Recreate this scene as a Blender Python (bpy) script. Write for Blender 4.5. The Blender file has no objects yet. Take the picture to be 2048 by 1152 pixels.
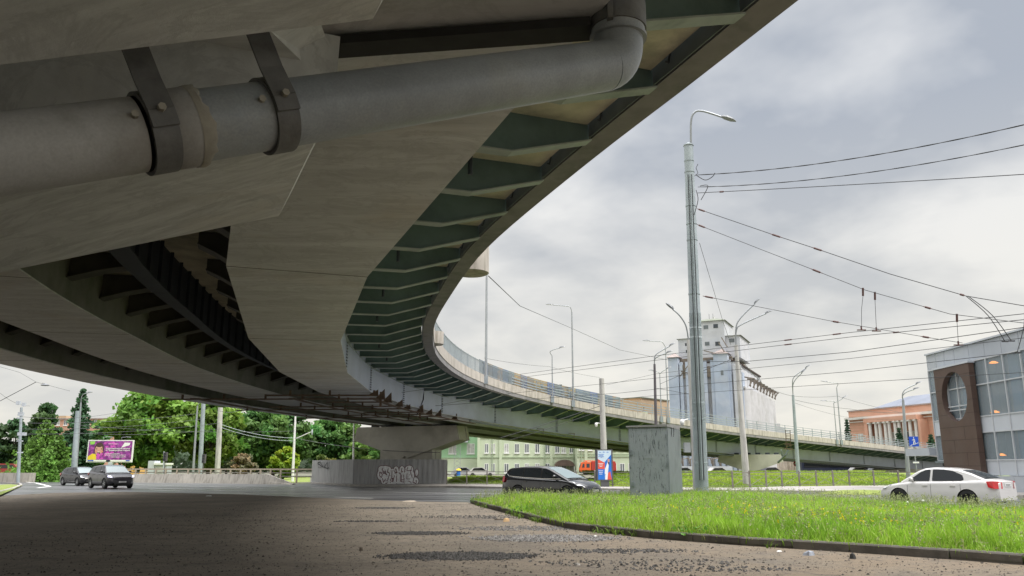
import bpy, math, random
import numpy as np
from mathutils import Vector, Matrix
R = math.radians
random.seed(7); rng = np.random.default_rng(7)
scene = bpy.context.scene
COL = scene.collection
# ------------------------------------------------------------------ camera
F = 1600.0; PITCH = R(12.61); CH = 1.5
cp, sp = math.cos(PITCH), math.sin(PITCH)
cam_d = bpy.data.cameras.new('camera'); cam = bpy.data.objects.new('camera', cam_d); COL.objects.link(cam)
cam.location = (0, 0, CH); cam.rotation_euler = (R(90) + PITCH, 0, 0)
cam_d.sensor_width = 36; cam_d.lens = 36 * F / 2048; cam_d.clip_end = 5000; cam_d.clip_start = .05
scene.camera = cam
scene.view_settings.view_transform = 'Standard'; scene.view_settings.look = 'None'
scene.view_settings.exposure = 0; scene.view_settings.gamma = 1
scene.render.engine = 'CYCLES'
scene.cycles.use_denoising = True
scene.cycles.max_bounces = 8; scene.cycles.diffuse_bounces = 6; scene.cycles.transparent_max_bounces = 12
scene.cycles.caustics_reflective = False; scene.cycles.caustics_refractive = False

# surveying helpers: where a point sighted in the photograph stands in the world
def W(px, py, t):
    u = (px - 1024) / F; v = (576 - py) / F
    return Vector((u * t, (cp - v * sp) * t, CH + (sp + v * cp) * t))
def GP(px, t, z=0.):
    v = ((z - CH) / t - sp) / cp
    return Vector(((px - 1024) / F * t, (cp - v * sp) * t, z))
def G(px, py, z=0.):
    v = (576 - py) / F
    return W(px, py, (z - CH) / (sp + v * cp))
def ZY(py, Y):
    v = (576 - py) / F
    return CH + Y * (sp + v * cp) / (cp - v * sp)

# ------------------------------------------------------------------ node helpers
class NT:
    def __init__(s, nt): s.nt = nt; s.n = nt.nodes; s.l = nt.links
    def node(s, ty, **kw):
        nd = s.n.new(ty)
        for k, v in kw.items(): setattr(nd, k, v)
        return nd
    def link(s, a, b): s.l.new(a, b)
    def set(s, sock, v):
        if isinstance(v, bpy.types.NodeSocket): s.l.new(v, sock)
        else:
            if isinstance(v, (tuple, list)) and len(v) == 3 and sock.type == 'RGBA': v = (*v, 1)
            sock.default_value = v
    def noise(s, vec, scale, detail=4, rough=.55, dist=0):
        nd = s.node('ShaderNodeTexNoise'); s.set(nd.inputs['Vector'], vec)
        nd.inputs['Scale'].default_value = scale; nd.inputs['Detail'].default_value = detail
        nd.inputs['Roughness'].default_value = rough; nd.inputs['Distortion'].default_value = dist
        return nd.outputs['Fac']
    def mapping(s, vec, scale=(1, 1, 1), loc=(0, 0, 0), rot=(0, 0, 0)):
        nd = s.node('ShaderNodeMapping'); s.set(nd.inputs['Vector'], vec)
        nd.inputs['Scale'].default_value = scale; nd.inputs['Location'].default_value = loc; nd.inputs['Rotation'].default_value = rot
        return nd.outputs['Vector']
    def mix(s, f, a, b, mode='MIX'):
        nd = s.node('ShaderNodeMix', data_type='RGBA', blend_type=mode)
        s.set(nd.inputs[0], f); s.set(nd.inputs[6], a); s.set(nd.inputs[7], b)
        return nd.outputs[2]
    def ramp(s, f, lo, hi, a=0., b=1.):
        nd = s.node('ShaderNodeMapRange'); s.set(nd.inputs[0], f)
        nd.inputs[1].default_value = lo; nd.inputs[2].default_value = hi
        nd.inputs[3].default_value = a; nd.inputs[4].default_value = b
        return nd.outputs[0]
    def math(s, op, a, b=0.):
        nd = s.node('ShaderNodeMath', operation=op); s.set(nd.inputs[0], a); s.set(nd.inputs[1], b)
        return nd.outputs[0]
    def bump(s, h, strength=.3, dist=.02, normal=None):
        nd = s.node('ShaderNodeBump'); s.set(nd.inputs['Height'], h)
        nd.inputs['Strength'].default_value = strength; nd.inputs['Distance'].default_value = dist
        if normal: s.l.new(normal, nd.inputs['Normal'])
        return nd.outputs['Normal']

MATS = {}
def newmat(name):
    m = bpy.data.materials.new(name); m.use_nodes = True
    t = NT(m.node_tree); b = m.node_tree.nodes['Principled BSDF']; MATS[name] = m
    return m, t, b
def S(c):  # sRGB 0-255 to linear
    return tuple(((x / 255) / 12.92 if x / 255 <= .04045 else ((x / 255 + .055) / 1.055) ** 2.4) for x in c)
def plain(name, col, rough=.6, var=.15, scale=3., metal=0., bump=0., streak=False, dirt=None, coat=0., spec=.5, coord='pos', fine=0.):
    """paint / concrete / metal with blotches, optional vertical streaks and dirt"""
    m, t, b = newmat(name)
    g = t.node('ShaderNodeNewGeometry').outputs['Position'] if coord == 'pos' else t.node('ShaderNodeTexCoord').outputs['Object']
    n1 = t.noise(g, scale, 5, .6)
    c = t.mix(t.ramp(n1, .3, .7), tuple(x * (1 - var) for x in col), tuple(min(1, x * (1 + var)) for x in col))
    if streak:
        n2 = t.noise(t.mapping(g, (5, 5, .45)), 1.0, 4, .6)
        c = t.mix(t.ramp(n2, .48, .75, 0, .75), c, tuple(x * .5 for x in (dirt or col)))
    elif dirt:
        n2 = t.noise(g, scale * .37, 6, .65)
        c = t.mix(t.ramp(n2, .5, .68, 0, .7), c, dirt)
    if fine:
        n3 = t.noise(g, 60, 2, .5); c = t.mix(t.ramp(n3, .3, .7, 0, fine), c, tuple(x * .4 for x in col))
    t.set(b.inputs['Base Color'], c)
    b.inputs['Roughness'].default_value = rough; b.inputs['Metallic'].default_value = metal
    b.inputs['Specular IOR Level'].default_value = spec
    b.inputs['Coat Weight'].default_value = coat; b.inputs['Coat Roughness'].default_value = .06
    if bump: t.link(t.bump(t.noise(g, scale * 9, 5, .65), bump, .02), b.inputs['Normal'])
    return m
def emis(name, col, s):
    m, t, b = newmat(name)
    b.inputs['Base Color'].default_value = (*col, 1); b.inputs['Emission Color'].default_value = (*col, 1); b.inputs['Emission Strength'].default_value = s
    return m
def glassmat(name, tint=(.05, .07, .08), see=.0, rough=.05):
    m, t, b = newmat(name)
    b.inputs['Base Color'].default_value = (*tint, 1); b.inputs['Roughness'].default_value = rough
    b.inputs['Specular IOR Level'].default_value = .8
    if see:
        tr = t.node('ShaderNodeBsdfTransparent'); tr.inputs[0].default_value = (.8, .86, .88, 1)
        mx = t.node('ShaderNodeMixShader'); mx.inputs[0].default_value = see
        t.link(b.outputs[0], mx.inputs[1]); t.link(tr.outputs[0], mx.inputs[2])
        t.link(mx.outputs[0], m.node_tree.nodes['Material Output'].inputs['Surface'])
    return m
def attrmat(name, rough=.6, trans=.0, spec=.3):
    m, t, b = newmat(name)
    a = t.node('ShaderNodeAttribute'); a.attribute_name = 'tint'
    t.link(a.outputs['Color'], b.inputs['Base Color']); b.inputs['Roughness'].default_value = rough
    b.inputs['Specular IOR Level'].default_value = spec
    if trans:
        tl = t.node('ShaderNodeBsdfTranslucent'); t.link(a.outputs['Color'], tl.inputs[0])
        mx = t.node('ShaderNodeMixShader'); mx.inputs[0].default_value = trans
        t.link(b.outputs[0], mx.inputs[1]); t.link(tl.outputs[0], mx.inputs[2])
        t.link(mx.outputs[0], m.node_tree.nodes['Material Output'].inputs['Surface'])
    return m

# ------------------------------------------------------------------ mesh helpers
class MB:
    def __init__(s): s.v = []; s.f = []; s.m = []; s.k = 0
    def add(s, vs, fs):
        o = len(s.v); s.v += [tuple(v) for v in vs]; s.f += [tuple(i + o for i in f) for f in fs]; s.m += [s.k] * len(fs); return s
    def box(s, c, size, rz=0., M=None):
        hx, hy, hz = size[0] / 2, size[1] / 2, size[2] / 2
        vs = [Vector((x, y, z)) for x in (-hx, hx) for y in (-hy, hy) for z in (-hz, hz)]
        rot = M if M is not None else Matrix.Rotation(rz, 3, 'Z')
        vs = [rot @ v + Vector(c) for v in vs]
        return s.add(vs, [(0, 1, 3, 2), (4, 6, 7, 5), (0, 4, 5, 1), (2, 3, 7, 6), (0, 2, 6, 4), (1, 5, 7, 3)])
    def bar(s, a, b, w, h=None, up=(0, 0, 1)):
        a, b = Vector(a), Vector(b); d = b - a; L = d.length
        if L < 1e-6: return s
        x = d / L; up = Vector(up)
        if abs(x.dot(up)) > .98: up = Vector((0, 1, 0))
        y = up.cross(x).normalized(); z = x.cross(y)
        M = Matrix((x, y, z)).transposed()
        return s.box((a + b) / 2, (L, w, h or w), M=M)
    def quad(s, *p): return s.add(p, [tuple(range(len(p)))])
    def prism(s, poly, vec):
        n = len(poly); vec = Vector(vec); a = [Vector(p) for p in poly]
        s.add(a + [p + vec for p in a], [tuple(range(n - 1, -1, -1)), tuple(range(n, 2 * n))] + [(i, (i + 1) % n, (i + 1) % n + n, i + n) for i in range(n)])
        return s
    def tube(s, path, r, n=8, cap=True):
        path = [Vector(p) for p in path]; rs = r if isinstance(r, (list, tuple)) else [r] * len(path)
        vs = []; prev = None
        for i, p in enumerate(path):
            d = (path[min(i + 1, len(path) - 1)] - path[max(i - 1, 0)]).normalized()
            if prev is None:
                u = Vector((0, 0, 1)) if abs(d.z) < .9 else Vector((1, 0, 0)); a = d.cross(u).normalized()
            else: a = (prev - d * prev.dot(d)).normalized()
            prev = a; b = d.cross(a)
            vs += [p + (a * math.cos(2 * math.pi * k / n) + b * math.sin(2 * math.pi * k / n)) * rs[i] for k in range(n)]
        fs = []
        for i in range(len(path) - 1):
            for k in range(n): fs.append((i * n + k, i * n + (k + 1) % n, (i + 1) * n + (k + 1) % n, (i + 1) * n + k))
        if cap: fs.append(tuple(range(n - 1, -1, -1))); fs.append(tuple((len(path) - 1) * n + k for k in range(n)))
        return s.add(vs, fs)
    def lathe(s, prof, n=24, axis='Z', c=(0, 0, 0), closed=False):
        c = Vector(c); vs = []
        for k in range(n):
            a = 2 * math.pi * k / n
            for r, h in prof:
                x, y = r * math.cos(a), r * math.sin(a)
                vs.append(c + (Vector((x, y, h)) if axis == 'Z' else Vector((x, h, y)) if axis == 'Y' else Vector((h, x, y))))
        m = len(prof); fs = []
        for k in range(n):
            for j in range(m if closed else m - 1):
                j2 = (j + 1) % m; fs.append((k * m + j, ((k + 1) % n) * m + j, ((k + 1) % n) * m + j2, k * m + j2))
        return s.add(vs, fs)
    def disc(s, c, rx, ry, ax, ay, n=20):
        c, ax, ay = Vector(c), Vector(ax), Vector(ay)
        return s.add([c + ax * rx * math.cos(2 * math.pi * k / n) + ay * ry * math.sin(2 * math.pi * k / n) for k in range(n)], [tuple(range(n))])
    def text(s, body, M, size=1., bold=0.):
        """lettering as flat geometry; M maps the text's x,y plane to the surface"""
        cu = bpy.data.curves.new('lettering', 'FONT'); cu.body = body; cu.size = size; cu.offset = bold; cu.resolution_u = 2
        ob = bpy.data.objects.new('lettering', cu); COL.objects.link(ob)
        dg = bpy.context.evaluated_depsgraph_get()
        me = bpy.data.meshes.new_from_object(ob.evaluated_get(dg))
        s.add([M @ v.co for v in me.vertices], [tuple(p.vertices) for p in me.polygons])
        bpy.data.objects.remove(ob); bpy.data.curves.remove(cu); bpy.data.meshes.remove(me)
        return s

ROOTM = {}
def thing(name, label, cat, loc=(0, 0, 0), rz=0., group=None):
    o = bpy.data.objects.new(name, None); COL.objects.link(o); o.empty_display_size = .2
    o.location = loc; o.rotation_euler = (0, 0, rz); o['label'] = label; o['category'] = cat
    if group: o['group'] = group
    ROOTM[o.name] = Matrix.Translation(Vector(loc)) @ Matrix.Rotation(rz, 4, 'Z')
    return o
def tag(o, label, cat, group=None, kind=None):
    o['label'] = label; o['category'] = cat
    if group: o['group'] = group
    if kind: o['kind'] = kind
    return o
def build(name, mb, mats, parent=None, world=False, smooth=None, at=None):
    """one mesh object. world=True: the builder holds world coordinates and they are brought into the parent's frame"""
    me = bpy.data.meshes.new(name)
    vs = mb.v
    M = ROOTM.get(parent.name) if parent is not None else None
    if world and M is not None:
        Mi = M.inverted(); vs = [Mi @ Vector(v) for v in vs]
    elif at is not None:
        a = Vector(at); vs = [Vector(v) - a for v in vs]
    me.from_pydata([tuple(v) for v in vs], [], mb.f)
    mats = mats if isinstance(mats, (list, tuple)) else [mats]
    for m in mats: me.materials.append(MATS[m] if isinstance(m, str) else m)
    if len(mats) > 1: me.polygons.foreach_set('material_index', mb.m)
    if smooth is not None:
        me.polygons.foreach_set('use_smooth', [True] * len(me.polygons)); me.set_sharp_from_angle(angle=R(smooth))
    me.update()
    o = bpy.data.objects.new(name, me); COL.objects.link(o)
    if parent is not None:
        o.parent = parent
        if M is not None: ROOTM[o.name] = M
    elif at is not None: o.location = at
    return o
def struct(name, mb, mats, smooth=None):
    o = build(name, mb, mats, smooth=smooth); o['kind'] = 'structure'; return o
def npmesh(name, verts, faces_n, mat, tint=None, smooth=False):
    """verts (N,3) array; faces are consecutive groups of faces_n vertices; tint per vertex"""
    me = bpy.data.meshes.new(name); N = len(verts); nf = N // faces_n
    me.vertices.add(N); me.vertices.foreach_set('co', verts.astype(np.float32).ravel())
    me.loops.add(N); me.loops.foreach_set('vertex_index', np.arange(N, dtype=np.int32))
    me.polygons.add(nf); me.polygons.foreach_set('loop_start', np.arange(0, N, faces_n, dtype=np.int32))
    me.update(calc_edges=True)
    if tint is not None:
        a = me.attributes.new('tint', 'FLOAT_COLOR', 'POINT')
        a.data.foreach_set('color', np.concatenate([tint, np.ones((N, 1))], 1).astype(np.float32).ravel())
    me.materials.append(MATS[mat]); me.validate()
    return me
def copy_tree(o, parent=None):
    c = o.copy(); COL.objects.link(c)
    if parent is not None: c.parent = parent
    for ch in list(o.children): copy_tree(ch, c)
    return c

# ------------------------------------------------------------------ world: overcast sky
w = bpy.data.worlds.new('World'); scene.world = w; w.use_nodes = True
t = NT(w.node_tree); bg = w.node_tree.nodes['Background']; wo = w.node_tree.nodes['World Output']
SUN_EL, SUN_AZ = R(52), R(115)       # behind a thin cloud, to the right of the street
sky = t.node('ShaderNodeTexSky', sky_type='NISHITA'); sky.sun_disc = False; sky.sun_elevation = SUN_EL; sky.sun_rotation = SUN_AZ
t.link(sky.outputs[0], bg.inputs[0]); bg.inputs[1].default_value = .1
tc = t.node('ShaderNodeTexCoord').outputs['Generated']
sx = t.node('ShaderNodeSeparateXYZ'); t.link(tc, sx.inputs[0])
zc = t.math('MAXIMUM', sx.outputs[2], 0.0)
den = t.math('ADD', zc, .26)
cb = t.node('ShaderNodeCombineXYZ')
t.link(t.math('DIVIDE', sx.outputs[0], den), cb.inputs[0]); t.link(t.math('DIVIDE', sx.outputs[1], den), cb.inputs[1])
P = t.mapping(cb.outputs[0], (1, 1, 1), (3.3, 1.2, 0), (0, 0, .5))
n1 = t.noise(P, 2.1, 5, .52, .15); n2 = t.noise(t.mapping(P, (1, .6, 1), (9, 2, 0)), .8, 3, .5, .1)
nn = t.math('ADD', t.math('MULTIPLY', n1, .62), t.math('MULTIPLY', n2, .42))
cl = t.mix(t.ramp(nn, .42, .59), S((180, 187, 198)), S((241, 242, 243)))
low = t.mix(t.ramp(nn, .42, .62), S((222, 221, 216)), S((249, 245, 234)))
cl = t.mix(t.ramp(sx.outputs[2], .04, .40), low, cl)
cl = t.mix(t.ramp(sx.outputs[2], .58, .9), cl, (4.2, 4.2, 4.25))      # the zenith of an overcast sky is the brightest part
cl = t.mix(t.ramp(sx.outputs[2], -.08, -.01), (.12, .12, .1), cl)
bg2 = t.node('ShaderNodeBackground'); t.link(cl, bg2.inputs[0]); bg2.inputs[1].default_value = 1.0
mx = t.node('ShaderNodeMixShader'); mx.inputs[0].default_value = .95
t.link(bg.outputs[0], mx.inputs[1]); t.link(bg2.outputs[0], mx.inputs[2]); t.link(mx.outputs[0], wo.inputs[0])
sd = bpy.data.lights.new('sun', 'SUN'); sd.energy = 3.0; sd.angle = R(22); sd.color = (1, .96, .9)
so = bpy.data.objects.new('sun', sd); COL.objects.link(so)
sdir = Vector((math.sin(SUN_AZ) * math.cos(SUN_EL), math.cos(SUN_AZ) * math.cos(SUN_EL), math.sin(SUN_EL)))
so.rotation_euler = sdir.to_track_quat('Z', 'Y').to_euler(); so.location = (0, 0, 60)

# ------------------------------------------------------------------ materials
def concrete_soffit(name, col, axis_scale):
    m, t, b = newmat(name)
    g = t.node('ShaderNodeNewGeometry').outputs['Position']
    s1 = t.noise(t.mapping(g, axis_scale, rot=(0, 0, .38)), 1., 5, .62, .3)
    s2 = t.noise(g, .45, 5, .6, .4)
    c = t.mix(t.ramp(s1, .35, .7), tuple(x * .84 for x in col), tuple(x * 1.1 for x in col))
    c = t.mix(t.ramp(s2, .52, .74, 0, .45), c, (col[0] * .8, col[1] * .68, col[2] * .56))
    s3 = t.noise(t.mapping(g, (2.2, 9, 3), rot=(0, 0, .38)), 1., 6, .7)
    c = t.mix(t.ramp(s3, .58, .70, 0, .42), c, tuple(x * .5 for x in col))
    s4 = t.noise(t.mapping(g, (.9, 1.3, 1)), 1., 7, .7, 1.2); c = t.mix(t.math('MULTIPLY', t.ramp(s4, .50, .53), t.ramp(s4, .60, .54, 0, .35)), c, tuple(x * .6 for x in col))
    t.set(b.inputs['Base Color'], c); b.inputs['Roughness'].default_value = .85
    t.link(t.bump(t.noise(g, 22, 6, .7), .25, .01), b.inputs['Normal'])
    return m
concrete_soffit('cap_concrete', (.68, .70, .70), (1.2, 7, 2))
concrete_soffit('soffit_paint', (.63, .65, .67), (.35, 3., 1))
plain('girder_web', (.44, .48, .60), .5, .07, .8, dirt=(.36, .39, .47), bump=.05)
plain('girder_green', (.18, .18, .16), .6, .15, 1.5, dirt=(.08, .09, .06))
plain('bracket_teal', (.12, .185, .185), .55, .18, 1.2, dirt=(.05, .09, .09))
plain('bracket_flange', (.31, .35, .33), .55, .15, 2, dirt=(.15, .18, .15))
plain('bracket_dark', (.075, .075, .06), .7, .25, 2)
plain('deck_slab', (.62, .60, .46), .9, .2, 1.3, dirt=(.2, .22, .17), bump=.2)
plain('dark_steel', (.03, .04, .05), .6, .3, 2)
plain('bolt', (.07, .075, .08), .6, .2, 8)
plain('parapet_concrete', (.47, .43, .39), .9, .12, 1.5, streak=True, dirt=(.3, .27, .2), bump=.2)
plain('edge_beam', (.23, .22, .225), .8, .15, 2, dirt=(.1, .11, .1), bump=.15)
plain('edge_steel', (.16, .19, .20), .6, .15, 2, dirt=(.1, .1, .1))
plain('rail_steel', (.33, .37, .40), .5, .1, 3, metal=.3)
plain('rust', (.12, .08, .055), .85, .35, 3, dirt=(.05, .035, .03))
plain('rubber', (.03, .03, .03), .9, .2, 5)
plain('pier_concrete', (.56, .54, .48), .9, .08, .8, dirt=(.33, .31, .26), bump=.15)
plain('pipe_paint', (.31, .34, .365), .42, .18, 2.2, dirt=(.36, .37, .34), bump=.12, coord='obj', fine=.25)
plain('pipe_old', (.46, .46, .45), .5, .16, 2.5, dirt=(.22, .20, .17), bump=.10, coord='obj', fine=.2)
plain('strap', (.14, .14, .135), .55, .25, 6, dirt=(.05, .045, .04), bump=.15)
plain('sealant', (.34, .32, .27), .9, .2, 5, bump=.2)
plain('pole_paint', (.32, .365, .385), .5, .12, 1.5, dirt=(.22, .27, .28), bump=.06)
plain('pole_band', (.45, .50, .52), .5, .1, 4)
plain('galv', (.36, .38, .40), .4, .1, 2, metal=.5)
plain('pole_concrete', (.47, .46, .43), .85, .12, 1.2, streak=True, dirt=(.3, .3, .28))
plain('pole_dark', (.10, .09, .10), .6, .2, 2)
plain('lamp_head', (.22, .23, .25), .4, .1, 5)
plain('lamp_lens', (.6, .62, .63), .2, .1, 5)
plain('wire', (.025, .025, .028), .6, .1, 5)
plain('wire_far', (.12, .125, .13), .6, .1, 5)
plain('insulator', (.11, .05, .045), .45, .2, 8)
plain('fence_metal', (.20, .185, .165), .6, .2, 3, dirt=(.12, .09, .07))
plain('kerb_stone', (.105, .095, .08), .9, .3, 3, dirt=(.05, .045, .035), bump=.4)
plain('kerb_light', (.36, .34, .31), .9, .2, 2, bump=.3)
plain('pavement', (.34, .32, .30), .85, .15, .8, dirt=(.22, .2, .18), bump=.2)
plain('barrier_concrete', (.42, .39, .34), .9, .15, .9, streak=True, dirt=(.25, .24, .21), bump=.3)
plain('white_paint', (.78, .78, .76), .5, .05, 4)
plain('road_paint', (.85, .85, .83), .5, .12, 2)
plain('bark', (.10, .08, .06), .9, .3, 6, bump=.6)
plain('roof_green', (.20, .22, .17), .8, .2, .8)
plain('roof_pink', (.36, .30, .28), .8, .2, .8)
plain('silo_white', (.54, .55, .58), .85, .12, .35, streak=False, dirt=(.46, .50, .57), bump=.1)
plain('silo_blue', (.40, .46, .56), .85, .12, .3, dirt=(.56, .58, .62))
plain('silo_grey', (.52, .52, .53), .85, .1, .4, dirt=(.36, .36, .34))
plain('silo_brown', (.19, .16, .13), .9, .3, .6)
plain('window_dark', (.05, .06, .07), .2, .3, 1.)
plain('green_wall', (.56, .63, .46), .85, .05, .4, dirt=(.48, .55, .40))
plain('green_wall_bright', (.38, .62, .38), .85, .05, .4, dirt=(.33, .52, .33))
plain('green_trim', (.36, .44, .30), .85, .05, .4)
plain('pane', (.15, .17, .18), .15, .3, .7)
plain('pane_light', (.50, .50, .48), .3, .3, 1.5)
plain('canopy_brown', (.13, .09, .07), .6, .2, 1)
plain('orange_wall', (.62, .35, .25), .85, .06, .3, dirt=(.54, .27, .18))
plain('tan_wall', (.52, .38, .25), .85, .06, .2, dirt=(.45, .34, .22))
plain('orange_light', (.62, .36, .12), .85, .06, .2)
plain('stone_white', (.68, .66, .62), .8, .06, .6)
plain('slate', (.20, .22, .27), .6, .15, .3)
plain('panel_grey', (.42, .45, .49), .45, .04, .5, dirt=(.34, .37, .42))
plain('panel_light', (.50, .53, .57), .45, .06, .5)
plain('panel_brown', (.085, .052, .040), .55, .12, .8, dirt=(.10, .075, .065))
plain('joint_dark', (.05, .034, .028), .8, .1, 1)
plain('mullion', (.50, .52, .54), .4, .05, 2)
plain('int_wall', (.62, .62, .60), .9, .1, .5)
plain('int_blue', (.08, .30, .52), .6, .08, 1)
plain('int_dark', (.06, .06, .06), .9, .1, 1)
emis('lamp_orange', (1., .28, .03), 5.)
glassmat('facade_glass', (.42, .48, .52), .60, .03)
plain('car_white', (.62, .60, .59), .3, .03, 1, coat=.8)
plain('car_black', (.008, .008, .010), .22, .1, 1, coat=1.)
plain('car_grey', (.030, .027, .033), .28, .1, 1, coat=.5)
plain('car_dark', (.010, .010, .013), .25, .1, 1, coat=.5)
plain('car_silver', (.42, .43, .45), .3, .05, 1, coat=.6)
plain('car_red', (.30, .03, .03), .3, .1, 1, coat=.6)
glassmat('car_glass', (.012, .014, .016), 0, .03)
glassmat('car_glass_light', (.20, .25, .26), 0, .05)
plain('tyre', (.018, .018, .018), .85, .2, 10)
plain('rim', (.45, .46, .47), .3, .05, 5, metal=.8)
plain('chrome', (.75, .75, .76), .15, .03, 5, metal=.9)
plain('black_trim', (.02, .02, .02), .6, .1, 5)
plain('lamp_clear', (.65, .67, .7), .1, .05, 5, coat=1)
plain('lamp_red', (.55, .015, .02), .15, .1, 5, coat=1)
emis('headlight_on', (.78, .76, 1.), 2.2)
plain('plate', (.72, .72, .72), .5, .02, 4)
plain('plate_ink', (.03, .03, .03), .6, .02, 4)
plain('truck_orange', (.80, .13, .03), .45, .06, 1, coat=.3)
plain('truck_red', (.42, .04, .03), .5, .08, 1)
plain('navy', (.016, .022, .05), .4, .1, 1, coat=.3)
plain('lime', (.28, .62, .10), .6, .1, 2)
plain('sign_blue', (.012, .07, .50), .45, .04, 2)
plain('sign_white', (.82, .82, .82), .5, .02, 2)
plain('sign_red', (.6, .03, .03), .5, .05, 2)
plain('poster_red', (.72, .10, .07), .5, .05, 2)
plain('poster_blue', (.02, .17, .62), .5, .08, 2)
plain('poster_pale', (.58, .72, .82), .5, .04, 2)
plain('skin', (.62, .36, .27), .6, .06, 3)
plain('skin_blush', (.66, .25, .19), .6, .06, 3)
plain('hair', (.075, .04, .035), .7, .2, 6)
plain('mouth', (.12, .015, .015), .6, .1, 3)
plain('yellow', (.78, .58, .04), .6, .12, 3)
plain('magenta', (.62, .09, .50), .6, .25, 5)
plain('magenta_dark', (.22, .04, .20), .6, .3, 5)
plain('cabinet_dark', (.10, .10, .105), .5, .1, 2)
plain('fence_sheet', (.36, .36, .36), .5, .08, 1.2, streak=True, dirt=(.24, .24, .24))
plain('spray_white', (.85, .85, .86), .7, .2, 6)
plain('spray_wine', (.14, .035, .045), .7, .2, 6)
plain('spray_black', (.02, .02, .025), .7, .2, 6)
plain('wood', (.42, .28, .14), .8, .2, 5)
plain('plank', (.45, .38, .30), .85, .2, 2, streak=True, dirt=(.2, .15, .1))
plain('rag', (.25, .27, .31), .9, .3, 8)
plain('white_litter', (.7, .7, .68), .8, .1, 8)
plain('cardboard', (.40, .34, .27), .9, .15, 3)
attrmat('leaf', .55, .35); attrmat('blade', .5, .4); attrmat('flower', .6, .3); attrmat('stone', .85, 0)
m, t, b = newmat('purple_flowers')
g = t.node('ShaderNodeTexCoord').outputs['Object']
vo = t.node('ShaderNodeTexVoronoi'); t.link(g, vo.inputs['Vector']); vo.inputs['Scale'].default_value = 3.2
c = t.mix(t.ramp(vo.outputs['Distance'], .05, .6), (.62, .12, .55), (.14, .03, .16))
c = t.mix(t.ramp(t.noise(g, 1.3, 4), .45, .65), c, (.40, .06, .42)); t.set(b.inputs['Base Color'], c)
# flaking cabinet paint: dark cracks running down a grey-blue coat
m, t, b = newmat('cabinet_paint')
g = t.node('ShaderNodeTexCoord').outputs['Object']
n1 = t.noise(g, 2.2, 4, .6); c = t.mix(t.ramp(n1, .3, .7), (.21, .232, .25), (.26, .28, .30))
n2 = t.noise(t.mapping(g, (13, 13, 1.7)), 1., 6, .72, 1.4)
n3 = t.noise(g, 1.4, 3); crack = t.math('MULTIPLY', t.ramp(n2, .56, .585), t.ramp(n3, .38, .52, .25, 1.))
c = t.mix(crack, c, (.05, .06, .07)); t.set(b.inputs['Base Color'], c); b.inputs['Roughness'].default_value = .5
t.link(t.bump(t.math('SUBTRACT', 1., crack), .5, .01), b.inputs['Normal'])
plain('cabinet_side', (.16, .185, .195), .5, .12, 2, dirt=(.08, .095, .10))
# wet asphalt: shiny, with darker wheel tracks running along the lanes
m, t, b = newmat('wet_asphalt')
g = t.node('ShaderNodeNewGeometry').outputs['Position']
tr = t.noise(t.mapping(g, (.035, .85, 1), rot=(0, 0, R(-10))), 1., 5, .6, .15)
f = t.noise(g, 40, 3, .7)
c = t.mix(t.ramp(tr, .35, .62), (.028, .029, .032), (.19, .19, .195)); c = t.mix(t.ramp(f, .3, .7, 0, .3), c, (.02, .02, .02))
t.set(b.inputs['Base Color'], c); t.set(b.inputs['Roughness'], t.ramp(tr, .35, .62, .20, .45)); b.inputs['Specular IOR Level'].default_value = .5
t.link(t.bump(f, .12, .006), b.inputs['Normal'])
# trodden dirt yard
m, t, b = newmat('dirt')
g = t.node('ShaderNodeNewGeometry').outputs['Position']
a = t.noise(g, .35, 6, .62, .4); bb = t.noise(g, 2.4, 7, .68, .3); d = t.noise(g, 28, 5, .75); st = t.noise(t.mapping(g, (.25, 1.4, 1)), 1., 5, .6, .5)
c = t.mix(t.ramp(a, .35, .66), (.225, .192, .150), (.35, .295, .225))
c = t.mix(t.ramp(bb, .42, .68, 0, .65), c, (.24, .203, .158))
c = t.mix(t.ramp(st, .52, .70, 0, .5), c, (.17, .132, .098))
sp_ = t.node('ShaderNodeSeparateXYZ'); t.link(g, sp_.inputs[0])
k1 = t.ramp(sp_.outputs[0], -2., 4.5)        # sandier towards the verge
c = t.mix(t.math('MULTIPLY', k1, t.ramp(a, .38, .58)), c, (.29, .225, .155))
c = t.mix(t.ramp(d, .52, .68, 0, .55), c, (.08, .068, .056)); c = t.mix(t.ramp(d, .28, .42, .5, 0.), c, (.36, .31, .26))
d2 = t.noise(t.mapping(g, (1, 1, 1)), 5.5, 8, .78, .6); c = t.mix(t.ramp(d2, .50, .68, 0, .6), c, (.075, .064, .055)); c = t.mix(t.ramp(t.noise(g, .9, 8, .72, .8), .56, .62, 0, .35), c, (.085, .078, .072))
t.set(b.inputs['Base Color'], c); b.inputs['Roughness'].default_value = .9
t.link(t.bump(t.math('ADD', t.math('MULTIPLY', d, .7), t.math('ADD', bb, d2)), 1., .07), b.inputs['Normal'])
def lawnmat(name, c1, c2, c3):
    m, t, b = newmat(name)
    g = t.node('ShaderNodeNewGeometry').outputs['Position']
    a = t.noise(g, .3, 5, .6); d = t.noise(t.mapping(g, (1, 1, .3)), 9, 4, .7)
    c = t.mix(t.ramp(a, .35, .65), c1, c2); c = t.mix(t.ramp(d, .4, .7), c, c3); t.set(b.inputs['Base Color'], c); b.inputs['Roughness'].default_value = .9
    t.link(t.bump(d, 1., .1), b.inputs['Normal'])
lawnmat('lawn', (.22, .29, .055), (.30, .35, .08), (.15, .20, .045))
lawnmat('waste_ground', (.15, .145, .11), (.20, .19, .15), (.11, .12, .07))
lawnmat('verge_soil', (.06, .09, .02), (.08, .12, .03), (.05, .045, .02))
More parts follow.
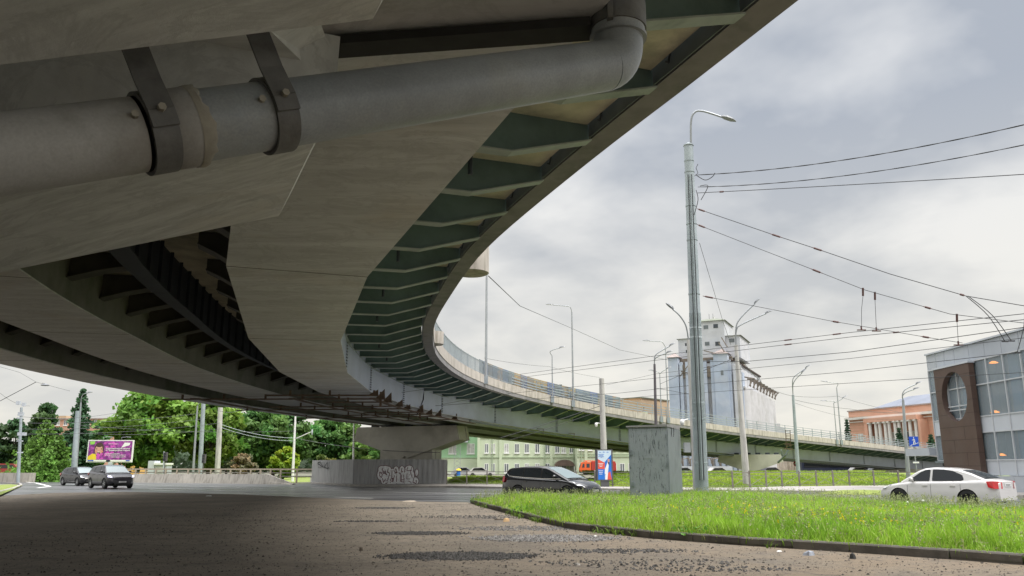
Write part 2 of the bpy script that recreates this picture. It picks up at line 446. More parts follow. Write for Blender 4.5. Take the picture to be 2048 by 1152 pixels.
# ------------------------------------------------------------------ ground, yard, road, pavement, kerbs
def sheet(name, pts, z, mat, nx=None):
    mb = MB(); mb.quad(*[(p[0], p[1], z) for p in pts]); return struct(name, mb, mat)
g0 = MB(); g0.quad((-2500, -600, 0), (2500, -600, 0), (2500, 3500, 0), (-2500, 3500, 0)); struct('ground', g0, 'waste_ground')
def gp(l, z=0): return [G(x, y, z) for x, y in l]
road_near = [(0, 992), (110, 986), (250, 984), (480, 989), (700, 999), (850, 1004), (935, 1005)]
KERB = [(941, 1007), (985, 1020), (1060, 1040), (1130, 1058), (1300, 1078), (1480, 1092), (1700, 1106), (1900, 1120), (2048, 1132)]
kpts = [Vector(p) for p in gp(KERB)]
kpts += [kpts[-1] + (kpts[-1] - kpts[-2]).normalized() * 12]
back = [(943, 1005), (1100, 1005), (1250, 1003.5), (1340, 999), (1420, 996), (1500, 997), (1650, 1008), (1800, 1019), (1950, 1029), (2048, 1034)]
bpts = [Vector(p) for p in gp(back)]; bpts += [bpts[-1] + (bpts[-1] - bpts[-2]).normalized() * 14]
road_far = [(-500, 961), (0, 962), (150, 963.5), (270, 965), (420, 966.5), (560, 968.5), (622, 967.5), (700, 973), (893, 975), (1010, 977.5), (1230, 981), (1400, 984), (1560, 985), (1680, 986), (1800, 989), (2048, 996), (2500, 1010)]
rf = [Vector(p) for p in gp(road_far)]
yard = [p for p in gp(road_near)] + kpts + [Vector((40, -40, 0)), Vector((-60, -40, 0)), Vector((-60, 30, 0))]
sheet('road', [Vector((-90, 30, 0))] + gp([(-60, 997)]) + gp([(0, 1000), (250, 992), (480, 997), (700, 1008), (960, 1016)]) + [Vector((40, 10, 0)), Vector((60, 10, 0))] + list(reversed(rf)), .004, 'wet_asphalt')
# the dirt yard: a subdivided sheet with shallow ruts
sheet('dirt_yard', yard, .012, 'dirt')
# far pavement between road and railing
pv = gp([(622, 964), (893, 968.5), (1010, 970), (1230, 974), (1400, 977), (1480, 979), (1560, 976), (1680, 974), (1800, 974), (2048, 978), (2500, 985)])
far_k = [p for p in rf[6:]]
mb = MB(); n = min(len(far_k), len(pv))
top = [Vector((p.x, p.y, .13)) for p in far_k[:n]]; inn = [Vector((p.x, p.y, .13)) for p in pv[:n]]
for i in range(n - 1): mb.quad(top[i], top[i + 1], inn[i + 1], inn[i])
struct('pavement', mb, 'pavement')
def kerb(name, pts, w, h, mat, gap=.02, seg=1.0, side=1):
    mb = MB()
    for a, b in zip(pts[:-1], pts[1:]):
        L = (b - a).length; n = max(1, round(L / seg)); d = (b - a) / n; nn = Vector((-d.y, d.x, 0)).normalized() * side
        for i in range(n):
            p, q = a + d * i, a + d * (i + 1); dd = d.normalized() * gap / 2
            j = random.uniform(-.012, .012); hz = h + random.uniform(-.008, .008)
            p2, q2 = p + dd + nn * j, q - dd + nn * (j + random.uniform(-.01, .01))
            c = .025
            prof = [(0, 0), (0, hz - c), (c, hz), (w, hz), (w, 0)]
            vs = [x0 + nn * o + Vector((0, 0, z)) for x0 in (p2, q2) for o, z in prof]
            mb.add(vs, [(0, 1, 2, 3, 4), (9, 8, 7, 6, 5)] + [(k, k + 5, (k + 1) % 5 + 5, (k + 1) % 5) for k in range(5)])
    return struct(name, mb, mat)
kerb('verge_kerb', kpts, .17, .17, 'kerb_stone', side=1, seg=1.3)
kerb('road_kerb', [Vector((p.x, p.y, 0)) for p in rf[6:]], .15, .15, 'kerb_light', side=1, seg=2.5)
# soil under the long grass
verge = kpts + list(reversed(bpts))
sheet('verge', verge, .05, 'verge_soil')
kerb('verge_back_kerb', bpts, .14, .12, 'kerb_light', side=-1, seg=2.)
# left corner: kerb, grass and path
sheet('corner_grass', gp([(-40, 1000), (0, 994), (44, 973), (20, 971), (-60, 974)]), .10, 'lawn')
kerb('corner_kerb', [Vector(p) for p in gp([(-60, 1008), (0, 987), (30, 979), (45, 972), (40, 969), (0, 967)])], .15, .14, 'kerb_light', side=1, seg=2)
# road markings, worn white lines
def marking(l, w, z=.0085):
    p = [Vector(q) for q in gp(l)]; mb = MB()
    for a, b in zip(p[:-1], p[1:]):
        n_ = Vector((-(b - a).y, (b - a).x, 0)).normalized() * w / 2
        mb.quad(*(Vector((q.x, q.y, z)) for q in (a - n_, b - n_, b + n_, a + n_)))
    return mb
mb = marking([(75, 976), (100, 973), (72, 966), (30, 963)], .25)
mb2 = marking([(270, 969.5), (420, 973), (560, 978.5), (750, 984), (900, 986.5), (1010, 988)], .16)
mb3 = marking([(250, 975), (400, 979), (520, 984.5)], .16)
mb5 = marking([(300, 979.5), (420, 984.5)], .15)
mb4 = marking([(670, 994.5), (745, 997)], .2)
for q in (mb2, mb3, mb4, mb5): mb.add(q.v, q.f)
struct('road_markings', mb, 'road_paint')
# zebra-like bars seen edge on near the barrier
mb = MB()
for k in range(7):
    x = 560 + k * 34
    mb6 = marking([(x, 976.2 + k * .3), (x + 18, 976.6 + k * .3)], .5); mb.add(mb6.v, mb6.f)
struct('road_dashes', mb, 'road_paint')

# ------------------------------------------------------------------ long grass on the verge (stuff)
def inpoly(P, poly):
    x, y = P[:, 0], P[:, 1]; c = np.zeros(len(P), bool); n = len(poly)
    for i in range(n):
        x1, y1 = poly[i][0], poly[i][1]; x2, y2 = poly[(i + 1) % n][0], poly[(i + 1) % n][1]
        k = ((y1 > y) != (y2 > y)) & (x < (x2 - x1) * (y - y1) / (y2 - y1 + 1e-12) + x1); c ^= k
    return c
def vnoise(P, s, seed):
    r = np.random.default_rng(seed); T = r.random((64, 64)); x = P[:, 0] * s + 200; y = P[:, 1] * s + 200
    xi, yi = np.floor(x).astype(int), np.floor(y).astype(int); fx, fy = x - xi, y - yi; fx = fx * fx * (3 - 2 * fx); fy = fy * fy * (3 - 2 * fy)
    g = lambda a, b: T[a % 64, b % 64]
    return (g(xi, yi) * (1 - fx) + g(xi + 1, yi) * fx) * (1 - fy) + (g(xi, yi + 1) * (1 - fx) + g(xi + 1, yi + 1) * fx) * fy
def blades(P, h, w, bend, col, z0):
    """each blade two quads: a bent ribbon; returns verts, tints grouped by 4"""
    n = len(P); a = rng.random(n) * 2 * np.pi; s = np.stack([np.cos(a), np.sin(a), np.zeros(n)], 1) * (w / 2)[:, None]
    b = rng.random(n) * 2 * np.pi; d = np.stack([np.cos(b), np.sin(b), np.zeros(n)], 1) * (bend * h)[:, None]
    base = np.concatenate([P, np.full((n, 1), z0)], 1); up = np.array([0, 0, 1.])
    mid = base + d * .3 + up * (h * .55)[:, None]; tip = base + d + up * (h * (1 - .25 * bend))[:, None]
    q1 = np.stack([base - s, base + s, mid + s * .8, mid - s * .8], 1); q2 = np.stack([mid - s * .8, mid + s * .8, tip + s * .15, tip - s * .15], 1)
    V = np.concatenate([q1, q2], 1).reshape(-1, 3)
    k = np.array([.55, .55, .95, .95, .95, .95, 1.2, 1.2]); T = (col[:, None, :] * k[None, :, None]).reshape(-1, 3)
    return V, T
vp = [(p.x, p.y) for p in verge]; xs = [p[0] for p in vp]; ys = [p[1] for p in vp]
N = 520000
P = np.stack([rng.uniform(min(xs), min(max(xs), 30), N), rng.uniform(min(ys), max(ys), N)], 1)
P = P[inpoly(P, vp)]
dist = P[:, 1]; keep = rng.random(len(P)) < np.clip(1.25 - (dist - 14) / 42, .45, 1); P = P[keep]
P = P[(P[:, 0] / P[:, 1] < .90)]
if len(P) > 150000: P = P[:175000]
n1 = vnoise(P, .9, 1); n2 = vnoise(P, .35, 2); n3 = vnoise(P, 2.5, 3)
# distance to the kerb and to the back edge shortens the grass
def dseg(P, L):
    d = np.full(len(P), 1e9)
    for a, b in zip(L[:-1], L[1:]):
        a_, b_ = np.array(a[:2]), np.array(b[:2]); ab = b_ - a_; tt = np.clip(((P - a_) @ ab) / (ab @ ab), 0, 1)
        d = np.minimum(d, np.linalg.norm(P - a_ - tt[:, None] * ab, axis=1))
    return d
dk = dseg(P, kpts); db = dseg(P, bpts)
h = (.16 + .16 * n1 + .07 * n3 + .20 * rng.random(len(P)) ** 2.2) * np.clip(.45 + dk / 1.6, .45, 1) * np.clip(.42 + db / 4, .42, 1)
wd = .010 + .010 * rng.random(len(P)) + .0005 * P[:, 1]
c1 = np.array([.17, .36, .028]); c2 = np.array([.38, .57, .065]); c3 = np.array([.46, .50, .17])
mixf = np.clip(n1 * .4 + .1 + n2 * .5 + rng.normal(0, .16, len(P)), 0, 1)[:, None]
col = c1 * (1 - mixf) + c2 * mixf; dry = (rng.random(len(P)) < .07 + .10 * (n2 > .6))[:, None]; col = np.where(dry, c3, col); col = col * (.74 + .42 * vnoise(P, 1.6, 11) + .12 * rng.normal(size=len(P)).clip(-1, 1))[:, None].clip(.4, 1.4)
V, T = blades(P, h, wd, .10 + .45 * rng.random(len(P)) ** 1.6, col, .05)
# seed stalks sticking up, most along the back edge
ns = 14000; ii = rng.integers(0, len(P), ns); pr = np.clip(1.1 - db[ii] / 5, .30, 1) ; ii = ii[rng.random(ns) < pr]
Ps = P[ii] + rng.normal(0, .05, (len(ii), 2)); hs = rng.uniform(.32, .62, len(ii)) * np.clip(.6 + dk[ii] / 3, .6, 1)
cs = np.tile(np.array([.27, .33, .12]), (len(ii), 1)) * rng.uniform(.7, 1.2, (len(ii), 1))
V2, T2 = blades(Ps, hs, np.full(len(ii), .014), .12 + .2 * rng.random(len(ii)), cs, .05)
# feathery heads
hd = np.concatenate([Ps, (hs * .93)[:, None]], 1)
k = 5; hp = np.repeat(hd, k, 0) + rng.normal(0, 1, (len(hd) * k, 3)) * np.array([.014, .014, .045])
def confetti(C, size, col, flat=False):
    n = len(C); a = rng.normal(size=(n, 3)); a /= np.linalg.norm(a, axis=1)[:, None]; b = rng.normal(size=(n, 3))
    if flat: a[:, 2] *= .3; b[:, 2] *= .3
    b -= a * (a * b).sum(1)[:, None]; b /= np.linalg.norm(b, axis=1)[:, None]; s = size[:, None]
    V = np.stack([C - a * s - b * s * .6, C + a * s - b * s * .6, C + a * s + b * s * .6, C - a * s + b * s * .6], 1).reshape(-1, 3)
    return V, np.repeat(col, 4, 0)
V3, T3 = confetti(hp, np.full(len(hp), .017), np.tile(np.array([.33, .36, .17]), (len(hp), 1)) * rng.uniform(.7, 1.25, (len(hp), 1)))
# leafy darker weeds
cw = P[rng.integers(0, len(P), 60)]; wv = np.repeat(cw, 40, 0) + rng.normal(0, .2, (2400, 2)); wz = .10 + .22 * rng.random((2400, 1))
V4, T4 = confetti(np.concatenate([wv, wz], 1), rng.uniform(.02, .04, 2400), np.tile(np.array([.11, .27, .035]), (2400, 1)) * rng.uniform(.6, 1.5, (2400, 1)))
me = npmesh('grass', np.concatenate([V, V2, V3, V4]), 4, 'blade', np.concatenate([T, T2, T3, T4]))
o = bpy.data.objects.new('grass', me); COL.objects.link(o); tag(o, 'long uncut bright green grass with seed heads on the verge', 'grass', kind='stuff')
# flowers
cl = np.array([G(x, y)[:2] for x, y in [(1480, 1040), (1520, 1060), (1600, 1065), (1690, 1080), (1990, 1070), (2040, 1085), (1560, 1045), (1740, 1050), (1975, 1060), (1430, 1030), (1400, 1050), (1650, 1062), (1820, 1090), (1700, 1012), (1900, 1062)]])
nf = 300; ci = rng.integers(0, len(cl), nf); fp = cl[ci] + rng.normal(0, 1, (nf, 2)) * np.array([.65, .5]); fp = np.concatenate([fp, P[rng.integers(0, len(P), 40)]])
fp = fp[inpoly(fp, vp)]; fp = fp[dseg(fp, kpts) > .35]; k = 4
fz = rng.uniform(.30, .50, len(fp)); C = np.repeat(np.concatenate([fp, fz[:, None]], 1), k, 0) + rng.normal(0, .015, (len(fp) * k, 3))
Vf, Tf = confetti(C, np.full(len(C), .014), np.tile(np.array([.85, .66, .02]), (len(C), 1)) * rng.uniform(.8, 1.1, (len(C), 1)))
me = npmesh('yellow_flowers', Vf, 4, 'flower', Tf); o = bpy.data.objects.new('yellow_flowers', me); COL.objects.link(o)
tag(o, 'small yellow meadow flowers scattered through the long grass', 'flowers', kind='stuff')
# dandelion clocks: five pale balls one can count
for i, (x, y) in enumerate([(1817, 1030), (1848, 1025), (1454, 999.6), (1664, 997.5)]):
    p = G(x, y + 8)
    r = thing('dandelion', ['white dandelion clock in the grass in front of the white sedan', 'second white dandelion clock, right beside the first one before the white sedan', 'pale dandelion head at the back of the verge just right of the big pole', 'pale dandelion head at the back of the verge between big pole and white sedan'][i], 'flower', p, 0, 'dandelion clocks in the long grass')
    a = MB(); a.tube([(0, 0, .05), (.01, 0, .3), (.02, 0, .46)], .005, 5); build('stem', a, 'lime', r)
    a = MB(); a.lathe([(0.001, .43), (.03, .445), (.04, .47), (.03, .495), (.001, .51)], 10, c=(.02, 0, 0)); build('seed_head', a, 'white_litter', r, smooth=60)
# ------------------------------------------------------------------ back lawn tufts beyond the railing (stuff)
fence_line = [(893, 972), (1015, 972.5), (1190, 976), (1300, 978), (1466, 980), (1565, 977), (1700, 975), (1900, 976)]
fl = [Vector(p) for p in gp(fence_line)]
N = 42000; tt = rng.random(N); idx = np.minimum((tt * (len(fl) - 1)).astype(int), len(fl) - 2); ff = tt * (len(fl) - 1) - idx
A = np.array([f[:2] for f in fl]); Pb = A[idx] * (1 - ff[:, None]) + A[idx + 1] * ff[:, None]
dep = rng.random(N) ** 1.8 * 38 + .3; Pb[:, 1] += dep; Pb[:, 0] += dep * Pb[:, 0] / Pb[:, 1] * .8
nb = vnoise(Pb, .25, 5); hb = (.16 + .3 * nb) * np.clip(dep / 3, .5, 1); wb_ = .05 + .05 * rng.random(N)
cb_ = (np.array([.19, .32, .035]) * (1 - nb[:, None]) + np.array([.36, .46, .07]) * nb[:, None]) * rng.uniform(.75, 1.2, (N, 1))
zb_ = np.interp(dep, [0, 4, 14, 28, 40], [.01, .10, .45, .78, .80]) * np.where(Pb[:, 0] < 8, .25, 1.)
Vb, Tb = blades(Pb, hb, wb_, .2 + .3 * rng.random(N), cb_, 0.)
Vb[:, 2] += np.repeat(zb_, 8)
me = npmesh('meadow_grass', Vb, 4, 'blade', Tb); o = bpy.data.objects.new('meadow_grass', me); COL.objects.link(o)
tag(o, 'rough green meadow grass behind the pavement railing', 'grass', kind='stuff')
mb = MB(); rows = []
fx_ = [Vector(p) for p in gp([(893, 971), (1015, 972), (1190, 975.5), (1300, 977.5), (1466, 979.5), (1565, 976.5), (1700, 974.5), (1900, 975.5), (2150, 976)])]
for dp, zz in ((0, .01), (4, .10), (14, .45), (28, .78), (40, .80), (48, .0)):
    rows.append([Vector((p.x * (1 + dp / p.y), p.y + dp, zz * (0.25 if p.x < 8 else 1.))) for p in fx_])
nq = len(fx_); mb.add([q for r_ in rows for q in r_], [(i * nq + k, i * nq + k + 1, (i + 1) * nq + k + 1, (i + 1) * nq + k) for i in range(5) for k in range(nq - 1)]); struct('meadow', mb, 'lawn', smooth=60)
sheet('left_lawn', gp([(-200, 962), (270, 963), (560, 966), (620, 964), (620, 952), (-200, 948)]), .006, 'lawn')
# a small green mound in the road fork
mb = MB(); c = G(1722, 988); ax = Vector((1, 0, 0)); n = 20
ring = [(1., 0.), (.8, .12), (.45, .2), (.001, .23)]
vs = [c + Vector((2.4 * r_ * math.cos(2 * math.pi * k / n), 1.6 * r_ * math.sin(2 * math.pi * k / n), z + .01)) for r_, z in ring for k in range(n)]
mb.add(vs, [(j * n + k, j * n + (k + 1) % n, (j + 1) * n + (k + 1) % n, (j + 1) * n + k) for j in range(3) for k in range(n)])
struct('grass_island', mb, 'lawn', smooth=60)

# ------------------------------------------------------------------ gravel in the potholes (stuff) and loose stones
patches = [((920, 1114), 1.15, .55, 2600, .07), ((838, 1068), .95, .42, 1200, .07), ((742, 1044), 1.0, .25, 400, .08), ((768, 1017), 1.0, .45, 700, .10), ((1095, 1078), 1.35, .75, 2200, .20), ((1050, 1058), 1.5, .7, 700, .16), ((1230, 1104), 1.2, .35, 350, .09), ((1290, 1128), 1.6, .5, 220, .09), ((980, 1035), 2., .8, 500, .10), ((1420, 1140), 1.3, .3, 160, .09)]
Cs, Ss, Ts = [], [], []
for (px_, sx_, sy_, n_, lum) in patches:
    c = G(*px_); r_ = np.sqrt(rng.random(n_)) ** 1.1 * (1 + rng.exponential(.12, n_)); a_ = rng.random(n_) * 2 * np.pi
    Cs.append(np.stack([c.x + sx_ * r_ * np.cos(a_), c.y + sy_ * r_ * np.sin(a_), np.full(n_, .018)], 1)); Ss.append(rng.uniform(.012, .032, n_)); Ts.append(np.tile([lum, lum * .96, lum * .92], (n_, 1)) * rng.uniform(.3, 1.6, (n_, 1)))
n_ = 17000; X = rng.uniform(-11, 9, n_); Y = 11 + 23 * rng.random(n_) ** 1.3; Q = np.stack([X, Y], 1); Q = Q[inpoly(Q, [(p[0], p[1]) for p in yard])]
Cs.append(np.concatenate([Q, np.full((len(Q), 1), .015)], 1)); Ss.append(rng.uniform(.004, .013, len(Q)) * rng.choice([1, 1, 1, 1, 1, 2.2], len(Q))); Ts.append(np.tile([.07, .06, .05], (len(Q), 1)) * rng.uniform(.3, 2.6, (len(Q), 1)))
Cc, Sc, Tc = np.concatenate(Cs), np.concatenate(Ss), np.concatenate(Ts)
# each stone a squashed irregular octahedron of 8 triangles
o6 = np.array([[1, 0, 0], [0, 1, 0], [-1, 0, 0], [0, -1, 0], [0, 0, .7], [0, 0, -.5]]); tri = np.array([[0, 1, 4], [1, 2, 4], [2, 3, 4], [3, 0, 4], [1, 0, 5], [2, 1, 5], [3, 2, 5], [0, 3, 5]])
jit = o6[None] * Sc[:, None, None] * rng.uniform(.6, 1.35, (len(Cc), 6, 1)); rot = rng.random(len(Cc)) * 6.28; cr, sr = np.cos(rot)[:, None], np.sin(rot)[:, None]
jx = jit[:, :, 0] * cr - jit[:, :, 1] * sr; jy = jit[:, :, 0] * sr + jit[:, :, 1] * cr; jit = np.stack([jx, jy, jit[:, :, 2]], 2) + Cc[:, None, :]
V = jit[:, tri.ravel(), :].reshape(-1, 3); T = np.repeat(Tc, 24, 0)
me = npmesh('gravel', V, 3, 'stone', T); o = bpy.data.objects.new('gravel', me); COL.objects.link(o)
tag(o, 'dark crushed stone filling the potholes and strewn over the dirt yard', 'gravel', kind='stuff')
# ragged weeds at the kerb foot (stuff)
L = []; 
for a, b in zip(kpts[:-1], kpts[1:]):
    for _ in range(int((b - a).length * 5)):
        q = a.lerp(b, random.random()); nrm = Vector((b.y - a.y, -(b.x - a.x), 0)).normalized(); q = q + nrm * abs(random.gauss(.03, .12)); L.append((q.x, q.y))
L = np.array(L); L = L[vnoise(L, 1.1, 9) > .62]; L = np.repeat(L, 9, 0) + rng.normal(0, .05, (len(L) * 9, 2)); n_ = len(L)
V, T = blades(L, rng.uniform(.05, .22, n_), np.full(n_, .018), .6 + .4 * rng.random(n_), np.tile([.18, .30, .04], (n_, 1)) * rng.uniform(.6, 1.4, (n_, 1)), .01)
me = npmesh('kerb_weeds', V, 4, 'blade', T); o = bpy.data.objects.new('kerb_weeds', me); COL.objects.link(o); tag(o, 'sparse weeds sprouting at the foot of the kerb', 'weeds', kind='stuff')
# litter and wood
def scrap(name, label, cat, px, size, mat, rz=0., lump=False):
    p = G(*px); mb = MB(); sx_, sy_, sz_ = size
    n = 9; top_ = [(sx_ / 2 * math.cos(2 * math.pi * k / n) * random.uniform(.7, 1.1), sy_ / 2 * math.sin(2 * math.pi * k / n) * random.uniform(.7, 1.1)) for k in range(n)]
    vs = [(x, y, .012) for x, y in top_] + [(x * .75, y * .75, .015 + sz_ * random.uniform(.6, 1.)) for x, y in top_] + [(0, 0, .015 + sz_ * 1.1)]
    mb.add(vs, [(k, (k + 1) % n, (k + 1) % n + n, k + n) for k in range(n)] + [(k + n, (k + 1) % n + n, 2 * n) for k in range(n)])
    o = build(name, mb, mat); o.location = p; o.rotation_euler = (0, 0, rz); tag(o, label, cat)
scrap('wood_piece', 'split yellowish piece of wood lying by the kerb end', 'wood', (1012, 1044), (.32, .12, .09), 'wood', .9)
scrap('wood_piece', 'thin brown stick lying left of the yellowish wood piece', 'wood', (998, 1041), (.34, .05, .03), 'bark', .1)
scrap('cardboard_piece', 'flat pale cardboard scrap at the edge of the wet road', 'litter', (818, 1004), (.75, .35, .05), 'cardboard', .1)
scrap('rag', 'crumpled grey rag lying at the foot of the kerb', 'litter', (1618, 1112), (.24, .16, .07), 'rag', .3)
scrap('paper_scrap', 'white paper scrap on the sand left of the grey rag', 'litter', (1558, 1105), (.13, .06, .02), 'white_litter', .4)
scrap('paper_scrap', 'white scrap on the dirt just right of the gravel patch', 'litter', (1190, 1075), (.12, .08, .03), 'white_litter', 1.)
scrap('paper_scrap', 'small white scrap on the dark dirt in front of the left cars', 'litter', (417, 993), (.35, .2, .05), 'white_litter', .3)
scrap('stone', 'dark fist sized stone on the sand right of the grey rag', 'stone', (1706, 1119), (.12, .1, .09), 'rubber', .3)
scrap('stone', 'brown stone on the dirt left of the long pothole', 'stone', (722, 1103), (.09, .08, .06), 'bark', .3)
scrap('stone', 'pale flat stone near the bottom edge of the yard', 'stone', (1155, 1132), (.1, .07, .03), 'kerb_light', .3)
# ------------------------------------------------------------------ the viaduct
CT = [(16.4, -23, 7.3), (13, -15, 7.3), (9.9, -7, 7.3), (6.8, 1, 7.3), (3.6, 9.25, 7.3), (2.75, 11.5, 7.3), (1.6, 14.4, 7.3), (-.3, 19.7, 7.3), (-1.25, 23.1, 7.3), (-2.1, 27, 7.3), (-3.1, 32, 7.3),
      (-3.7, 37, 7.3), (-4.05, 43.5, 7.3), (-3.4, 53.5, 7.33), (-.96, 64.3, 7.3), (3.35, 71.8, 6.86), (8.5, 77.7, 6.38), (14.2, 82.4, 5.82), (21.7, 88.9, 5.25), (28, 94.9, 4.9), (36.7, 103, 4.5), (46.5, 111, 4.02), (57, 118.9, 3.43), (65.6, 125.7, 3.0), (85, 141, 2.3), (110, 161, 1.6)]
CT = [Vector(c) for c in CT]
fine = []
for i in range(1, len(CT) - 2):
    p0, p1, p2, p3 = CT[i - 1:i + 3]
    for k in range(24):
        s = k / 24; fine.append(.5 * ((2 * p1) + (p2 - p0) * s + (2 * p0 - 5 * p1 + 4 * p2 - p3) * s * s + (3 * p1 - p0 - 3 * p2 + p3) * s ** 3))
for _ in range(90): fine = [fine[0]] + [(fine[i - 1] + fine[i] * 2 + fine[i + 1]) / 4 for i in range(1, len(fine) - 1)] + [fine[-1]]
STEP = 1.1; ST = [fine[0]]; acc = 0.
for a, b in zip(fine[:-1], fine[1:]):
    L = (b - a).length
    while acc + L >= STEP:
        f = (STEP - acc) / L; a = a + (b - a) * f; ST.append(a); L = (b - a).length; acc = 0.
    acc += L
NS = len(ST)
DR = []
for i in range(NS):
    d = ST[min(i + 1, NS - 1)] - ST[max(i - 1, 0)]; d.z = 0; DR.append(d.normalized())
SH = [((1.2 + (16 - p.y) * .1 if p.y < 16 else np.interp(p.y, [16, 22, 27, 34, 42, 55], [1.2, .7, .35, 0, -.5, -.8])) if p.x < 8 else -.8) for p in ST]
def SP(i, off, dz):
    if off > 6.6 and ST[i].x > 18: off = 6.6 + (off - 6.6) * max(.3, 1 - .7 * (ST[i].x - 18) / 26)
    if off > 7.5: off = off + float(SH[i]) * min(1., (off - 7.5) / 1.)
    return SP0(i, off, dz)
def SP0(i, off, dz):
    """point beside the fascia line: off metres to the left of it, dz above its lower edge"""
    d = DR[i]; p = ST[i]; return Vector((p.x - d.y * off, p.y + d.x * off, p.z + dz))
def near_station(X, Y): return min(range(NS), key=lambda i: (ST[i].x - X) ** 2 + (ST[i].y - Y) ** 2)
def sweep(mb, prof, i0=0, i1=None, caps=True, gap=0, stride=1):
    i1 = NS - 1 if i1 is None else i1; n = len(prof); ii = list(range(i0, i1 + 1, stride))
    if ii[-1] != i1: ii.append(i1)
    vs = [SP(i, o, z) for i in ii for o, z in prof]; m = len(ii) - 1
    fs = [((i * n + k), (i * n + (k + 1) % n), ((i + 1) * n + (k + 1) % n), ((i + 1) * n + k)) for i in range(m) for k in range(n)]
    if caps: fs += [tuple(range(n)), tuple(m * n + k for k in range(n - 1, -1, -1))]
    return mb.add(vs, fs)
via = thing('viaduct', 'long curved road viaduct with three pale box girders and green brackets overhead', 'viaduct', (0, 20, 0))
def vb(name, mb, mats, parent=via, smooth=None): return build(name, mb, mats, parent, world=True, smooth=smooth)
vb('deck_slab', sweep(MB(), [(.55, .25), (.55, .55), (21.2, .55), (21.2, .25)]), 'deck_slab')
vb('left_edge_beam', sweep(MB(), [(21.2, 0), (21.2, 1.2), (21.6, 1.2), (21.6, 0)]), 'parapet_concrete')
vb('edge_beam', sweep(MB(), [(0, 0), (.46, 0), (.46, .3), (0.004, .3)]), 'edge_beam')
vb('edge_girder', sweep(MB(), [(.48, .02), (.50, .02), (.50, .02 + .52), (.48, .54)]), 'edge_steel')
# parapet in cast lengths with open joints
mb = MB(); i = 0
while i < NS - 4:
    j = min(i + 3, NS - 1); n = 4
    prof = [(-.03, .3), (.30, .3), (.30, .92), (-.03, .92)]
    for q in range(i, j):
        a = [SP(q, o, z) for o, z in prof]; b = [SP(q + 1, o, z) for o, z in prof]
        if q == j - 1: b = [x.lerp(y, .975) for x, y in zip(a, b)]
        f = [(k, (k + 1) % 4, (k + 1) % 4 + 4, k + 4) for k in range(4)]
        if q == i: f.append((0, 1, 2, 3))
        if q == j - 1: f.append((7, 6, 5, 4))
        mb.add(a + b, f)
    i = j
vb('parapet', mb, 'parapet_concrete')
# box girders
BOX = [(3.75, 6.40), (9.7, 12.3), (15.0, 16.9)]; D = -1.8; STR = 8; S0 = (near_station(-4.1, 18.9) + 4 if False else 0)
for k, (o1, o2) in enumerate(BOX):
    b_ = vb('box_girder', sweep(MB(), [(o1, D), (o1, .25), (o2, .25), (o2, D)], stride=STR if k == 0 else 1), 'girder_web' if k == 0 else 'girder_green')
    vb('soffit_plate', sweep(MB(), [(o1 - .10, D - .035), (o1 - .10, D - .003), (o2 + .10, D - .003), (o2 + .10, D - .035)], stride=STR if k == 0 else 1), 'soffit_paint', b_)
    # transverse seams in the soffit
    for i in range(4 if k else STR // 2 * 0, NS, 6 if k else STR):
        if not (4 < ST[i].y < 60): continue
        mb = MB(); a, b = SP(i, o1 - .1, D - .038), SP(i, o2 + .1, D - .038); mb.bar(a, b, .018, .006); vb('soffit_seam', mb, 'bracket_dark', b_)
    i0, i1 = near_station(-4, 43), near_station(65, 125)
    if k == 0:
        for i in range(STR, NS - 8, STR):
            if not (ST[i].y > 27): continue
            mb = MB(); a, b = SP(i, o1 - .012, D + .05), SP(i, o1 - .012, .0); mb.bar(a, b, .05, .30, up=DR[i])
            for z in np.arange(D + .12, -.05, .13):
                for s in (-.10, -.04, .04, .10):
                    p = SP(i, o1 - .045, z) + DR[i] * s; mb.k = 1; mb.box(p, (.045, .045, .055)); mb.k = 0
            vb('splice_plate', mb, ['girder_web', 'bolt'], b_)
# cantilever brackets on the right
cnt = 0
def rib(i, o_web, o_tip, zweb, zmid, omid, ztip, mb, th=.025, fl=.26, top=.25):
    d = DR[i]
    prof = [(o_web, top), (o_web, zweb), (omid, zmid), (o_tip, ztip), (o_tip, top)]
    pts = [SP(i, o, z) - d * th / 2 for o, z in prof]
    mb.k = 0; mb.prism(pts, d * th); mb.k = 1
    for (a, b) in ((1, 2), (2, 3)):
        A, B = SP(i, *prof[a]) - Vector((0, 0, .012)), SP(i, *prof[b]) - Vector((0, 0, .012)); n3 = (B - A).normalized().cross(d).normalized()
        mb.bar(A, B, fl, .028, up=n3 if n3.z > 0 else -n3)
first_rib = near_station(3.2, 9.9)
for i in range(first_rib % 2, NS - 2, 2):
    if cnt >= 84 or ST[i].y < 5.5: continue
    mb = MB(); rib(i, 3.92, .52, -.50, -.50, 2.05, -.06, mb)
    vb('cantilever_bracket', mb, ['bracket_teal', 'bracket_flange']); cnt += 1
# longitudinal stringer along the tips and one at the web
vb('web_ledge', sweep(MB(), [(3.60, -.50), (3.60, -.47), (3.75, -.47), (3.75, -.50)]), 'bracket_flange')
# gutter hooks on the edge girder
for i in range(2, NS, 1):
    if 8 < ST[i].y < 44:
        mb = MB(); p = SP(i, .53, .28) + DR[i] * .55; q = SP(i, .62, .12) + DR[i] * .55
        mb.tube([p, p.lerp(q, .5) + Vector((0, 0, -.10)), q], .018, 5); vb('hook', mb, 'dark_steel')
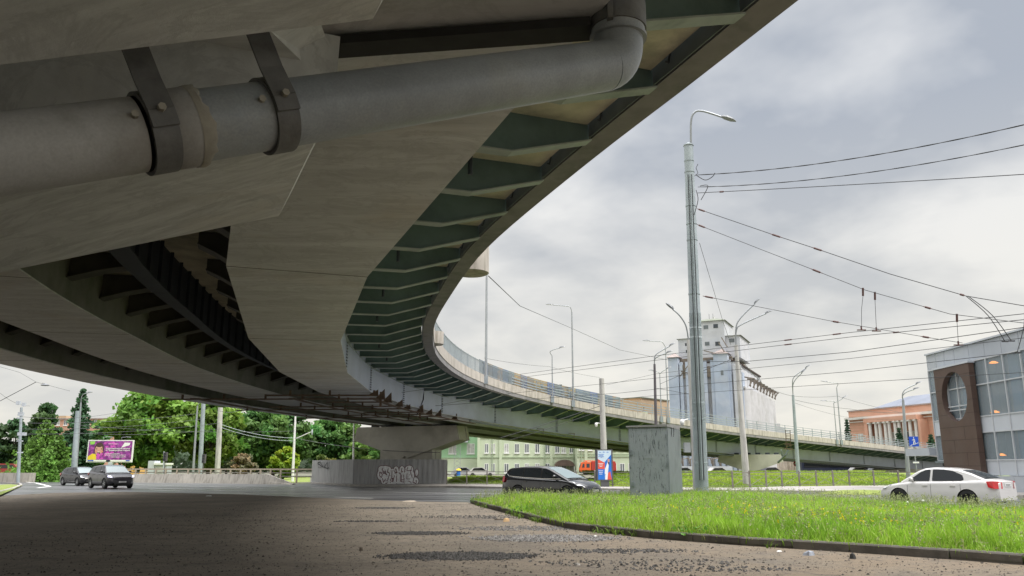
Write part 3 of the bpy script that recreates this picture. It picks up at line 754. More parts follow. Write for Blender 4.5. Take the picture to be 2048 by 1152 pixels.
# short drain spouts hanging under the cantilever
for (px_, py_) in [(967, 255), (857, 440), (803, 530), (783, 607), (783, 655), (795, 690)]:
    ray = W(px_, py_, 10) - Vector((0, 0, CH)); best = Vector((0, 0, CH)) + ray * ((7.5 - CH) / ray.z)
    i = min(range(NS), key=lambda q: (SP(q, 2.4, 0) - Vector((best.x, best.y, ST[q].z))).length)
    j = i if (i - first_rib) % 2 else i + 1
    p = SP(j, 2.4, .3); mb = MB(); mb.tube([p, p + Vector((0, 0, -.85))], .045, 8); mb.tube([p + Vector((0, 0, -.06)), p + Vector((0, 0, -.10))], .085, 8); vb('drain_spout', mb, 'dark_steel')
# inner brackets of the other girders and the dark edge girder between the decks
cb1 = 0
for k, (off, sgn, ln) in enumerate([(9.7, -1, 1.35), (15.0, -1, 1.1), (6.40, 1, .8)]):
    for i in range(first_rib % 2, NS - 2, 2):
        if ST[i].y < 7 or ST[i].y > 72: continue
        mb = MB(); tip = off + sgn * ln
        rib(i, off, tip, -1.22, -1.0, off + sgn * ln * .5, -.82, mb, th=.16, fl=.5, top=-.52); vb('inner_bracket', mb, ['bracket_dark', 'bracket_dark']); cb1 += 1
    o_a, o_b = (off, off + sgn * ln)
    vb('walkway_slab', sweep(MB(), [(min(o_a, o_b) + .01, -.50), (max(o_a, o_b) - .01, -.50), (max(o_a, o_b) - .01, -.36), (min(o_a, o_b) + .01, -.36)], near_station(5, 5), near_station(0, 68)), 'deck_slab')
for off in (8.2, 13.75):
    e = vb('stringer_girder', sweep(MB(), [(off, -1.0), (off, .25), (off + .04, .25), (off + .04, -1.0)]), 'dark_steel')
    mb = MB()
    for i in range(0, NS - 1):
        if 5 < ST[i].y < 75: mb.bar(SP(i, off - .05, -1.0), SP(i, off - .05, .24), .09, .05, up=DR[i])
    mb.add(*((lambda q: (q.v, q.f))(sweep(MB(), [(off - .12, -1.05), (off - .12, -1.01), (off + .16, -1.01), (off + .16, -1.05)]))))
    vb('stiffener', mb, 'dark_steel', e)
# tongue plates above the joint over the first pier
j0 = near_station(*(ST[near_station(4.4, 7.3)][:2]))
mb = MB(); mb.bar((-3.8, 7.22, 5.40), (.72, 6.60, 5.40), .27, .09); vb('expansion_joint', mb, 'rubber')
# trolley wire guard frames hung below the girders
for q in range(9):
    i = near_station(-4, 43.0) + int(q * 2.4)
    mb = MB(); oR = 3.05 + .04 * q; oL = [9.5, 16.2, 7.0, 12.5, 16, 8, 11, 16, 9][q]
    a, b = SP(i, oR, D - .30), SP(i, oL, D - .30); mb.bar(a, b, .30, .06)
    for o_ in np.arange(oR + .25, oL, 2.35): mb.bar(SP(i, o_, D - .30), SP(i, o_, D - .03), .10, .10)
    hh = random.uniform(.1, .4); tri = [SP(i, oR + .02, D - .27), SP(i, oR + .55, D - .27), SP(i, oR + .05, D + hh - .12)]; mb.prism(tri, DR[i] * .06)
    if q % 4 == 1: mb.bar(SP(i, oR + .25, D - .75), SP(i, oR + .25, D + .1), .13, .07)
    vb('wire_guard_frame', mb, 'rust')
for o_ in (3.4,):
    i = near_station(-4, 43.5); vb('wire_guard_board', sweep(MB(), [(o_, D - .36), (o_, D - .33), (o_ + .35, D - .33), (o_ + .35, D - .36)], i, i + 21), 'rust')
for o_ in (8.2, 13.6):
    i = near_station(-4, 43.5); vb('wire_guard_board', sweep(MB(), [(o_, D - .36), (o_, D - .33), (o_ + .5, D - .33), (o_ + .5, D - .36)], i, i + 21), 'rust')
# service cable drooping beside the web
i = near_station(-2.8, 57); mb = MB(); p = SP(i, 3.62, -.55)
mb.tube([p, p + Vector((.03, -.3, -.6)), p + Vector((-.15, -.9, -1.3)), p + Vector((-.3, -1.3, -1.75))], .035, 6); vb('cable', mb, 'wire')
# service pipe along the outer flange
vb('service_pipe', sweep(MB(), [(3.30, D - .30), (3.30, D - .17), (3.43, D - .17), (3.43, D - .30)], near_station(-.5, 65), near_station(60, 121)), 'edge_steel')
for (px_, ) in [(1075,), (1130,)]:
    i = min(range(NS), key=lambda q: abs(SP(q, 3.4, D).x / (SP(q, 3.4, D).y / 1.009) - (px_ - 1024) / F) + (0 if SP(q, 3.4, D).y > 60 else 9))
    mb = MB(); p = SP(i, 3.2, D + .05); mb.bar(p, p + Vector((.6, .5, 0)), .1, .08); mb.bar(p + Vector((.55, .45, 0)), p + Vector((.55, .45, -.5)), .07, .07); vb('wire_hanger', mb, 'fence_metal')
# railing: posts and panels on the parapet
rail0 = near_station(-3.8, 40)
npn = 0
for i in range(rail0, NS - 6, 2):
    mb = MB(); p = SP(i, .13, .92); mb.bar(p, p + Vector((0, 0, 1.02)), .07, .07); vb('railing_post', mb, 'rail_steel')
    a, b = SP(i, .13, .92), SP(i + 2, .13, .92); U = Vector((0, 0, 1)); mb = MB()
    mid = SP(i + 1, .13, .92)
    for s0, s1 in ((a, mid), (mid, b)):
        mb.bar(s0 + U * .97, s1 + U * .97, .05, .05)
        if ST[i].y < 66:
            mb.bar(s0 + U * .12, s1 + U * .12, .04, .04)
            for k in range(7): q = s0.lerp(s1, (k + .5) / 7); mb.bar(q + U * .12, q + U * .97, .028, .028)
        else:
            for z in (.2, .42, .66): mb.bar(s0 + U * z, s1 + U * z, .03, .10)
    vb('railing_panel', mb, 'rail_steel'); npn += 1
# painted noise panels behind the railing
cols = [(118, 150, 170), (92, 140, 175), (200, 170, 110), (80, 120, 150), (205, 150, 80), (70, 130, 190), (120, 160, 170), (225, 185, 90), (60, 110, 200), (150, 130, 100), (215, 180, 70), (70, 130, 160), (50, 110, 205), (90, 105, 110), (200, 165, 80), (100, 150, 190), (120, 130, 130)]
plain('panel_bar', (.2, .22, .24), .6, .1, 2)
k = 0
for i in range(near_station(-2.2, 60), near_station(11, 80), 1):
    m_ = 'mural_%d' % k
    c1 = cols[k % len(cols)]; c2 = cols[(k * 5 + 3) % len(cols)]
    m, t, b = newmat(m_); g = t.node('ShaderNodeNewGeometry').outputs['Position']
    t.set(b.inputs['Base Color'], t.mix(t.ramp(t.noise(t.mapping(g, (.8, .8, 2.2)), 1.1, 4, .6, .5), .42, .58), tuple(x * .32 + .14 for x in S(c1)), tuple(x * .32 + .14 for x in S(c2))))
    mb = MB(); a, b2 = SP(i, .40, .95), SP(i + 1, .40, .95).lerp(SP(i, .40, .95), .03); U = Vector((0, 0, 1))
    mb.prism([a, b2, b2 + U * 1.18, a + U * 1.18], (DR[i].yx.to_3d() * Vector((-.03, .03, 0))) if False else Vector((-DR[i].y, DR[i].x, 0)) * .03)
    vb('mural_panel', mb, m_); k += 1
# round lamp plinth bulging out of the parapet
c = W(942, 545, 25.0); c.z = 7.38; mb = MB()
mb.lathe([(.001, 0), (.50, 0), (.56, .03), (.56, 1.02), (.50, 1.06), (.001, 1.06)], 40, c=c); vb('lamp_plinth', mb, 'parapet_concrete', smooth=40)
c = SP(near_station(-3.9, 41), .0, .28); mb = MB(); mb.lathe([(.001, 0), (.42, 0), (.46, .03), (.46, .66), (.001, .66)], 32, c=c); vb('lamp_plinth', mb, 'parapet_concrete', smooth=40)
# ---- piers
def hammerhead(name, centre, ax, half, width, top, endh, slope, colw, colh=0., grooves=True, label_parent=via):
    """cap with sloping underside: ax = unit vector along the cap"""
    ax = Vector(ax); ay = Vector((-ax.y, ax.x, 0)); mb = MB()
    def prof(inset=0.):
        zb = top - endh - slope * half
        return [(-half + .28, top), (-half, top - endh), (-.25, zb), (0, zb + .22), (.25, zb), (half, top - endh), (half - .28, top)]
    P_ = prof(); c = Vector(centre)
    mb.prism([c + ax * a + Vector((0, 0, z)) - ay * width / 2 for a, z in P_], ay * width)
    p = vb(name, mb, 'pier_concrete')
    # raised ribs on both ends
    for s in (-1, 1):
        for y0 in (-width / 2 + .05, width / 2 - .45):
            mb = MB()
            q = [c + ax * s * (half - .30 + d_) + ay * y0 + Vector((0, 0, z)) for d_, z in ((0, top - .02), (.12, top - .02), (.40, top - endh - .02), (.28, top - endh - .02))]
            mb.prism(q, ay * .4); vb('end_rib', mb, 'pier_concrete', p)
    zb = top - endh - slope * (half - colw) + .3
    mb = MB(); rzv = math.atan2(ax.y, ax.x); mb.box(c + Vector((0, 0, (zb - .2) / 2 + colh)), (colw * 2 - .1, width - .5, zb - .2), rz=rzv)
    mb.box(c + ax * (colw - .02) + ay * 0 + Vector((0, 0, (zb - .4) / 2)), (.12, width * .3, zb - .4), rz=rzv)
    mb.box(c + ax * (colw - .02) + ay * (-width * .38) + Vector((0, 0, (zb - .4) / 2)), (.12, width * .2, zb - .4), rz=rzv)
    vb('pier_column', mb, 'pier_concrete', p)
    for s in (-.72, -.42, -.05, .25, .55, .82):
        mb = MB(); mb.box(c + ax * s * half + Vector((0, 0, top + .11)), (.55, .6, .22), rz=rzv); vb('bearing', mb, 'dark_steel', p)
    return p
c = GP(820, 73); d = DR[near_station(1.5, 69)]; axp = Vector((.93, -.37, 0)).normalized()
hammerhead('pier_cap', (c.x, c.y, 0), axp, 5.35, 2.3, 5.12, 1.25, .30, 2.75)
c = GP(1503, 96); d = Vector((.95, -.3, 0)).normalized()
hammerhead('pier_cap', (c.x, c.y, 0), d, 3.7, 2.3, 2.95, .85, .33, 1.1)
i = near_station(62, 123)
mb = MB(); p = SP(i, 4, 0); mb.box((p.x, p.y, .6), (8, 2, 1.2), rz=math.atan2(DR[i].y, DR[i].x) + 1.57); vb('abutment', mb, 'pier_concrete')
# ---- the near pier: twin hammerhead arms overhead
sx_ = Vector((-.92, -.40, 0)); sy_ = Vector((-.40, .917, 0)); TOP = 5.2
npier = None
def arm(e_far, e_near, slope, name, parent):
    """e_far, e_near: the two lower corners of the arm's end (z = 4.2)"""
    mb = MB(); ef, en = Vector(e_far), Vector(e_near)
    prof = [(-.16, TOP), (-.14, 4.55), (0, 4.2), (5.2, 4.2 - slope * 5.2), (9., 4.2 - slope * 5.2), (9., TOP)]
    a = [ef + sx_ * s + Vector((0, 0, z)) for s, z in prof]; b = [en + sx_ * s + Vector((0, 0, z)) for s, z in prof]; n = len(prof)
    mb.add(a + b, [tuple(range(n)), tuple(range(2 * n - 1, n - 1, -1))] + [(k, k + n, (k + 1) % n + n, (k + 1) % n) for k in range(n)])
    return vb(name, mb, 'cap_concrete', parent)
armA = arm((-2.57, 8.43, 0), (-1.66, 6.33, 0), .352, 'pier_cap', via)
armB = arm((-.86, 4.46, 0), (.05, 2.36, 0), .378, 'cap_arm', armA)
mb = MB()   # recessed slab between the arms with a splayed end
q = [Vector((-1.57, 5.9, 0)), Vector((-1.68, 6.75, 0)), Vector((-9.5, 3.6, 0)), Vector((-8.6, 1.3, 0)), Vector((-.9, 4.35, 0))]
lo = [Vector((-1.93, 5.79, 4.9)), Vector((-1.72, 6.62, 4.9)), Vector((-9.5, 3.6, 4.9)), Vector((-8.6, 1.3, 4.9)), Vector((-2.6, 4.0, 4.9))]
hi = [Vector((-1.62, 6.10, 5.17)), Vector((-1.66, 7.0, 5.17)), Vector((-9.5, 3.6, 5.18)), Vector((-8.6, 1.3, 5.18)), Vector((-1.5, 4.5, 5.17))]
mb.add(lo + hi, [(4, 3, 2, 1, 0), (5, 6, 7, 8, 9)] + [(k, (k + 1) % 5, (k + 1) % 5 + 5, k + 5) for k in range(5)])
vb('recess_slab', mb, 'cap_concrete', armA)
mb = MB(); c = Vector((-2.1, 7.4, 0)) + sx_ * 6.8
mb.box((c.x, c.y, 1.2), (3.2, 2.4, 2.6), rz=math.atan2(.40, .92)); c = Vector((-.4, 3.4, 0)) + sx_ * 7.0; mb.box((c.x, c.y, 1.2), (3.2, 2.0, 2.6), rz=math.atan2(.40, .92))
vb('pier_column', mb, 'pier_concrete', armA)

# ------------------------------------------------------------------ drain pipe with its straps
pl = W(-260, 365, 3.75); p0 = W(0, 309, 4.28); p1 = W(1205, 137, 7.12); 
pipe = thing('drain_pipe', 'thick grey drain pipe under the near pier caps with an elbow to the deck', 'pipe', (0.9, 6.6, 3.9))
axis = (p1 - p0).normalized(); PR = .222
def pipept(px_):
    lo_, hi_ = 0., 1.
    for _ in range(40):
        m_ = (lo_ + hi_) / 2; q = p0.lerp(p1, m_); tt_ = (q - Vector((0, 0, CH))).dot(Vector((0, cp, sp))); x = 1024 + F * q.x / tt_
        if x < px_: lo_ = m_
        else: hi_ = m_
    return p0.lerp(p1, lo_)
sock = pipept(392)
def pb(name, mb, mats, parent=pipe, smooth=50): return build(name, mb, mats, parent, world=True, smooth=smooth)
mb = MB(); mb.tube([p0 - axis * 4, sock - axis * .35], PR, 40); mb.tube([sock - axis * .21, sock - axis * .19, sock], [PR + .001, PR + .020, PR + .022], 40); pb('old_pipe', mb, 'pipe_old')
# ragged sealant at the socket mouth
mb = MB(); n = 44; a_ = axis.cross(Vector((0, 0, 1))).normalized(); b_ = axis.cross(a_)
vs = []
for k in range(n):
    th = 2 * math.pi * k / n; r1, r2 = PR + .030, PR + random.uniform(.012, .034); e = random.uniform(.01, .035) + .015 * math.sin(3 * th)
    for (r_, s_) in ((r1 - .006, -.05), (r1, -.01), (r2, e), (PR - .01, e + .008)): vs.append(sock + axis * s_ + (a_ * math.cos(th) + b_ * math.sin(th)) * r_)
mb.add(vs, [(k * 4 + j, ((k + 1) % n) * 4 + j, ((k + 1) % n) * 4 + j + 1, k * 4 + j + 1) for k in range(n) for j in range(3)]); pb('sealant', mb, 'sealant', smooth=30)
# new pipe and elbow
vtop = W(1232, -60, 7.5)
corner = p1.copy(); up = Vector((0.02, 0.05, 1)).normalized(); el = []
c0 = W(1238, 128, 7.2); Rb = .30
for k in range(9):
    th = k / 8 * (math.pi / 2)
dirU = Vector((0, .0, 1)); 
tin = c0 - axis * .20; tout = c0 + dirU * .22
for k in range(11):
    s = k / 10; el.append(tin * (1 - s) ** 2 + c0 * 2 * s * (1 - s) + tout * s ** 2)
mb = MB(); mb.tube([sock - axis * .05, tin], PR, 40); pb('new_pipe', mb, 'pipe_paint')
mb = MB(); mb.tube(el, PR, 40); pb('elbow', mb, 'pipe_paint')
mb = MB(); mb.tube([tout, tout + dirU * .28], PR, 40); mb.tube([tout + dirU * .02, tout + dirU * .05], PR + .035, 40); mb.tube([tout + dirU * .03, tout + dirU * .05, tout + dirU * 2.6], [PR, PR + .02, PR + .02], 40); pb('riser', mb, 'pipe_paint')
def clamp(px_, hang, name='clamp'):
    c = pipept(px_); mb = MB(); n = 44; w_ = .075
    hd = Vector(hang); hd = (hd - axis * hd.dot(axis)).normalized(); sd = axis.cross(hd).normalized(); vs = []
    for k in range(n):
        th = 2 * math.pi * k / n; dv = sd * math.cos(th) + hd * math.sin(th)
        for (r_, s_) in ((PR + .002, -w_), (PR + .026, -w_), (PR + .026, w_), (PR + .002, w_)): vs.append(c + axis * s_ + dv * r_)
    mb.add(vs, [(k * 4 + j, ((k + 1) % n) * 4 + j, ((k + 1) % n) * 4 + (j + 1) % 4, k * 4 + (j + 1) % 4) for k in range(n) for j in range(4)])
    o = pb('clamp', mb, 'strap')
    # hanger: flat bar standing off the ring, bolted lug at its foot
    mb = MB(); side = -sd if sd.y > 0 else sd     # camera side
    foot = c + side * (PR * .98) + hd * .02; shoulder = c + side * (PR * .80) + hd * (PR * 1.02)
    M_ = .011
    def flat(a, b):
        mb.bar(a, b, .018, .15, up=axis)
    flat(foot - hd * .10 + side * .035, foot + side * .045); flat(foot + side * .045, shoulder + side * .05); flat(shoulder + side * .05, shoulder + hd * 1.9 + side * .02)
    pb('hanger_bar', mb, 'strap', o, smooth=None)
    mb = MB(); mb.tube([foot + side * .04, foot + side * .085], .024, 6); pb('bolt', mb, 'sealant', o, smooth=None); mb = MB(); mb.tube([foot - axis * .14, foot - axis * .14 + side * .035], .022, 8); pb('bolt', mb, 'sealant', o, smooth=None)
clamp(308, (-.12, .05, 1)); clamp(545, (-.10, .03, 1))
# bracket gripping the riser under the deck
mb = MB(); r0 = tout + dirU * .20
mb.tube([r0 + Vector((-.18, 0, .0)), r0 + Vector((-.45, .1, .04)), r0 + Vector((-.75, .35, .55)), r0 + Vector((-1.0, .6, 1.1))], [.10, .09, .09, .09], 12)
mb.tube([r0 + Vector((0, 0, -.09)), r0 + Vector((0, 0, .16))], PR + .035, 36); mb.bar(r0 + Vector((-.10, -.24, -.12)), r0 + Vector((-.10, -.24, .20)), .05, .07)
pb('riser_bracket', mb, 'strap')
# ------------------------------------------------------------------ cars
def lerp_tab(tab, x):
    if x <= tab[0][0]: return tab[0][1]
    for (x0, y0), (x1, y1) in zip(tab[:-1], tab[1:]):
        if x <= x1: return y0 + (y1 - y0) * (x - x0) / (x1 - x0)
    return tab[-1][1]
def make_car(name, label, cat, loc, rz, s):
    """x forward, z up. s: dict with L W H wb wr top(x,z shoulder line) roof(x,z) belt glazing"""
    L, Wd, wb, wr = s['L'], s['W'], s['wb'], s['wr']; hw = Wd / 2; fx = L / 2; fo = s.get('fo', .88); axf = fx - fo; axr = axf - wb
    t_ = thing(name, label, cat, loc, rz, s.get('group'))
    top = s['top']; roof = s['roof']; zb0 = s.get('zb', .22); belt = s['belt']; zr_max = max(z for _, z in roof); tum = s.get('tum', .17)
    # lower body, lofted
    xs_ = sorted(set([-fx, -fx + .06, -fx + .18, -fx + .42] + [x for x, _ in top] + list(np.arange(-fx + .6, fx - .55, .22)) + [fx - .45, fx - .22, fx - .09, fx - .02, fx]))
    xs2 = [];
    for x in xs_:
        if not xs2 or x - xs2[-1] > .03: xs2.append(x)
    def halfw(x):
        a = (fx - x); b = (x + fx); k = 1.
        if a < .75: k = min(k, 1 - .34 * (1 - a / .75) ** 2.3)
        if b < .55: k = min(k, 1 - .20 * (1 - b / .55) ** 2.2)
        return hw * k
    rings = []
    for x in xs2:
        zt = lerp_tab(top, x); h_ = halfw(x); a = fx - x; b = x + fx
        zb = zb0 + (.10 * (1 - min(a, .35) / .35) if a < .35 else 0) + (.10 * (1 - min(b, .35) / .35) if b < .35 else 0)
        ht = zt - zb
        pts = [(0, zb), (h_ * .90, zb), (h_ * .965, zb + .05), (h_ * .985, zb + .16), (h_ * 1.0, zb + .36 * ht), (h_ * .992, zb + .62 * ht), (h_ * .972, zt - .16 * ht), (h_ * .965, zt - .10 * ht), (h_ * .925, zt - .025), (h_ * .87, zt), (h_ * .45, zt + .025), (0, zt + .035)]
        rings.append([(x, y, z) for y, z in pts] + [(x, -y, z) for y, z in reversed(pts[1:-1])])
    n = len(rings[0]); mb = MB(); mb.add([p for r_ in rings for p in r_], [(i * n + k, i * n + (k + 1) % n, (i + 1) * n + (k + 1) % n, (i + 1) * n + k) for i in range(len(rings) - 1) for k in range(n)] + [tuple(range(n - 1, -1, -1)), tuple((len(rings) - 1) * n + k for k in range(n))])
    body = build('body', mb, [s['paint'], 'black_trim'], t_)
    # wheel arches cut out of the lower body
    cut = MB()
    for ax_ in (axf, axr):
        for sd in (-1, 1):
            cut.tube([(ax_, sd * (hw - .29), wr - .01), (ax_, sd * (hw + .09), wr - .01)], wr + .055, 36)
    co = build('arch_cutter', cut, 'black_trim')
    import bmesh
    for ob_2 in (co, body):
        bm_ = bmesh.new(); bm_.from_mesh(ob_2.data); bmesh.ops.remove_doubles(bm_, verts=bm_.verts, dist=1e-5); bmesh.ops.recalc_face_normals(bm_, faces=bm_.faces); bm_.to_mesh(ob_2.data); bm_.free()
    mw_ = ROOTM[t_.name]
    sv = (body.parent, body.matrix_parent_inverse.copy()); body.parent = None
    md = body.modifiers.new('arch', 'BOOLEAN'); md.operation = 'DIFFERENCE'; md.object = co; md.solver = 'EXACT'
    bpy.context.view_layer.update(); dg = bpy.context.evaluated_depsgraph_get()
    me = bpy.data.meshes.new_from_object(body.evaluated_get(dg)); body.modifiers.clear(); old = body.data; body.data = me; body.parent = sv[0]
    bpy.data.objects.remove(co); bpy.data.meshes.remove(old)
    me.polygons.foreach_set('use_smooth', [True] * len(me.polygons)); me.set_sharp_from_angle(angle=R(38))
    for p in me.polygons:     # the inside of the arches is black
        c = p.center
        for ax_ in (axf, axr):
            r_ = math.hypot(c.x - ax_, c.z - (wr - .01))
            if (abs(r_ - wr - .055) < .025 and abs(p.normal.y) < .5) or (r_ < wr + .05 and abs(p.normal.y) > .9 and abs(c.y) < hw - .22): p.material_index = 1
    # greenhouse
    def yg(z): return hw * .90 - tum * (z - belt) / (zr_max - belt)
    rx = [p[0] for p in roof]; r2 = []
    gx = sorted(set(rx + [rx[0] + (rx[-1] - rx[0]) * k / 14 for k in range(15)])); rn = []
    for x in gx:
        zr = lerp_tab(roof, x); zbl = min(lerp_tab(top, x) - .03, zr - .01); z1 = max(zbl + .004, zr - .05)
        y0, y1 = yg(zbl), yg(z1); rn.append([(x, y0, zbl), (x, y1, z1), (x, y1 - .06, zr), (x, y1 * .5, zr + .018), (x, -y1 * .5, zr + .018), (x, -y1 + .06, zr), (x, -y1, z1), (x, -y0, zbl)])
    mb = MB(); n = 8; mb.add([p for r_ in rn for p in r_], [(i * n + k, i * n + (k + 1) % n, (i + 1) * n + (k + 1) % n, (i + 1) * n + k) for i in range(len(rn) - 1) for k in range(n)] + [tuple(range(n - 1, -1, -1)), tuple((len(rn) - 1) * n + k for k in range(n))])
    build('roof', mb, s.get('roofpaint', s['paint']), t_, smooth=32)
    def onside(x, z, sd, e=.012): return (x, sd * (yg(z) + e), z)
    def smoothpoly(poly, r_=.05):
        out = []; n_ = len(poly)
        for i in range(n_):
            p0_, p1_, p2_ = Vector(poly[i - 1]), Vector(poly[i]), Vector(poly[(i + 1) % n_])
            a = p1_ + (p0_ - p1_).normalized() * min(r_, (p0_ - p1_).length * .4); b = p1_ + (p2_ - p1_).normalized() * min(r_, (p2_ - p1_).length * .4)
            for k in range(5): q = k / 4; out.append(a * (1 - q) ** 2 + p1_ * 2 * q * (1 - q) + b * q * q)
        return out
    for poly in s['windows']:
        pp = smoothpoly([Vector((x, z)) for x, z in poly])
        for sd in (-1, 1):
            mb = MB(); pts = [onside(p.x, p.y, sd) for p in pp]
            cen = Vector((sum(p.x for p in pp) / len(pp), sum(p.y for p in pp) / len(pp)))
            mb.k = 1; mb.quad(*[onside(cen.x + (p.x - cen.x) * 1.03, cen.y + (p.y - cen.y) * 1.07, sd, .007) for p in pp]); mb.k = 0; mb.quad(*pts)
            build('side_window', mb, [s.get('glass', 'car_glass'), s.get('seal', 'black_trim')], t_)
    def cross_glass(nm, x0, x1, mat, inset=.06):
        z0, z1 = lerp_tab(roof, x0), lerp_tab(roof, x1); dx, dz = x1 - x0, z1 - z0; l_ = math.hypot(dx, dz); nx_, nz_ = -dz / l_, dx / l_
        if nz_ < 0: nx_, nz_ = -nx_, -nz_
        mb = MB(); rows = []
        for k in range(5):
            q = .04 + .92 * k / 4; x, z = x0 + dx * q, lerp_tab(roof, x0 + dx * q); y = yg(z - .03) - .06 - inset * .3
            rows.append([(x + nx_ * .014, y, z + nz_ * .008), (x + nx_ * .03, y * .5, z + nz_ * .028), (x + nx_ * .03, -y * .5, z + nz_ * .028), (x + nx_ * .014, -y, z + nz_ * .008)])
        for k in range(4):
            mb.add(rows[k] + rows[k + 1], [(0, 1, 5, 4), (1, 2, 6, 5), (2, 3, 7, 6)])
        return build(nm, mb, mat, t_, smooth=60)
    cross_glass('windshield', s['ws'][0], s['ws'][1], s.get('wsglass', 'car_glass_light')); cross_glass('rear_window', s['rw'][0], s['rw'][1], 'car_glass')
    # door gaps, handles, sill trim
    def yb(x, z):      # body side half width
        zt = lerp_tab(top, x); zb = zb0; ht = zt - zb; h_ = halfw(x)
        return h_ * lerp_tab([(zb, .9), (zb + .05, .965), (zb + .16, .985), (zb + .36 * ht, 1.), (zb + .62 * ht, .992), (zt - .16 * ht, .972), (zt - .1 * ht, .965), (zt, .87)], z)
    for sd in (-1, 1):
        for xd in s['gaps']:
            mb = MB(); zs = np.linspace(zb0 + .14, belt - .06, 8)
            for a, b in zip(zs[:-1], zs[1:]): mb.quad((xd - .006, sd * (yb(xd, a) + .004), a), (xd + .006, sd * (yb(xd, a) + .004), a), (xd + .006, sd * (yb(xd, b) + .004), b), (xd - .006, sd * (yb(xd, b) + .004), b))
            build('door_gap', mb, 'black_trim', t_)
        for xd in s['handles']:
            z = belt - .13; mb = MB(); mb.box((xd, sd * (yb(xd, z) + .018), z), (.19, .03, .035)); build('door_handle', mb, s['paint'], t_)
        mb = MB(); x0, x1 = axr + wr + .08, axf - wr - .08; mb.box(((x0 + x1) / 2, sd * (hw * .965), zb0 + .05), (x1 - x0, .05, .09)); build('sill', mb, s.get('sill', 'black_trim'), t_)
        if s.get('strip'):
            mb = MB(); pts = s['strip']
            for (xa, za), (xb, zb_) in zip(pts[:-1], pts[1:]): mb.bar(onside(xa, za, sd, .016), onside(xb, zb_, sd, .016), .012, .022)
            build('window_trim', mb, 'chrome', t_)
        # mirror
        xm = s['mirror']; ym = yg(belt + .06); mb = MB()
        mb.lathe([(.001, -.10), (.05, -.095), (.075, -.05), (.08, .03), (.06, .085), (.001, .10)], 14, 'Y', (0, 0, 0)); mb.v = [(xm + v[0] * .9, sd * (ym + .14) + v[1], belt + .10 + v[2] * .9) for v in mb.v]
        mb.box((xm, sd * (ym + .04), belt + .04), (.08, .12, .03)); build('mirror', mb, s.get('mirrorpaint', s['paint']), t_, smooth=50)
        # wheels
        for ax_ in (axf, axr):
            wh = thing('wheel', 'w', 'w', (0, 0, 0)); del wh['label']; del wh['category']
            wh.parent = t_; wh.location = (ax_, sd * (hw - .115), wr); wh.rotation_euler = (0, 0, 0 if sd > 0 else math.pi)
            tw = .105
            mb = MB(); mb.lathe([(wr * .64, -tw), (wr * .93, -tw), (wr * .99, -tw * .8), (wr, -tw * .5), (wr, tw * .5), (wr * .99, tw * .8), (wr * .93, tw), (wr * .64, tw)], 36, 'Y', closed=True)
            del ROOTM[wh.name]
            build('tyre', mb, 'tyre', wh, smooth=40)
            mb = MB(); mb.lathe([(wr * .66, .07), (wr * .66, .095), (wr * .61, .098), (wr * .60, .05)], 36, 'Y', closed=True); mb.lathe([(.001, .085), (.055, .085), (.065, .05), (.001, .05)], 16, 'Y')
            ns_ = s.get('spokes', 5)
            for k in range(ns_):
                th = 2 * math.pi * k / ns_; c_, s_ = math.cos(th), math.sin(th); w_ = .034 if ns_ > 6 else .055
                P1, P2 = Vector((c_ * .04, .075, s_ * .04)), Vector((c_ * wr * .63, .082, s_ * wr * .63)); mb.bar(P1, P2, w_, .03, up=(0, 1, 0))
            mb.k = 1; mb.disc((0, .035, 0), wr * .64, wr * .64, (1, 0, 0), (0, 0, 1), 24); mb.k = 0
            build('rim', mb, [s.get('rimmat', 'rim'), 'black_trim'], wh, smooth=30)
    # front: lamps, grille, plate
    def xz(z):     # where the bonnet line is at height z
        x = fx
        while x > fx - 1.2 and lerp_tab(top, x) < z + .015: x -= .01
        return x
    def fpt(y, z, e=.012):    # a point on the nose at height z
        # bulge of the nose in plan
        k = abs(y) / hw; return (fx - .70 * max(0, k - .62) ** 1.5 * 1.5 - max(0, z - .55) * .35 * (z > .55) + e, y, z)
    hz = s.get('hz', .66)
    for sd in (-1, 1):
        mb = MB(); y0, y1 = hw * .50, hw * .93; hh = s.get('hh', .13)
        cols_ = 6; up_, dn_ = [], []
        for k in range(cols_):
            q = k / (cols_ - 1); y = y0 + (y1 - y0) * q; x = x_at(y, s, fx, hw); zu, zd = hz + hh * (.25 + .6 * q), hz - hh * .5 + .03 * q
            up_.append((min(x, xz(zu) - .03 * 0), sd * y, zu)); dn_.append((min(x, xz(zd)), sd * y, zd))
        # push outwards a little so the lens stands proud
        f_ = [(k, k + 1, k + 1 + cols_, k + cols_) for k in range(cols_ - 1)]
        mb.add([(p[0] + .012, p[1] * 1.01, p[2] + .012) for p in up_] + [(p[0] + .014, p[1] * 1.01, p[2]) for p in dn_], f_)
        build('headlight', mb, s.get('lampmat', 'lamp_clear'), t_, smooth=60)
        mb = MB(); xr = -fx; z0, z1, yl0, yl1 = s['tail']
        pts = [(-fx + .36 * s.get('taillen', 1), hw * .975, z1), (-fx + .16, hw * .945, z1 + .01), (-fx + .03, hw * .80, z1), (-fx - .008, hw * yl0, z1 - .03), (-fx - .012, hw * yl0, z0), (-fx + .02, hw * .82, z0), (-fx + .12, hw * .955, z0), (-fx + .30 * s.get('taillen', 1), hw * .985, z0 + .05)]
        a = [(x - (.0), sd * (y + .012), z) for x, y, z in pts]
        mb.add(a, [(0, 1, 6, 7), (1, 2, 5, 6), (2, 3, 4, 5)]); build('tail_light', mb, 'lamp_red', t_)
    mb = MB(); gz, gh, gw = s.get('grille', (.60, .10, .40)); xg = min(fx, xz(gz + gh / 2)) + .012
    for k in range(4): mb.box((xg, 0, gz - gh / 2 + gh * (k + .5) / 4), (.03, gw * 2, gh / 4 * .5))
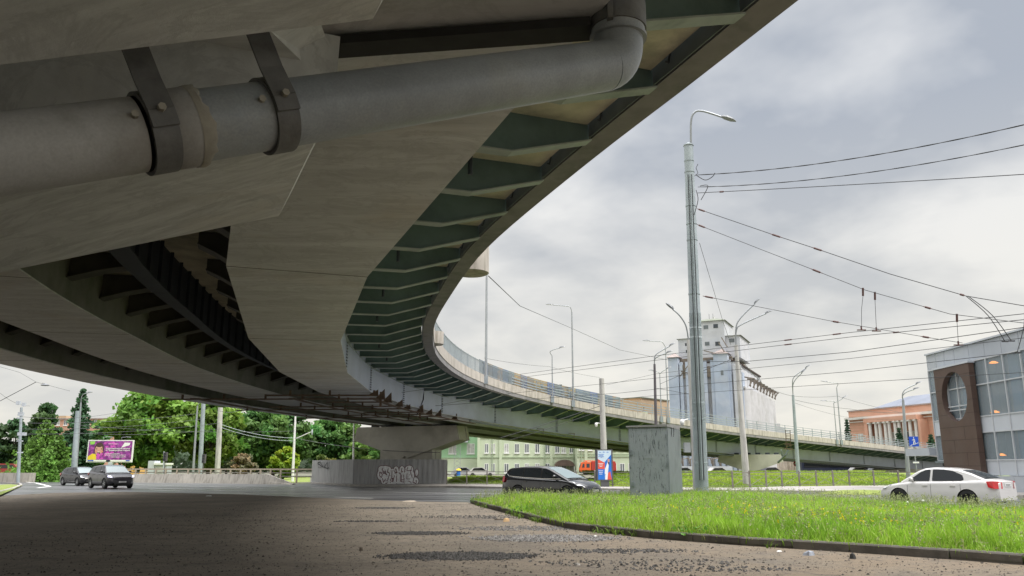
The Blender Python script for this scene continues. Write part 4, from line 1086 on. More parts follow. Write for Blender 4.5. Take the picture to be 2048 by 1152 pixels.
    mb.box((xg - .012, 0, gz), (.02, gw * 2 + .03, gh + .02)); build('grille', mb, s.get('grillemat', 'black_trim'), t_)
    mb = MB(); mb.box((fx - .035, 0, .36), (.10, hw * 1.15, .12)); build('lower_intake', mb, 'black_trim', t_)
    for nm, xx, zz in (('number_plate', fx + .035, .47), ('number_plate', -fx - .012, s.get('pz', .78))):
        mb = MB(); mb.box((xx, 0, zz), (.012, .50, .11)); mb.k = 1
        for k in range(6): mb.box((xx + (.007 if xx > 0 else -.007), -.17 + k * .068, zz), (.003, .035, .06))
        build(nm, mb, ['plate', 'plate_ink'], t_)
    mb = MB(); mb.box((0, 0, .24), (L * .82, Wd * .78, .12)); build('underbody', mb, 'black_trim', t_)
    return t_
def x_at(y, s, fx, hw):
    """where along the nose the half width equals y"""
    k = (1 - y / hw) / .34
    return fx - .75 * (1 - max(0., min(1., k)) ** (1 / 2.3)) if k > 0 else fx - .75
def heading(p, q): return math.atan2(q[1] - p[1], q[0] - p[0])
# white saloon, travelling to the left of the picture
fr, rr = GP(1819, 32.0), GP(1961, 29.9)
ang = heading(rr, fr); ctr = (fr + rr) / 2; ctr = ctr + Vector((math.cos(ang), math.sin(ang), 0)) * -.10; ctr.z = .01
sedan = dict(L=4.57, W=1.77, wb=2.58, wr=.325, fo=.92, paint='car_white', belt=.93, rimmat='tyre', spokes=5,
    top=[(-2.285, .93), (-2.2, .99), (-1.75, 1.015), (-1.0, .98), (.3, .95), (.95, .93), (1.35, .88), (1.85, .78), (2.12, .66), (2.285, .52)],
    roof=[(-1.92, 1.02), (-1.35, 1.26), (-.9, 1.395), (-.45, 1.45), (.05, 1.462), (.35, 1.43), (.62, 1.33), (1.28, .93)],
    windows=[[(.98, .97), (.50, 1.29), (.30, 1.37), (.13, 1.385), (.16, .975)], [(.04, .98), (.02, 1.39), (-.35, 1.385), (-.72, 1.33), (-1.05, 1.19), (-1.10, 1.03), (-1.0, .995)]],
    ws=(.36, 1.24), rw=(-1.88, -.98), gaps=[1.0, .10, -1.0], handles=[.32, -.72], mirror=.80, tail=(.72, .98, .50, .97), hz=.70, pz=.85, sill='car_white', glass='car_glass', seal='car_black', zb=.20)
white_sedan = make_car('sedan', 'dusty white saloon car driving left behind the long grass', 'car', ctr, ang, sedan)
# black estate
f2, r2 = GP(1155, 35.4), GP(1055, 37.0)
ang = heading(r2, f2); ctr = (f2 + r2) / 2; ctr.z = .01
estate = dict(L=4.55, W=1.82, wb=2.65, wr=.335, fo=.88, paint='car_black', belt=.98, rimmat='rim', spokes=10, tum=.20,
    top=[(-2.275, .86), (-2.2, 1.0), (-1.6, 1.05), (-.6, 1.0), (.6, .96), (1.1, .95), (1.5, .90), (1.9, .81), (2.15, .68), (2.275, .52)],
    roof=[(-2.18, 1.02), (-1.95, 1.38), (-1.80, 1.44), (-1.1, 1.50), (-.3, 1.52), (.10, 1.49), (.42, 1.39), (1.45, .94)],
    windows=[[(1.02, 1.0), (.42, 1.33), (.20, 1.40), (-.02, 1.42), (.02, 1.0)], [(-.08, 1.0), (-.10, 1.43), (-1.0, 1.43), (-1.02, 1.05)], [(-1.08, 1.06), (-1.06, 1.43), (-1.72, 1.37), (-1.92, 1.14)]],
    strip=[(-1.95, 1.17), (-1.84, 1.085), (-1.0, 1.03), (0, .985), (1.05, .975)],
    ws=(.16, 1.36), rw=(-2.17, -1.94), gaps=[1.05, -.03, -1.05], handles=[.18, -.85], mirror=.78, tail=(.80, 1.08, .70, .97), taillen=.8, hz=.74, pz=.80, grille=(.66, .12, .42), grillemat='chrome', zb=.18)
make_car('estate_car', 'black estate car with chrome window line in front of the electrical cabinet', 'car', ctr, ang, estate)
# dark grey compact SUV
suv = dict(L=4.37, W=1.90, wb=2.66, wr=.36, fo=.86, paint='car_grey', belt=1.08, rimmat='rim', spokes=5, tum=.20, zb=.30,
    top=[(-2.185, .95), (-2.1, 1.12), (-1.5, 1.14), (0, 1.08), (.8, 1.06), (1.3, 1.02), (1.75, .95), (2.05, .84), (2.185, .66)],
    roof=[(-2.05, 1.14), (-1.85, 1.45), (-1.7, 1.53), (-.8, 1.60), (0, 1.63), (.30, 1.60), (.58, 1.50), (1.28, 1.05)],
    windows=[[(.98, 1.11), (.50, 1.44), (.25, 1.52), (.08, 1.53), (.10, 1.11)], [(.0, 1.12), (-.02, 1.53), (-.95, 1.50), (-1.0, 1.16)], [(-1.08, 1.17), (-1.04, 1.49), (-1.62, 1.44), (-1.75, 1.25)]],
    ws=(.36, 1.24), rw=(-2.03, -1.84), gaps=[.98, .05, -1.0], handles=[.25, -.8], mirror=.80, tail=(.90, 1.08, .7, .97), hz=.82, pz=.85, hh=.10, grille=(.78, .13, .50), lampmat='headlight_on')
p = GP(220, 57.5); p.z = .01
make_car('suv', 'dark grey off-road car with lit headlamps in front of the billboard', 'car', p, math.atan2(-.70, .72), suv)
hatch = dict(L=4.25, W=1.76, wb=2.6, wr=.32, fo=.85, paint='car_dark', belt=.96, rimmat='rim', spokes=9, tum=.20,
    top=[(-2.125, .85), (-2.05, 1.0), (-1.4, 1.02), (.5, .96), (1.0, .94), (1.5, .88), (1.95, .74), (2.125, .55)],
    roof=[(-2.0, 1.02), (-1.75, 1.35), (-1.5, 1.43), (-.7, 1.48), (0, 1.485), (.30, 1.44), (.55, 1.34), (1.30, .94)],
    windows=[[(1.0, .98), (.50, 1.27), (.25, 1.37), (.08, 1.385), (.10, .98)], [(.0, .98), (-.02, 1.39), (-.85, 1.38), (-.95, 1.02)], [(-1.02, 1.03), (-.98, 1.37), (-1.5, 1.30), (-1.65, 1.12)]],
    ws=(.30, 1.24), rw=(-1.98, -1.74), gaps=[.98, .05, -1.0], handles=[.25, -.8], mirror=.76, tail=(.78, 1.0, .7, .97), hz=.70, pz=.80, grille=(.62, .08, .45), lampmat='lamp_clear')
p = GP(160, 66); p.z = .01
make_car('hatchback', 'black hatchback following just behind the dark grey off-road car', 'car', p, math.atan2(-.62, .79), hatch)
# small cars standing far off under the low end of the viaduct: their own simple build
def far_car(label, px, t_, col, rz=0.):
    p = GP(px, t_); r = thing('parked_car', label, 'car', p, rz, 'cars parked beyond the meadow')
    prof = [(-2.1, .35), (-2.1, .85), (-1.7, .95), (-1.2, 1.40), (.2, 1.45), (.95, .95), (1.9, .78), (2.1, .55), (2.1, .35)]
    mb = MB(); mb.prism([(x, -.85, z) for x, z in prof], (0, 1.7, 0)); build('body', mb, col, r)
    mb = MB(); gl = [(-1.45, .97), (-1.1, 1.34), (.12, 1.39), (.72, .97)]
    mb.prism([(x, -.87, z) for x, z in gl], (0, 1.74, 0)); build('windows', mb, 'car_glass', r)
    for x in (-1.3, 1.3):
        for y in (-.8, .8): mb = MB(); mb.lathe([(.001, -.1), (.32, -.1), (.32, .1), (.001, .1)], 16, 'Y', (x, y, .32)); build('wheel', mb, 'tyre', r)
far_car('white car parked beyond the meadow behind the mesh-wrapped pole', 1440, 122, 'car_white', .1)
far_car('silver car parked beyond the meadow just right of the cabinet', 1372, 124, 'car_silver', 0)
far_car('grey car parked under the viaduct right of the second pier', 1545, 126, 'car_grey', .2)
far_car('white car parked right of the dark bus, under the viaduct', 1722, 126, 'car_white', 0)
far_car('silver car parked farthest right under the low viaduct end', 1760, 128, 'car_silver', .1)
far_car('white car parked before the green building left of the black estate', 962, 120, 'car_white', .1)
far_car('blue-grey car parked behind the fence left of the white one', 930, 122, 'car_silver', .1)
# dark bus under the bridge
p = GP(1668, 132); r = thing('bus', 'dark navy bus with lime destination panel under the viaduct', 'bus', p, .0)
mb = MB(); mb.prism([(-5.6, -1.2, .35), (-5.6, -1.2, 2.6), (-5.3, -1.2, 2.9), (5.4, -1.2, 2.9), (5.6, -1.2, 2.6), (5.6, -1.2, .35)], (0, 2.4, 0)); build('body', mb, 'navy', r)
mb = MB(); mb.box((0, -1.22, 1.9), (10.4, .04, .9)); build('windows', mb, 'car_glass', r)
for x in (-4, 3.6):
    mb = MB(); mb.lathe([(.001, -1.25), (.48, -1.25), (.48, 1.25), (.001, 1.25)], 18, 'Y', (x, 0, .48)); build('axle_wheels', mb, 'tyre', r)
p = GP(1652, 138); r = thing('kiosk_sign', 'lime green box with four dark panes above the navy bus', 'sign', p)
mb = MB(); mb.box((0, 0, 3.0), (6.2, .5, 1.3)); build('panel', mb, 'lime', r)
for x in (-2.1, -.7, .7, 2.1): mb = MB(); mb.box((x, -.27, 3.0), (.95, .06, .75)); build('pane', mb, 'window_dark', r)
mb = MB(); mb.box((-2.5, 0, 1.2), (.2, .2, 2.4)); mb.box((2.5, 0, 1.2), (.2, .2, 2.4)); build('leg', mb, 'fence_metal', r)
# fire engine
p = GP(1196, 152); r = thing('fire_engine', 'orange and red fire engine standing before the pale green building', 'truck', p, math.pi); r.scale = (.86, .86, .86)
mb = MB(); mb.prism([(4.1, -1.2, .6), (4.1, -1.2, 1.4), (3.75, -1.2, 2.6), (3.5, -1.2, 2.8), (1.6, -1.2, 2.8), (1.6, -1.2, .6)], (0, 2.4, 0)); build('cab', mb, 'truck_orange', r)
for y in (-1.22, 1.22):
    mb = MB(); mb.quad((3.05, y, 1.6), (3.62, y, 1.6), (3.40, y, 2.45), (3.05, y, 2.45)); build('side_window', mb, 'window_dark', r)
    mb = MB(); mb.quad((1.9, y, 1.6), (2.6, y, 1.6), (2.6, y, 2.45), (1.9, y, 2.45)); build('side_window', mb, 'window_dark', r)
mb = MB(); mb.quad((4.06, -1.05, 1.65), (4.06, 1.05, 1.65), (3.80, 1.05, 2.5), (3.80, -1.05, 2.5)); build('windshield', mb, 'pane', r)
mb = MB(); mb.box((-1.2, 0, 1.75), (5.4, 2.4, 1.9)); mb.box((-1.2, 0, 2.82), (5.2, 1.6, .25)); build('tank_body', mb, 'truck_red', r)
mb = MB(); mb.box((-.2, 0, 3.05), (6.6, .5, .16)); mb.box((2.6, 0, 2.95), (.3, 1.6, .22)); build('ladder', mb, 'truck_orange', r)
for x in (-.6, -2.0):
    for y in (-1.22, 1.22): mb = MB(); mb.box((x, y, 1.7), (1.1, .05, 1.3)); build('shutter', mb, 'panel_light', r)
for x in (2.7, -1.6, -2.9):
    for y in (-1.05, 1.05): mb = MB(); mb.lathe([(.001, -.15), (.52, -.15), (.52, .15), (.001, .15)], 18, 'Y', (x, y, .52)); build('wheel', mb, 'tyre', r)
for y in (-.85, .85): mb = MB(); mb.box((4.11, y, .95), (.04, .3, .2)); build('headlight', mb, 'lamp_clear', r)
# yellow kiosk tent with blue base behind the fence
p = GP(917, 118); r = thing('tent', 'small yellow and blue tent by the green building', 'tent', p)
mb = MB(); mb.lathe([(.42, 1.0), (.3, 1.2), (.001, 1.3)], 10); build('canopy', mb, 'yellow', r); mb = MB(); mb.lathe([(.25, 0), (.3, 1.0)], 10); build('wall', mb, 'poster_blue', r)
# ------------------------------------------------------------------ trees
def leaf_cloud(C, rad, n, size, base, var, squash=.8, light=None):
    """leaf sized quads scattered round clump centres C"""
    k = len(C); idx = rng.integers(0, k, n); d = rng.normal(size=(n, 3)); d /= np.linalg.norm(d, axis=1)[:, None]
    rr_ = rad[idx] * (rng.random(n) ** .45); off = d * (rr_ * np.where(rng.random(n) < .22, 1.7, 1.))[:, None]; off[:, 2] *= squash; Pp = C[idx] + off
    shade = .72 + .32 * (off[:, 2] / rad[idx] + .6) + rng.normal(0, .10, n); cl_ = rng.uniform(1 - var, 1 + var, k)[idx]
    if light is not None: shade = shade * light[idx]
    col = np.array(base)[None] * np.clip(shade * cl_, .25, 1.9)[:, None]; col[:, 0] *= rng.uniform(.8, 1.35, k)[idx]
    V, T = confetti(Pp, rng.uniform(.6, 1.25, n) * size, col); return V, T
def broadleaf(name, label, px, t_, top_y, half_px, n_leaf, base, leaf=.22, trunk_h=.25, group=None, low=.12, lobes=60, seed=1, tt_=None, cat='tree'):
    r0 = np.random.default_rng(seed); p = GP(px, t_); H = ZY(top_y, p.y); Rw = half_px * t_ / F
    r = thing(name, label, cat, p, 0, group)
    mb = MB(); th = H * trunk_h; rt = max(.05, H * .022); mb.tube([(0, 0, 0), (.05, 0, th), (.1, .05, H * .6), (0, .1, H * .85)], [rt * 1.3, rt, rt * .6, rt * .15], 8)
    build('trunk', mb, 'bark', r, smooth=60)
    C = []
    while len(C) < lobes:
        q = r0.uniform(-1, 1, 3)
        if q @ q > 1 or q @ q < .12: continue
        zz = low * H + (H * (1 - low)) * (q[2] * .5 + .5); w_ = math.sqrt(max(.05, 1 - (q[2] * .9 + .12) ** 2)); C.append([q[0] * Rw * .86 * (.45 + .55 * w_) / .9, q[1] * Rw * .8 * (.45 + .55 * w_), zz])
    C = np.array(C); rad = r0.uniform(.11, .22, lobes) * min(Rw * 1.3, H * .6) ; C[:, 2] = np.minimum(C[:, 2], H - rad * .75)
    # thinned shell: sun side lighter, inside and bottom darker
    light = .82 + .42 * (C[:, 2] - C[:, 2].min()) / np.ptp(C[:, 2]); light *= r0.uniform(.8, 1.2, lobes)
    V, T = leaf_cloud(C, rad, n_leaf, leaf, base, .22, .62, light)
    mb = MB()
    for c_ in C[::max(1, lobes // 12)]: mb.tube([(0, 0, th + (c_[2] - th) * .2), tuple(c_ * np.array([.5, .5, .7]) + np.array([0, 0, th * .2])), tuple(c_)], [rt * .5, rt * .3, rt * .08], 5)
    build('limb', mb, 'bark', r)
    me = npmesh('crown', V, 4, 'leaf', T); o = bpy.data.objects.new('crown', me); COL.objects.link(o); o.parent = r
    return r
def conifer(name, label, px, t_, top_y, half_px, n_lv, base, seed=1, droop=.25, leaf=.16, dens=1., group=None, start=.06, cat='tree', ragged=.25):
    r0 = np.random.default_rng(seed); p = GP(px, t_) if not isinstance(px, Vector) else px; H = ZY(top_y, p.y) - p.z; Rw = half_px * 1.3 * t_ / F
    r = thing(name, label, cat, p, 0, group); rt = H * .014 + .04
    mb = MB(); mb.tube([(0, 0, 0), (0, 0, H * .5), (0, 0, H * .99)], [rt, rt * .6, .015], 8); build('trunk', mb, 'bark', r, smooth=60)
    Ps, Cs_ = [], []; mb = MB()
    for l in range(n_lv):
        f = l / n_lv; z = H * (start + (1 - start) * f); R_ = Rw * (1 - f) ** .8 * r0.uniform(1 - ragged, 1 + ragged * .6) + .12; nb_ = int(5 + 6 * (1 - f)); a0 = r0.random() * 6.28
        for b_ in range(nb_):
            a = a0 + 6.28 * b_ / nb_ + r0.normal(0, .15); Rb_ = R_ * r0.uniform(.7, 1.1); m = int(max(7, 40 * Rb_ / max(Rw, .1)) * dens)
            q = r0.random(m) ** .7; x = np.cos(a) * Rb_ * q; y = np.sin(a) * Rb_ * q; spread = .16 * Rb_ * (1.1 - q) + .05
            P_ = np.stack([x + r0.normal(0, 1, m) * spread, y + r0.normal(0, 1, m) * spread, z - droop * Rb_ * q ** 1.5 + .10 * Rb_ * (q > .85) + r0.normal(0, .05, m) * Rb_ - .02], 1)
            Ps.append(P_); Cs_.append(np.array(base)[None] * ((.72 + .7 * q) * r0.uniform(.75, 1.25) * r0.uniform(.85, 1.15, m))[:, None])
            if b_ % 2 == 0: mb.tube([(0, 0, z), (math.cos(a) * Rb_ * .9, math.sin(a) * Rb_ * .9, z - droop * Rb_ * .8)], [.03, .008], 4)
    build('branch', mb, 'bark', r)
    Pp, Cc_ = np.concatenate(Ps), np.concatenate(Cs_); V, T = confetti(Pp, r0.uniform(.6, 1.3, len(Pp)) * leaf, Cc_)
    me = npmesh('crown', V, 4, 'leaf', T); o = bpy.data.objects.new('crown', me); COL.objects.link(o); o.parent = r
    return r
G1 = (.17, .32, .06); G2 = (.095, .22, .06); G3 = (.12, .25, .03)
TG = 'trees along the far side of the road'
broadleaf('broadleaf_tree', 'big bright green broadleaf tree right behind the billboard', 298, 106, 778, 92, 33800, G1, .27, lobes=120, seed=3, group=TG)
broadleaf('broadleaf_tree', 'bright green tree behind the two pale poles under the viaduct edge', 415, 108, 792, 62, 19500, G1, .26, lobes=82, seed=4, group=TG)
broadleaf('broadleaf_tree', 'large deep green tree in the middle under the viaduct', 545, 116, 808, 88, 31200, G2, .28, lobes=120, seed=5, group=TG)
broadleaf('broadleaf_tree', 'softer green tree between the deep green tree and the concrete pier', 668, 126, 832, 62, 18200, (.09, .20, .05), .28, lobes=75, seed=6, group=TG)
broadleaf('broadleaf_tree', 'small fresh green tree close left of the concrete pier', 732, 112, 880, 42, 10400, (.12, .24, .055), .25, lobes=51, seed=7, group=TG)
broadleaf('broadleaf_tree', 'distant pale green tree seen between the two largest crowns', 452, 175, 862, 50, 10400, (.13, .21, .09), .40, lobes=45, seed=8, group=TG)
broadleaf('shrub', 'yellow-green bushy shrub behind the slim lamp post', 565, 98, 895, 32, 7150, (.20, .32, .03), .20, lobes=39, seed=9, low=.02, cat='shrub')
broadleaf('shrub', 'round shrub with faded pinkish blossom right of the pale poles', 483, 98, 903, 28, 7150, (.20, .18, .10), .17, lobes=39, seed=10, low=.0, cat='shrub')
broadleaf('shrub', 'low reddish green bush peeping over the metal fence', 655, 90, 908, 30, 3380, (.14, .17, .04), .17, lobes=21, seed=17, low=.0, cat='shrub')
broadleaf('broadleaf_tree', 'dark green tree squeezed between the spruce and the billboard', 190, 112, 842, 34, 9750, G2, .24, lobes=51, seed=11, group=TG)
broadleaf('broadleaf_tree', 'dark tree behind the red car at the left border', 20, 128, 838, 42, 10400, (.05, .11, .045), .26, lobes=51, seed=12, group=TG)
broadleaf('broadleaf_tree', 'grey-green tree left of the spruce, behind the light mast', 78, 122, 808, 34, 9100, (.06, .12, .045), .26, lobes=45, seed=13, group=TG)
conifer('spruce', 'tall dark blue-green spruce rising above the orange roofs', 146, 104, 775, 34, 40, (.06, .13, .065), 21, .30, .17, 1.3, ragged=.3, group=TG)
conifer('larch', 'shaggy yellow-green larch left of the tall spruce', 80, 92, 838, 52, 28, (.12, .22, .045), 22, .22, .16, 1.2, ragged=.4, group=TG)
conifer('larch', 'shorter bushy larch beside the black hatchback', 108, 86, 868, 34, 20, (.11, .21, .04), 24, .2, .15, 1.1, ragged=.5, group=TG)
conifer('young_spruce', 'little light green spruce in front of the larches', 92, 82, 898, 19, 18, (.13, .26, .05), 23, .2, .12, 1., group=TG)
conifer('spruce', 'narrow spruce at the left corner of the orange columned building', 1703, 150, 836, 9, 22, (.03, .07, .035), 31, .35, .2, .8, group='spruces in front of the columned building')
conifer('spruce', 'spruce standing before the white columns', 1807, 143, 853, 11, 20, (.03, .07, .035), 32, .35, .2, .8, group='spruces in front of the columned building')
conifer('spruce', 'spruce half hidden by the left edge of the glass building', 1870, 140, 866, 13, 18, (.03, .07, .035), 33, .35, .2, .8, group='spruces in front of the columned building')
conifer('spruce', 'thin spruce tip above the viaduct railing, left of the second mast', 1122, 170, 766, 8, 34, (.035, .07, .04), 34, .3, .22, .6, group='spruce tips above the viaduct')
conifer('spruce', 'thin spruce tip above the viaduct railing close to the camera mast', 1193, 170, 783, 8, 32, (.035, .07, .04), 35, .3, .22, .6, group='spruce tips above the viaduct')
# ------------------------------------------------------------------ buildings
def frame_of(a, b):
    """facade frame: origin a, x axis towards b, outward normal to the camera side"""
    a, b = Vector(a), Vector(b); x = (b - a); L = x.length; x /= L; return a, x, Vector((x.y, -x.x, 0)), L
def fbox(mb, fr_, x0, x1, z0, z1, d0, d1):
    a, x, n, L = fr_
    for_ = [a + x * xx + n * dd + Vector((0, 0, zz)) for xx in (x0, x1) for dd in (d0, d1) for zz in (z0, z1)]
    mb.add(for_, [(0, 1, 3, 2), (4, 6, 7, 5), (0, 4, 5, 1), (2, 3, 7, 6), (0, 2, 6, 4), (1, 5, 7, 3)]); return mb
def bld(root, name, mb, mats, parent=None, smooth=None): return build(name, mb, mats, parent or root, world=True, smooth=smooth)
def window(root, fr_, x, z, w_, h_, light=False, trim='white_paint', sill=True, split=1, d=.04, pm=None):
    mb = MB(); f = .10
    fbox(mb, fr_, x - w_ / 2, x - w_ / 2 + f, z, z + h_, .0, d); fbox(mb, fr_, x + w_ / 2 - f, x + w_ / 2, z, z + h_, .0, d); fbox(mb, fr_, x - w_ / 2 + f, x + w_ / 2 - f, z + h_ - f, z + h_, .0, d); fbox(mb, fr_, x - w_ / 2 + f, x + w_ / 2 - f, z, z + f, .0, d)
    for k in range(split): xx = x - w_ / 2 + w_ * (k + 1) / (split + 1); fbox(mb, fr_, xx - .06, xx + .06, z + f, z + h_ - f, .0, d)
    if sill: fbox(mb, fr_, x - w_ / 2 - .1, x + w_ / 2 + .1, z - .16, z - .002, .0, d + .14)
    o = bld(root, 'window', mb, trim)
    mb = MB(); fbox(mb, fr_, x - w_ / 2 + f, x + w_ / 2 - f, z + f, z + h_ - f, -.02, .012); bld(root, 'pane', mb, pm or ('pane_light' if light else 'pane'), o)
# --- pale green office building
a = GP(884, 168); b = GP(1030, 172); c = GP(1300, 150)
gb = thing('green_building', 'long three storey pale green office building behind the railing', 'building', (a + c) / 2)
Hh = 12.2; frA = frame_of(GP(870, 166), GP(958, 166)); frB = frame_of(GP(958, 164), GP(1155, 164)); frC = frame_of(GP(1155, 158), GP(1300, 158))
for fr_, m_, H_ in ((frA, 'green_wall_bright', 11.5), (frB, 'green_wall', Hh), (frC, 'green_wall', Hh)):
    mb = MB(); fbox(mb, fr_, 0, fr_[3], 0, H_, -12, 0); bld(gb, 'wall', mb, m_)
def winrow(fr_, xs, zs, ww, hh, sp=1):
    for j, z in enumerate(zs):
        for x in xs: window(gb, fr_, x, z, ww, hh, random.random() < .45, split=sp, sill=True)
sA = 166 / F; 
for x in (904, 941): 
    for z in (.1, 4.0): window(gb, frA, (x - 870) * sA, z + .2, 1.6, 2.1, True)
sB = 164 / F
for x in (973, 986, 1013, 1034, 1054, 1075, 1095, 1115, 1128, 1144):
    for z in (.2, 4.2, 8.2): window(gb, frB, (x - 958) * sB, z + .1, .95 if x > 1000 else .8, 1.9, random.random() < .4)
sC = 158 / F
for x in (1164, 1181, 1198, 1215, 1229, 1245, 1262, 1280):
    for z in (.35, 4.75, 9.15): window(gb, frC, (x - 1155) * sC, z, .95, 1.85, random.random() < .3)
mb = MB(); fbox(mb, frA, -.2, frA[3] - .3, 3.25, 3.4, 0, .12); fbox(mb, frB, 0, frB[3], 3.35, 3.5, 0, .14); fbox(mb, frB, 0, frB[3], 7.3, 7.45, 0, .14); fbox(mb, frC, 0, frC[3], 3.45, 3.6, 0, .14); fbox(mb, frC, 0, frC[3], 3.9, 4.0, 0, .10); bld(gb, 'string_course', mb, 'green_trim')
mb = MB(); fbox(mb, frA, 0, frA[3], 0, 3.2, .01, .05); bld(gb, 'lower_wall', mb, 'green_wall')
for x in (957, 1001, 1103, 1172): 
    fr_ = frB if x < 1155 else frC; x0 = 958 if x < 1155 else 1155; mb = MB(); xx = (x - x0) * 164 / F; fbox(mb, fr_, xx - .28, xx + .28, 0, Hh, .0, .22); bld(gb, 'pilaster', mb, 'green_wall')
for x in (985, 1092, 1150, 1163):
    fr_ = frB if x < 1155 else frC; x0 = 958 if x < 1155 else 1155; mb = MB(); xx = (x - x0) * 162 / F; fbox(mb, fr_, xx - .07, xx + .07, .3, Hh, .06, .20); bld(gb, 'downpipe', mb, 'green_trim')
mb = MB(); fbox(mb, frA, 0, frA[3] - 2.3, 6.5, 7.7, .0, 1.6); bld(gb, 'balcony_panel', mb, 'panel_light')
mb = MB(); fbox(mb, frA, 0, 4.5, 7.8, 12, .0, .6); bld(gb, 'stair_tower', mb, 'panel_light')
# barrel canopy over the entrance
mb = MB(); a0, x_, n_, L_ = frB; xc = (1128 - 958) * sB; R1 = 2.0; N_ = 14
for k in range(N_):
    t0, t1 = math.pi * k / N_, math.pi * (k + 1) / N_
    pts = [a0 + x_ * (xc + R1 * math.cos(tt)) + Vector((0, 0, 1.7 + 1.25 * math.sin(tt))) for tt in (t0, t1)]
    mb.quad(pts[0] + n_ * .05, pts[1] + n_ * .05, pts[1] + n_ * 3, pts[0] + n_ * 3)
    c_ = a0 + x_ * xc + Vector((0, 0, 1.7)) + n_ * 2.99; mb.quad(c_, pts[0] + n_ * 3, pts[1] + n_ * 3)
mb.k = 0; bld(gb, 'entrance_canopy', mb, 'canopy_brown')
for s_ in (-1.9, 1.9): mb = MB(); fbox(mb, frB, xc + s_ - .06, xc + s_ + .06, 0, 1.7, 2.85, 2.97); bld(gb, 'canopy_post', mb, 'white_paint')
# --- grain elevator
el_ = thing('grain_elevator', 'derelict pale blue grain elevator with stepped towers and broken upper floor', 'building', GP(1410, 195))
eA = Vector((38.5, 195, 0)); eX = Vector((.9025, -.4307, 0)); frE = (eA, eX, Vector((eX.y, -eX.x, 0)), 17.1); Y0 = 193.
def ex(px, py=720):
    u_ = (px - 1024) / F; return (u_ * (eA.y * cp + (ez(py) - CH) * sp) - eA.x) / (eX.x - u_ * cp * eX.y)
def ez(py): return ZY(py, Y0)
def hip(mb, fr_, x0, x1, z, d0, d1, h, ov=.5, ridge=.35):
    a, x, n, L = fr_; P_ = lambda xx, dd, zz: a + x * xx + n * dd + Vector((0, 0, zz)); m = (x0 + x1) / 2; w_ = (x1 - x0) / 2 * ridge; dm = (d0 + d1) / 2
    v = [P_(x0 - ov, d1 + ov, z), P_(x1 + ov, d1 + ov, z), P_(x1 + ov, d0 - ov, z), P_(x0 - ov, d0 - ov, z), P_(m - w_, dm, z + h), P_(m + w_, dm, z + h)]
    mb.add(v, [(0, 1, 5, 4), (1, 2, 5), (2, 3, 4, 5), (3, 0, 4), (3, 2, 1, 0)]); return mb
mb = MB(); fbox(mb, frE, ex(1340), ex(1480), 0, ez(742), -24, 0); bld(el_, 'wall', mb, 'silo_white')
mb = MB(); fbox(mb, frE, ex(1345), ex(1462), ez(742), ez(716), -20, -1.2); bld(el_, 'broken_floor', mb, 'silo_brown')
mb = MB(); fbox(mb, frE, ex(1353), ex(1478), ez(718), ez(674), -16, -2.5); bld(el_, 'upper_block', mb, 'silo_white')
mb = MB(); fbox(mb, frE, ex(1380), ex(1449), ez(718), ez(643), -13, -1.8); bld(el_, 'head_tower', mb, 'silo_white')
for (x0, x1, y, h, d0, d1) in ((1353, 1478, 674, 1.1, -16, -2.5), (1380, 1449, 643, 1.5, -13, -1.8)):
    mb = MB(); hip(mb, frE, ex(x0), ex(x1), ez(y) + .01, d0, d1, h, .4); bld(el_, 'roof', mb, 'roof_green')
mb = MB(); fbox(mb, frE, ex(1417), ex(1421), ez(634), ez(627), -8, -7.5); bld(el_, 'roof_hatch', mb, 'white_paint')
for x in (1411, 1419): mb = MB(); a_ = frE[0] + frE[1] * ex(x) - frE[2] * 7 + Vector((0, 0, ez(640))); mb.tube([a_, a_ + Vector((0, 0, 2.4))], .05, 5); bld(el_, 'antenna', mb, 'wire_far')
for (x0, x1, y) in ((1338, 1357, 714), (1428, 1456, 712)):
    mb = MB(); fbox(mb, frE, ex(x0), ex(x1), ez(742) - 20, ez(y), -3.2, .9); tw = bld(el_, 'turret', mb, 'silo_blue')
    mb = MB(); hip(mb, frE, ex(x0), ex(x1), ez(y) + .01, -3.2, .9, 1.3, .35, .05); bld(el_, 'turret_roof', mb, 'roof_pink', tw)
for x in (1340, 1352, 1362, 1374, 1384, 1398, 1410, 1424, 1436, 1447, 1458, 1468, 1478):
    mb = MB(); fbox(mb, frE, ex(x) - .38, ex(x) + .38, 0, ez(724 if x < 1460 else 735), .0, .55 if x < 1462 else .3); bld(el_, 'buttress', mb, 'silo_blue' if x < 1462 else 'silo_white')
for (x, y, w_, h_, d_, op) in ((1412, 651, 1.1, .9, -1.8, 0), (1432, 650, 1.1, .95, -1.8, 1), (1413, 684, 1.1, .9, -1.8, 0), (1434, 685, 1.1, 1.0, -1.8, 1), (1371, 683, 1.0, .7, -2.5, 1), (1372, 697, 1.0, .7, -2.5, 1), (1462, 680, 1.2, .9, -2.5, 0), (1415, 720, .5, 1.9, -1.2, 0), (1419, 720, .5, 1.9, -1.2, 0), (1444, 745, .6, 1.1, .9, 0), (1449, 812, .6, 1.4, .0, 0)):
    mb = MB(); fbox(mb, frE, ex(x) - w_ / 2, ex(x) + w_ / 2, ez(y) - h_, ez(y), d_ - .05, d_ + .06); bld(el_, 'window', mb, 'window_dark' if op else 'pane')
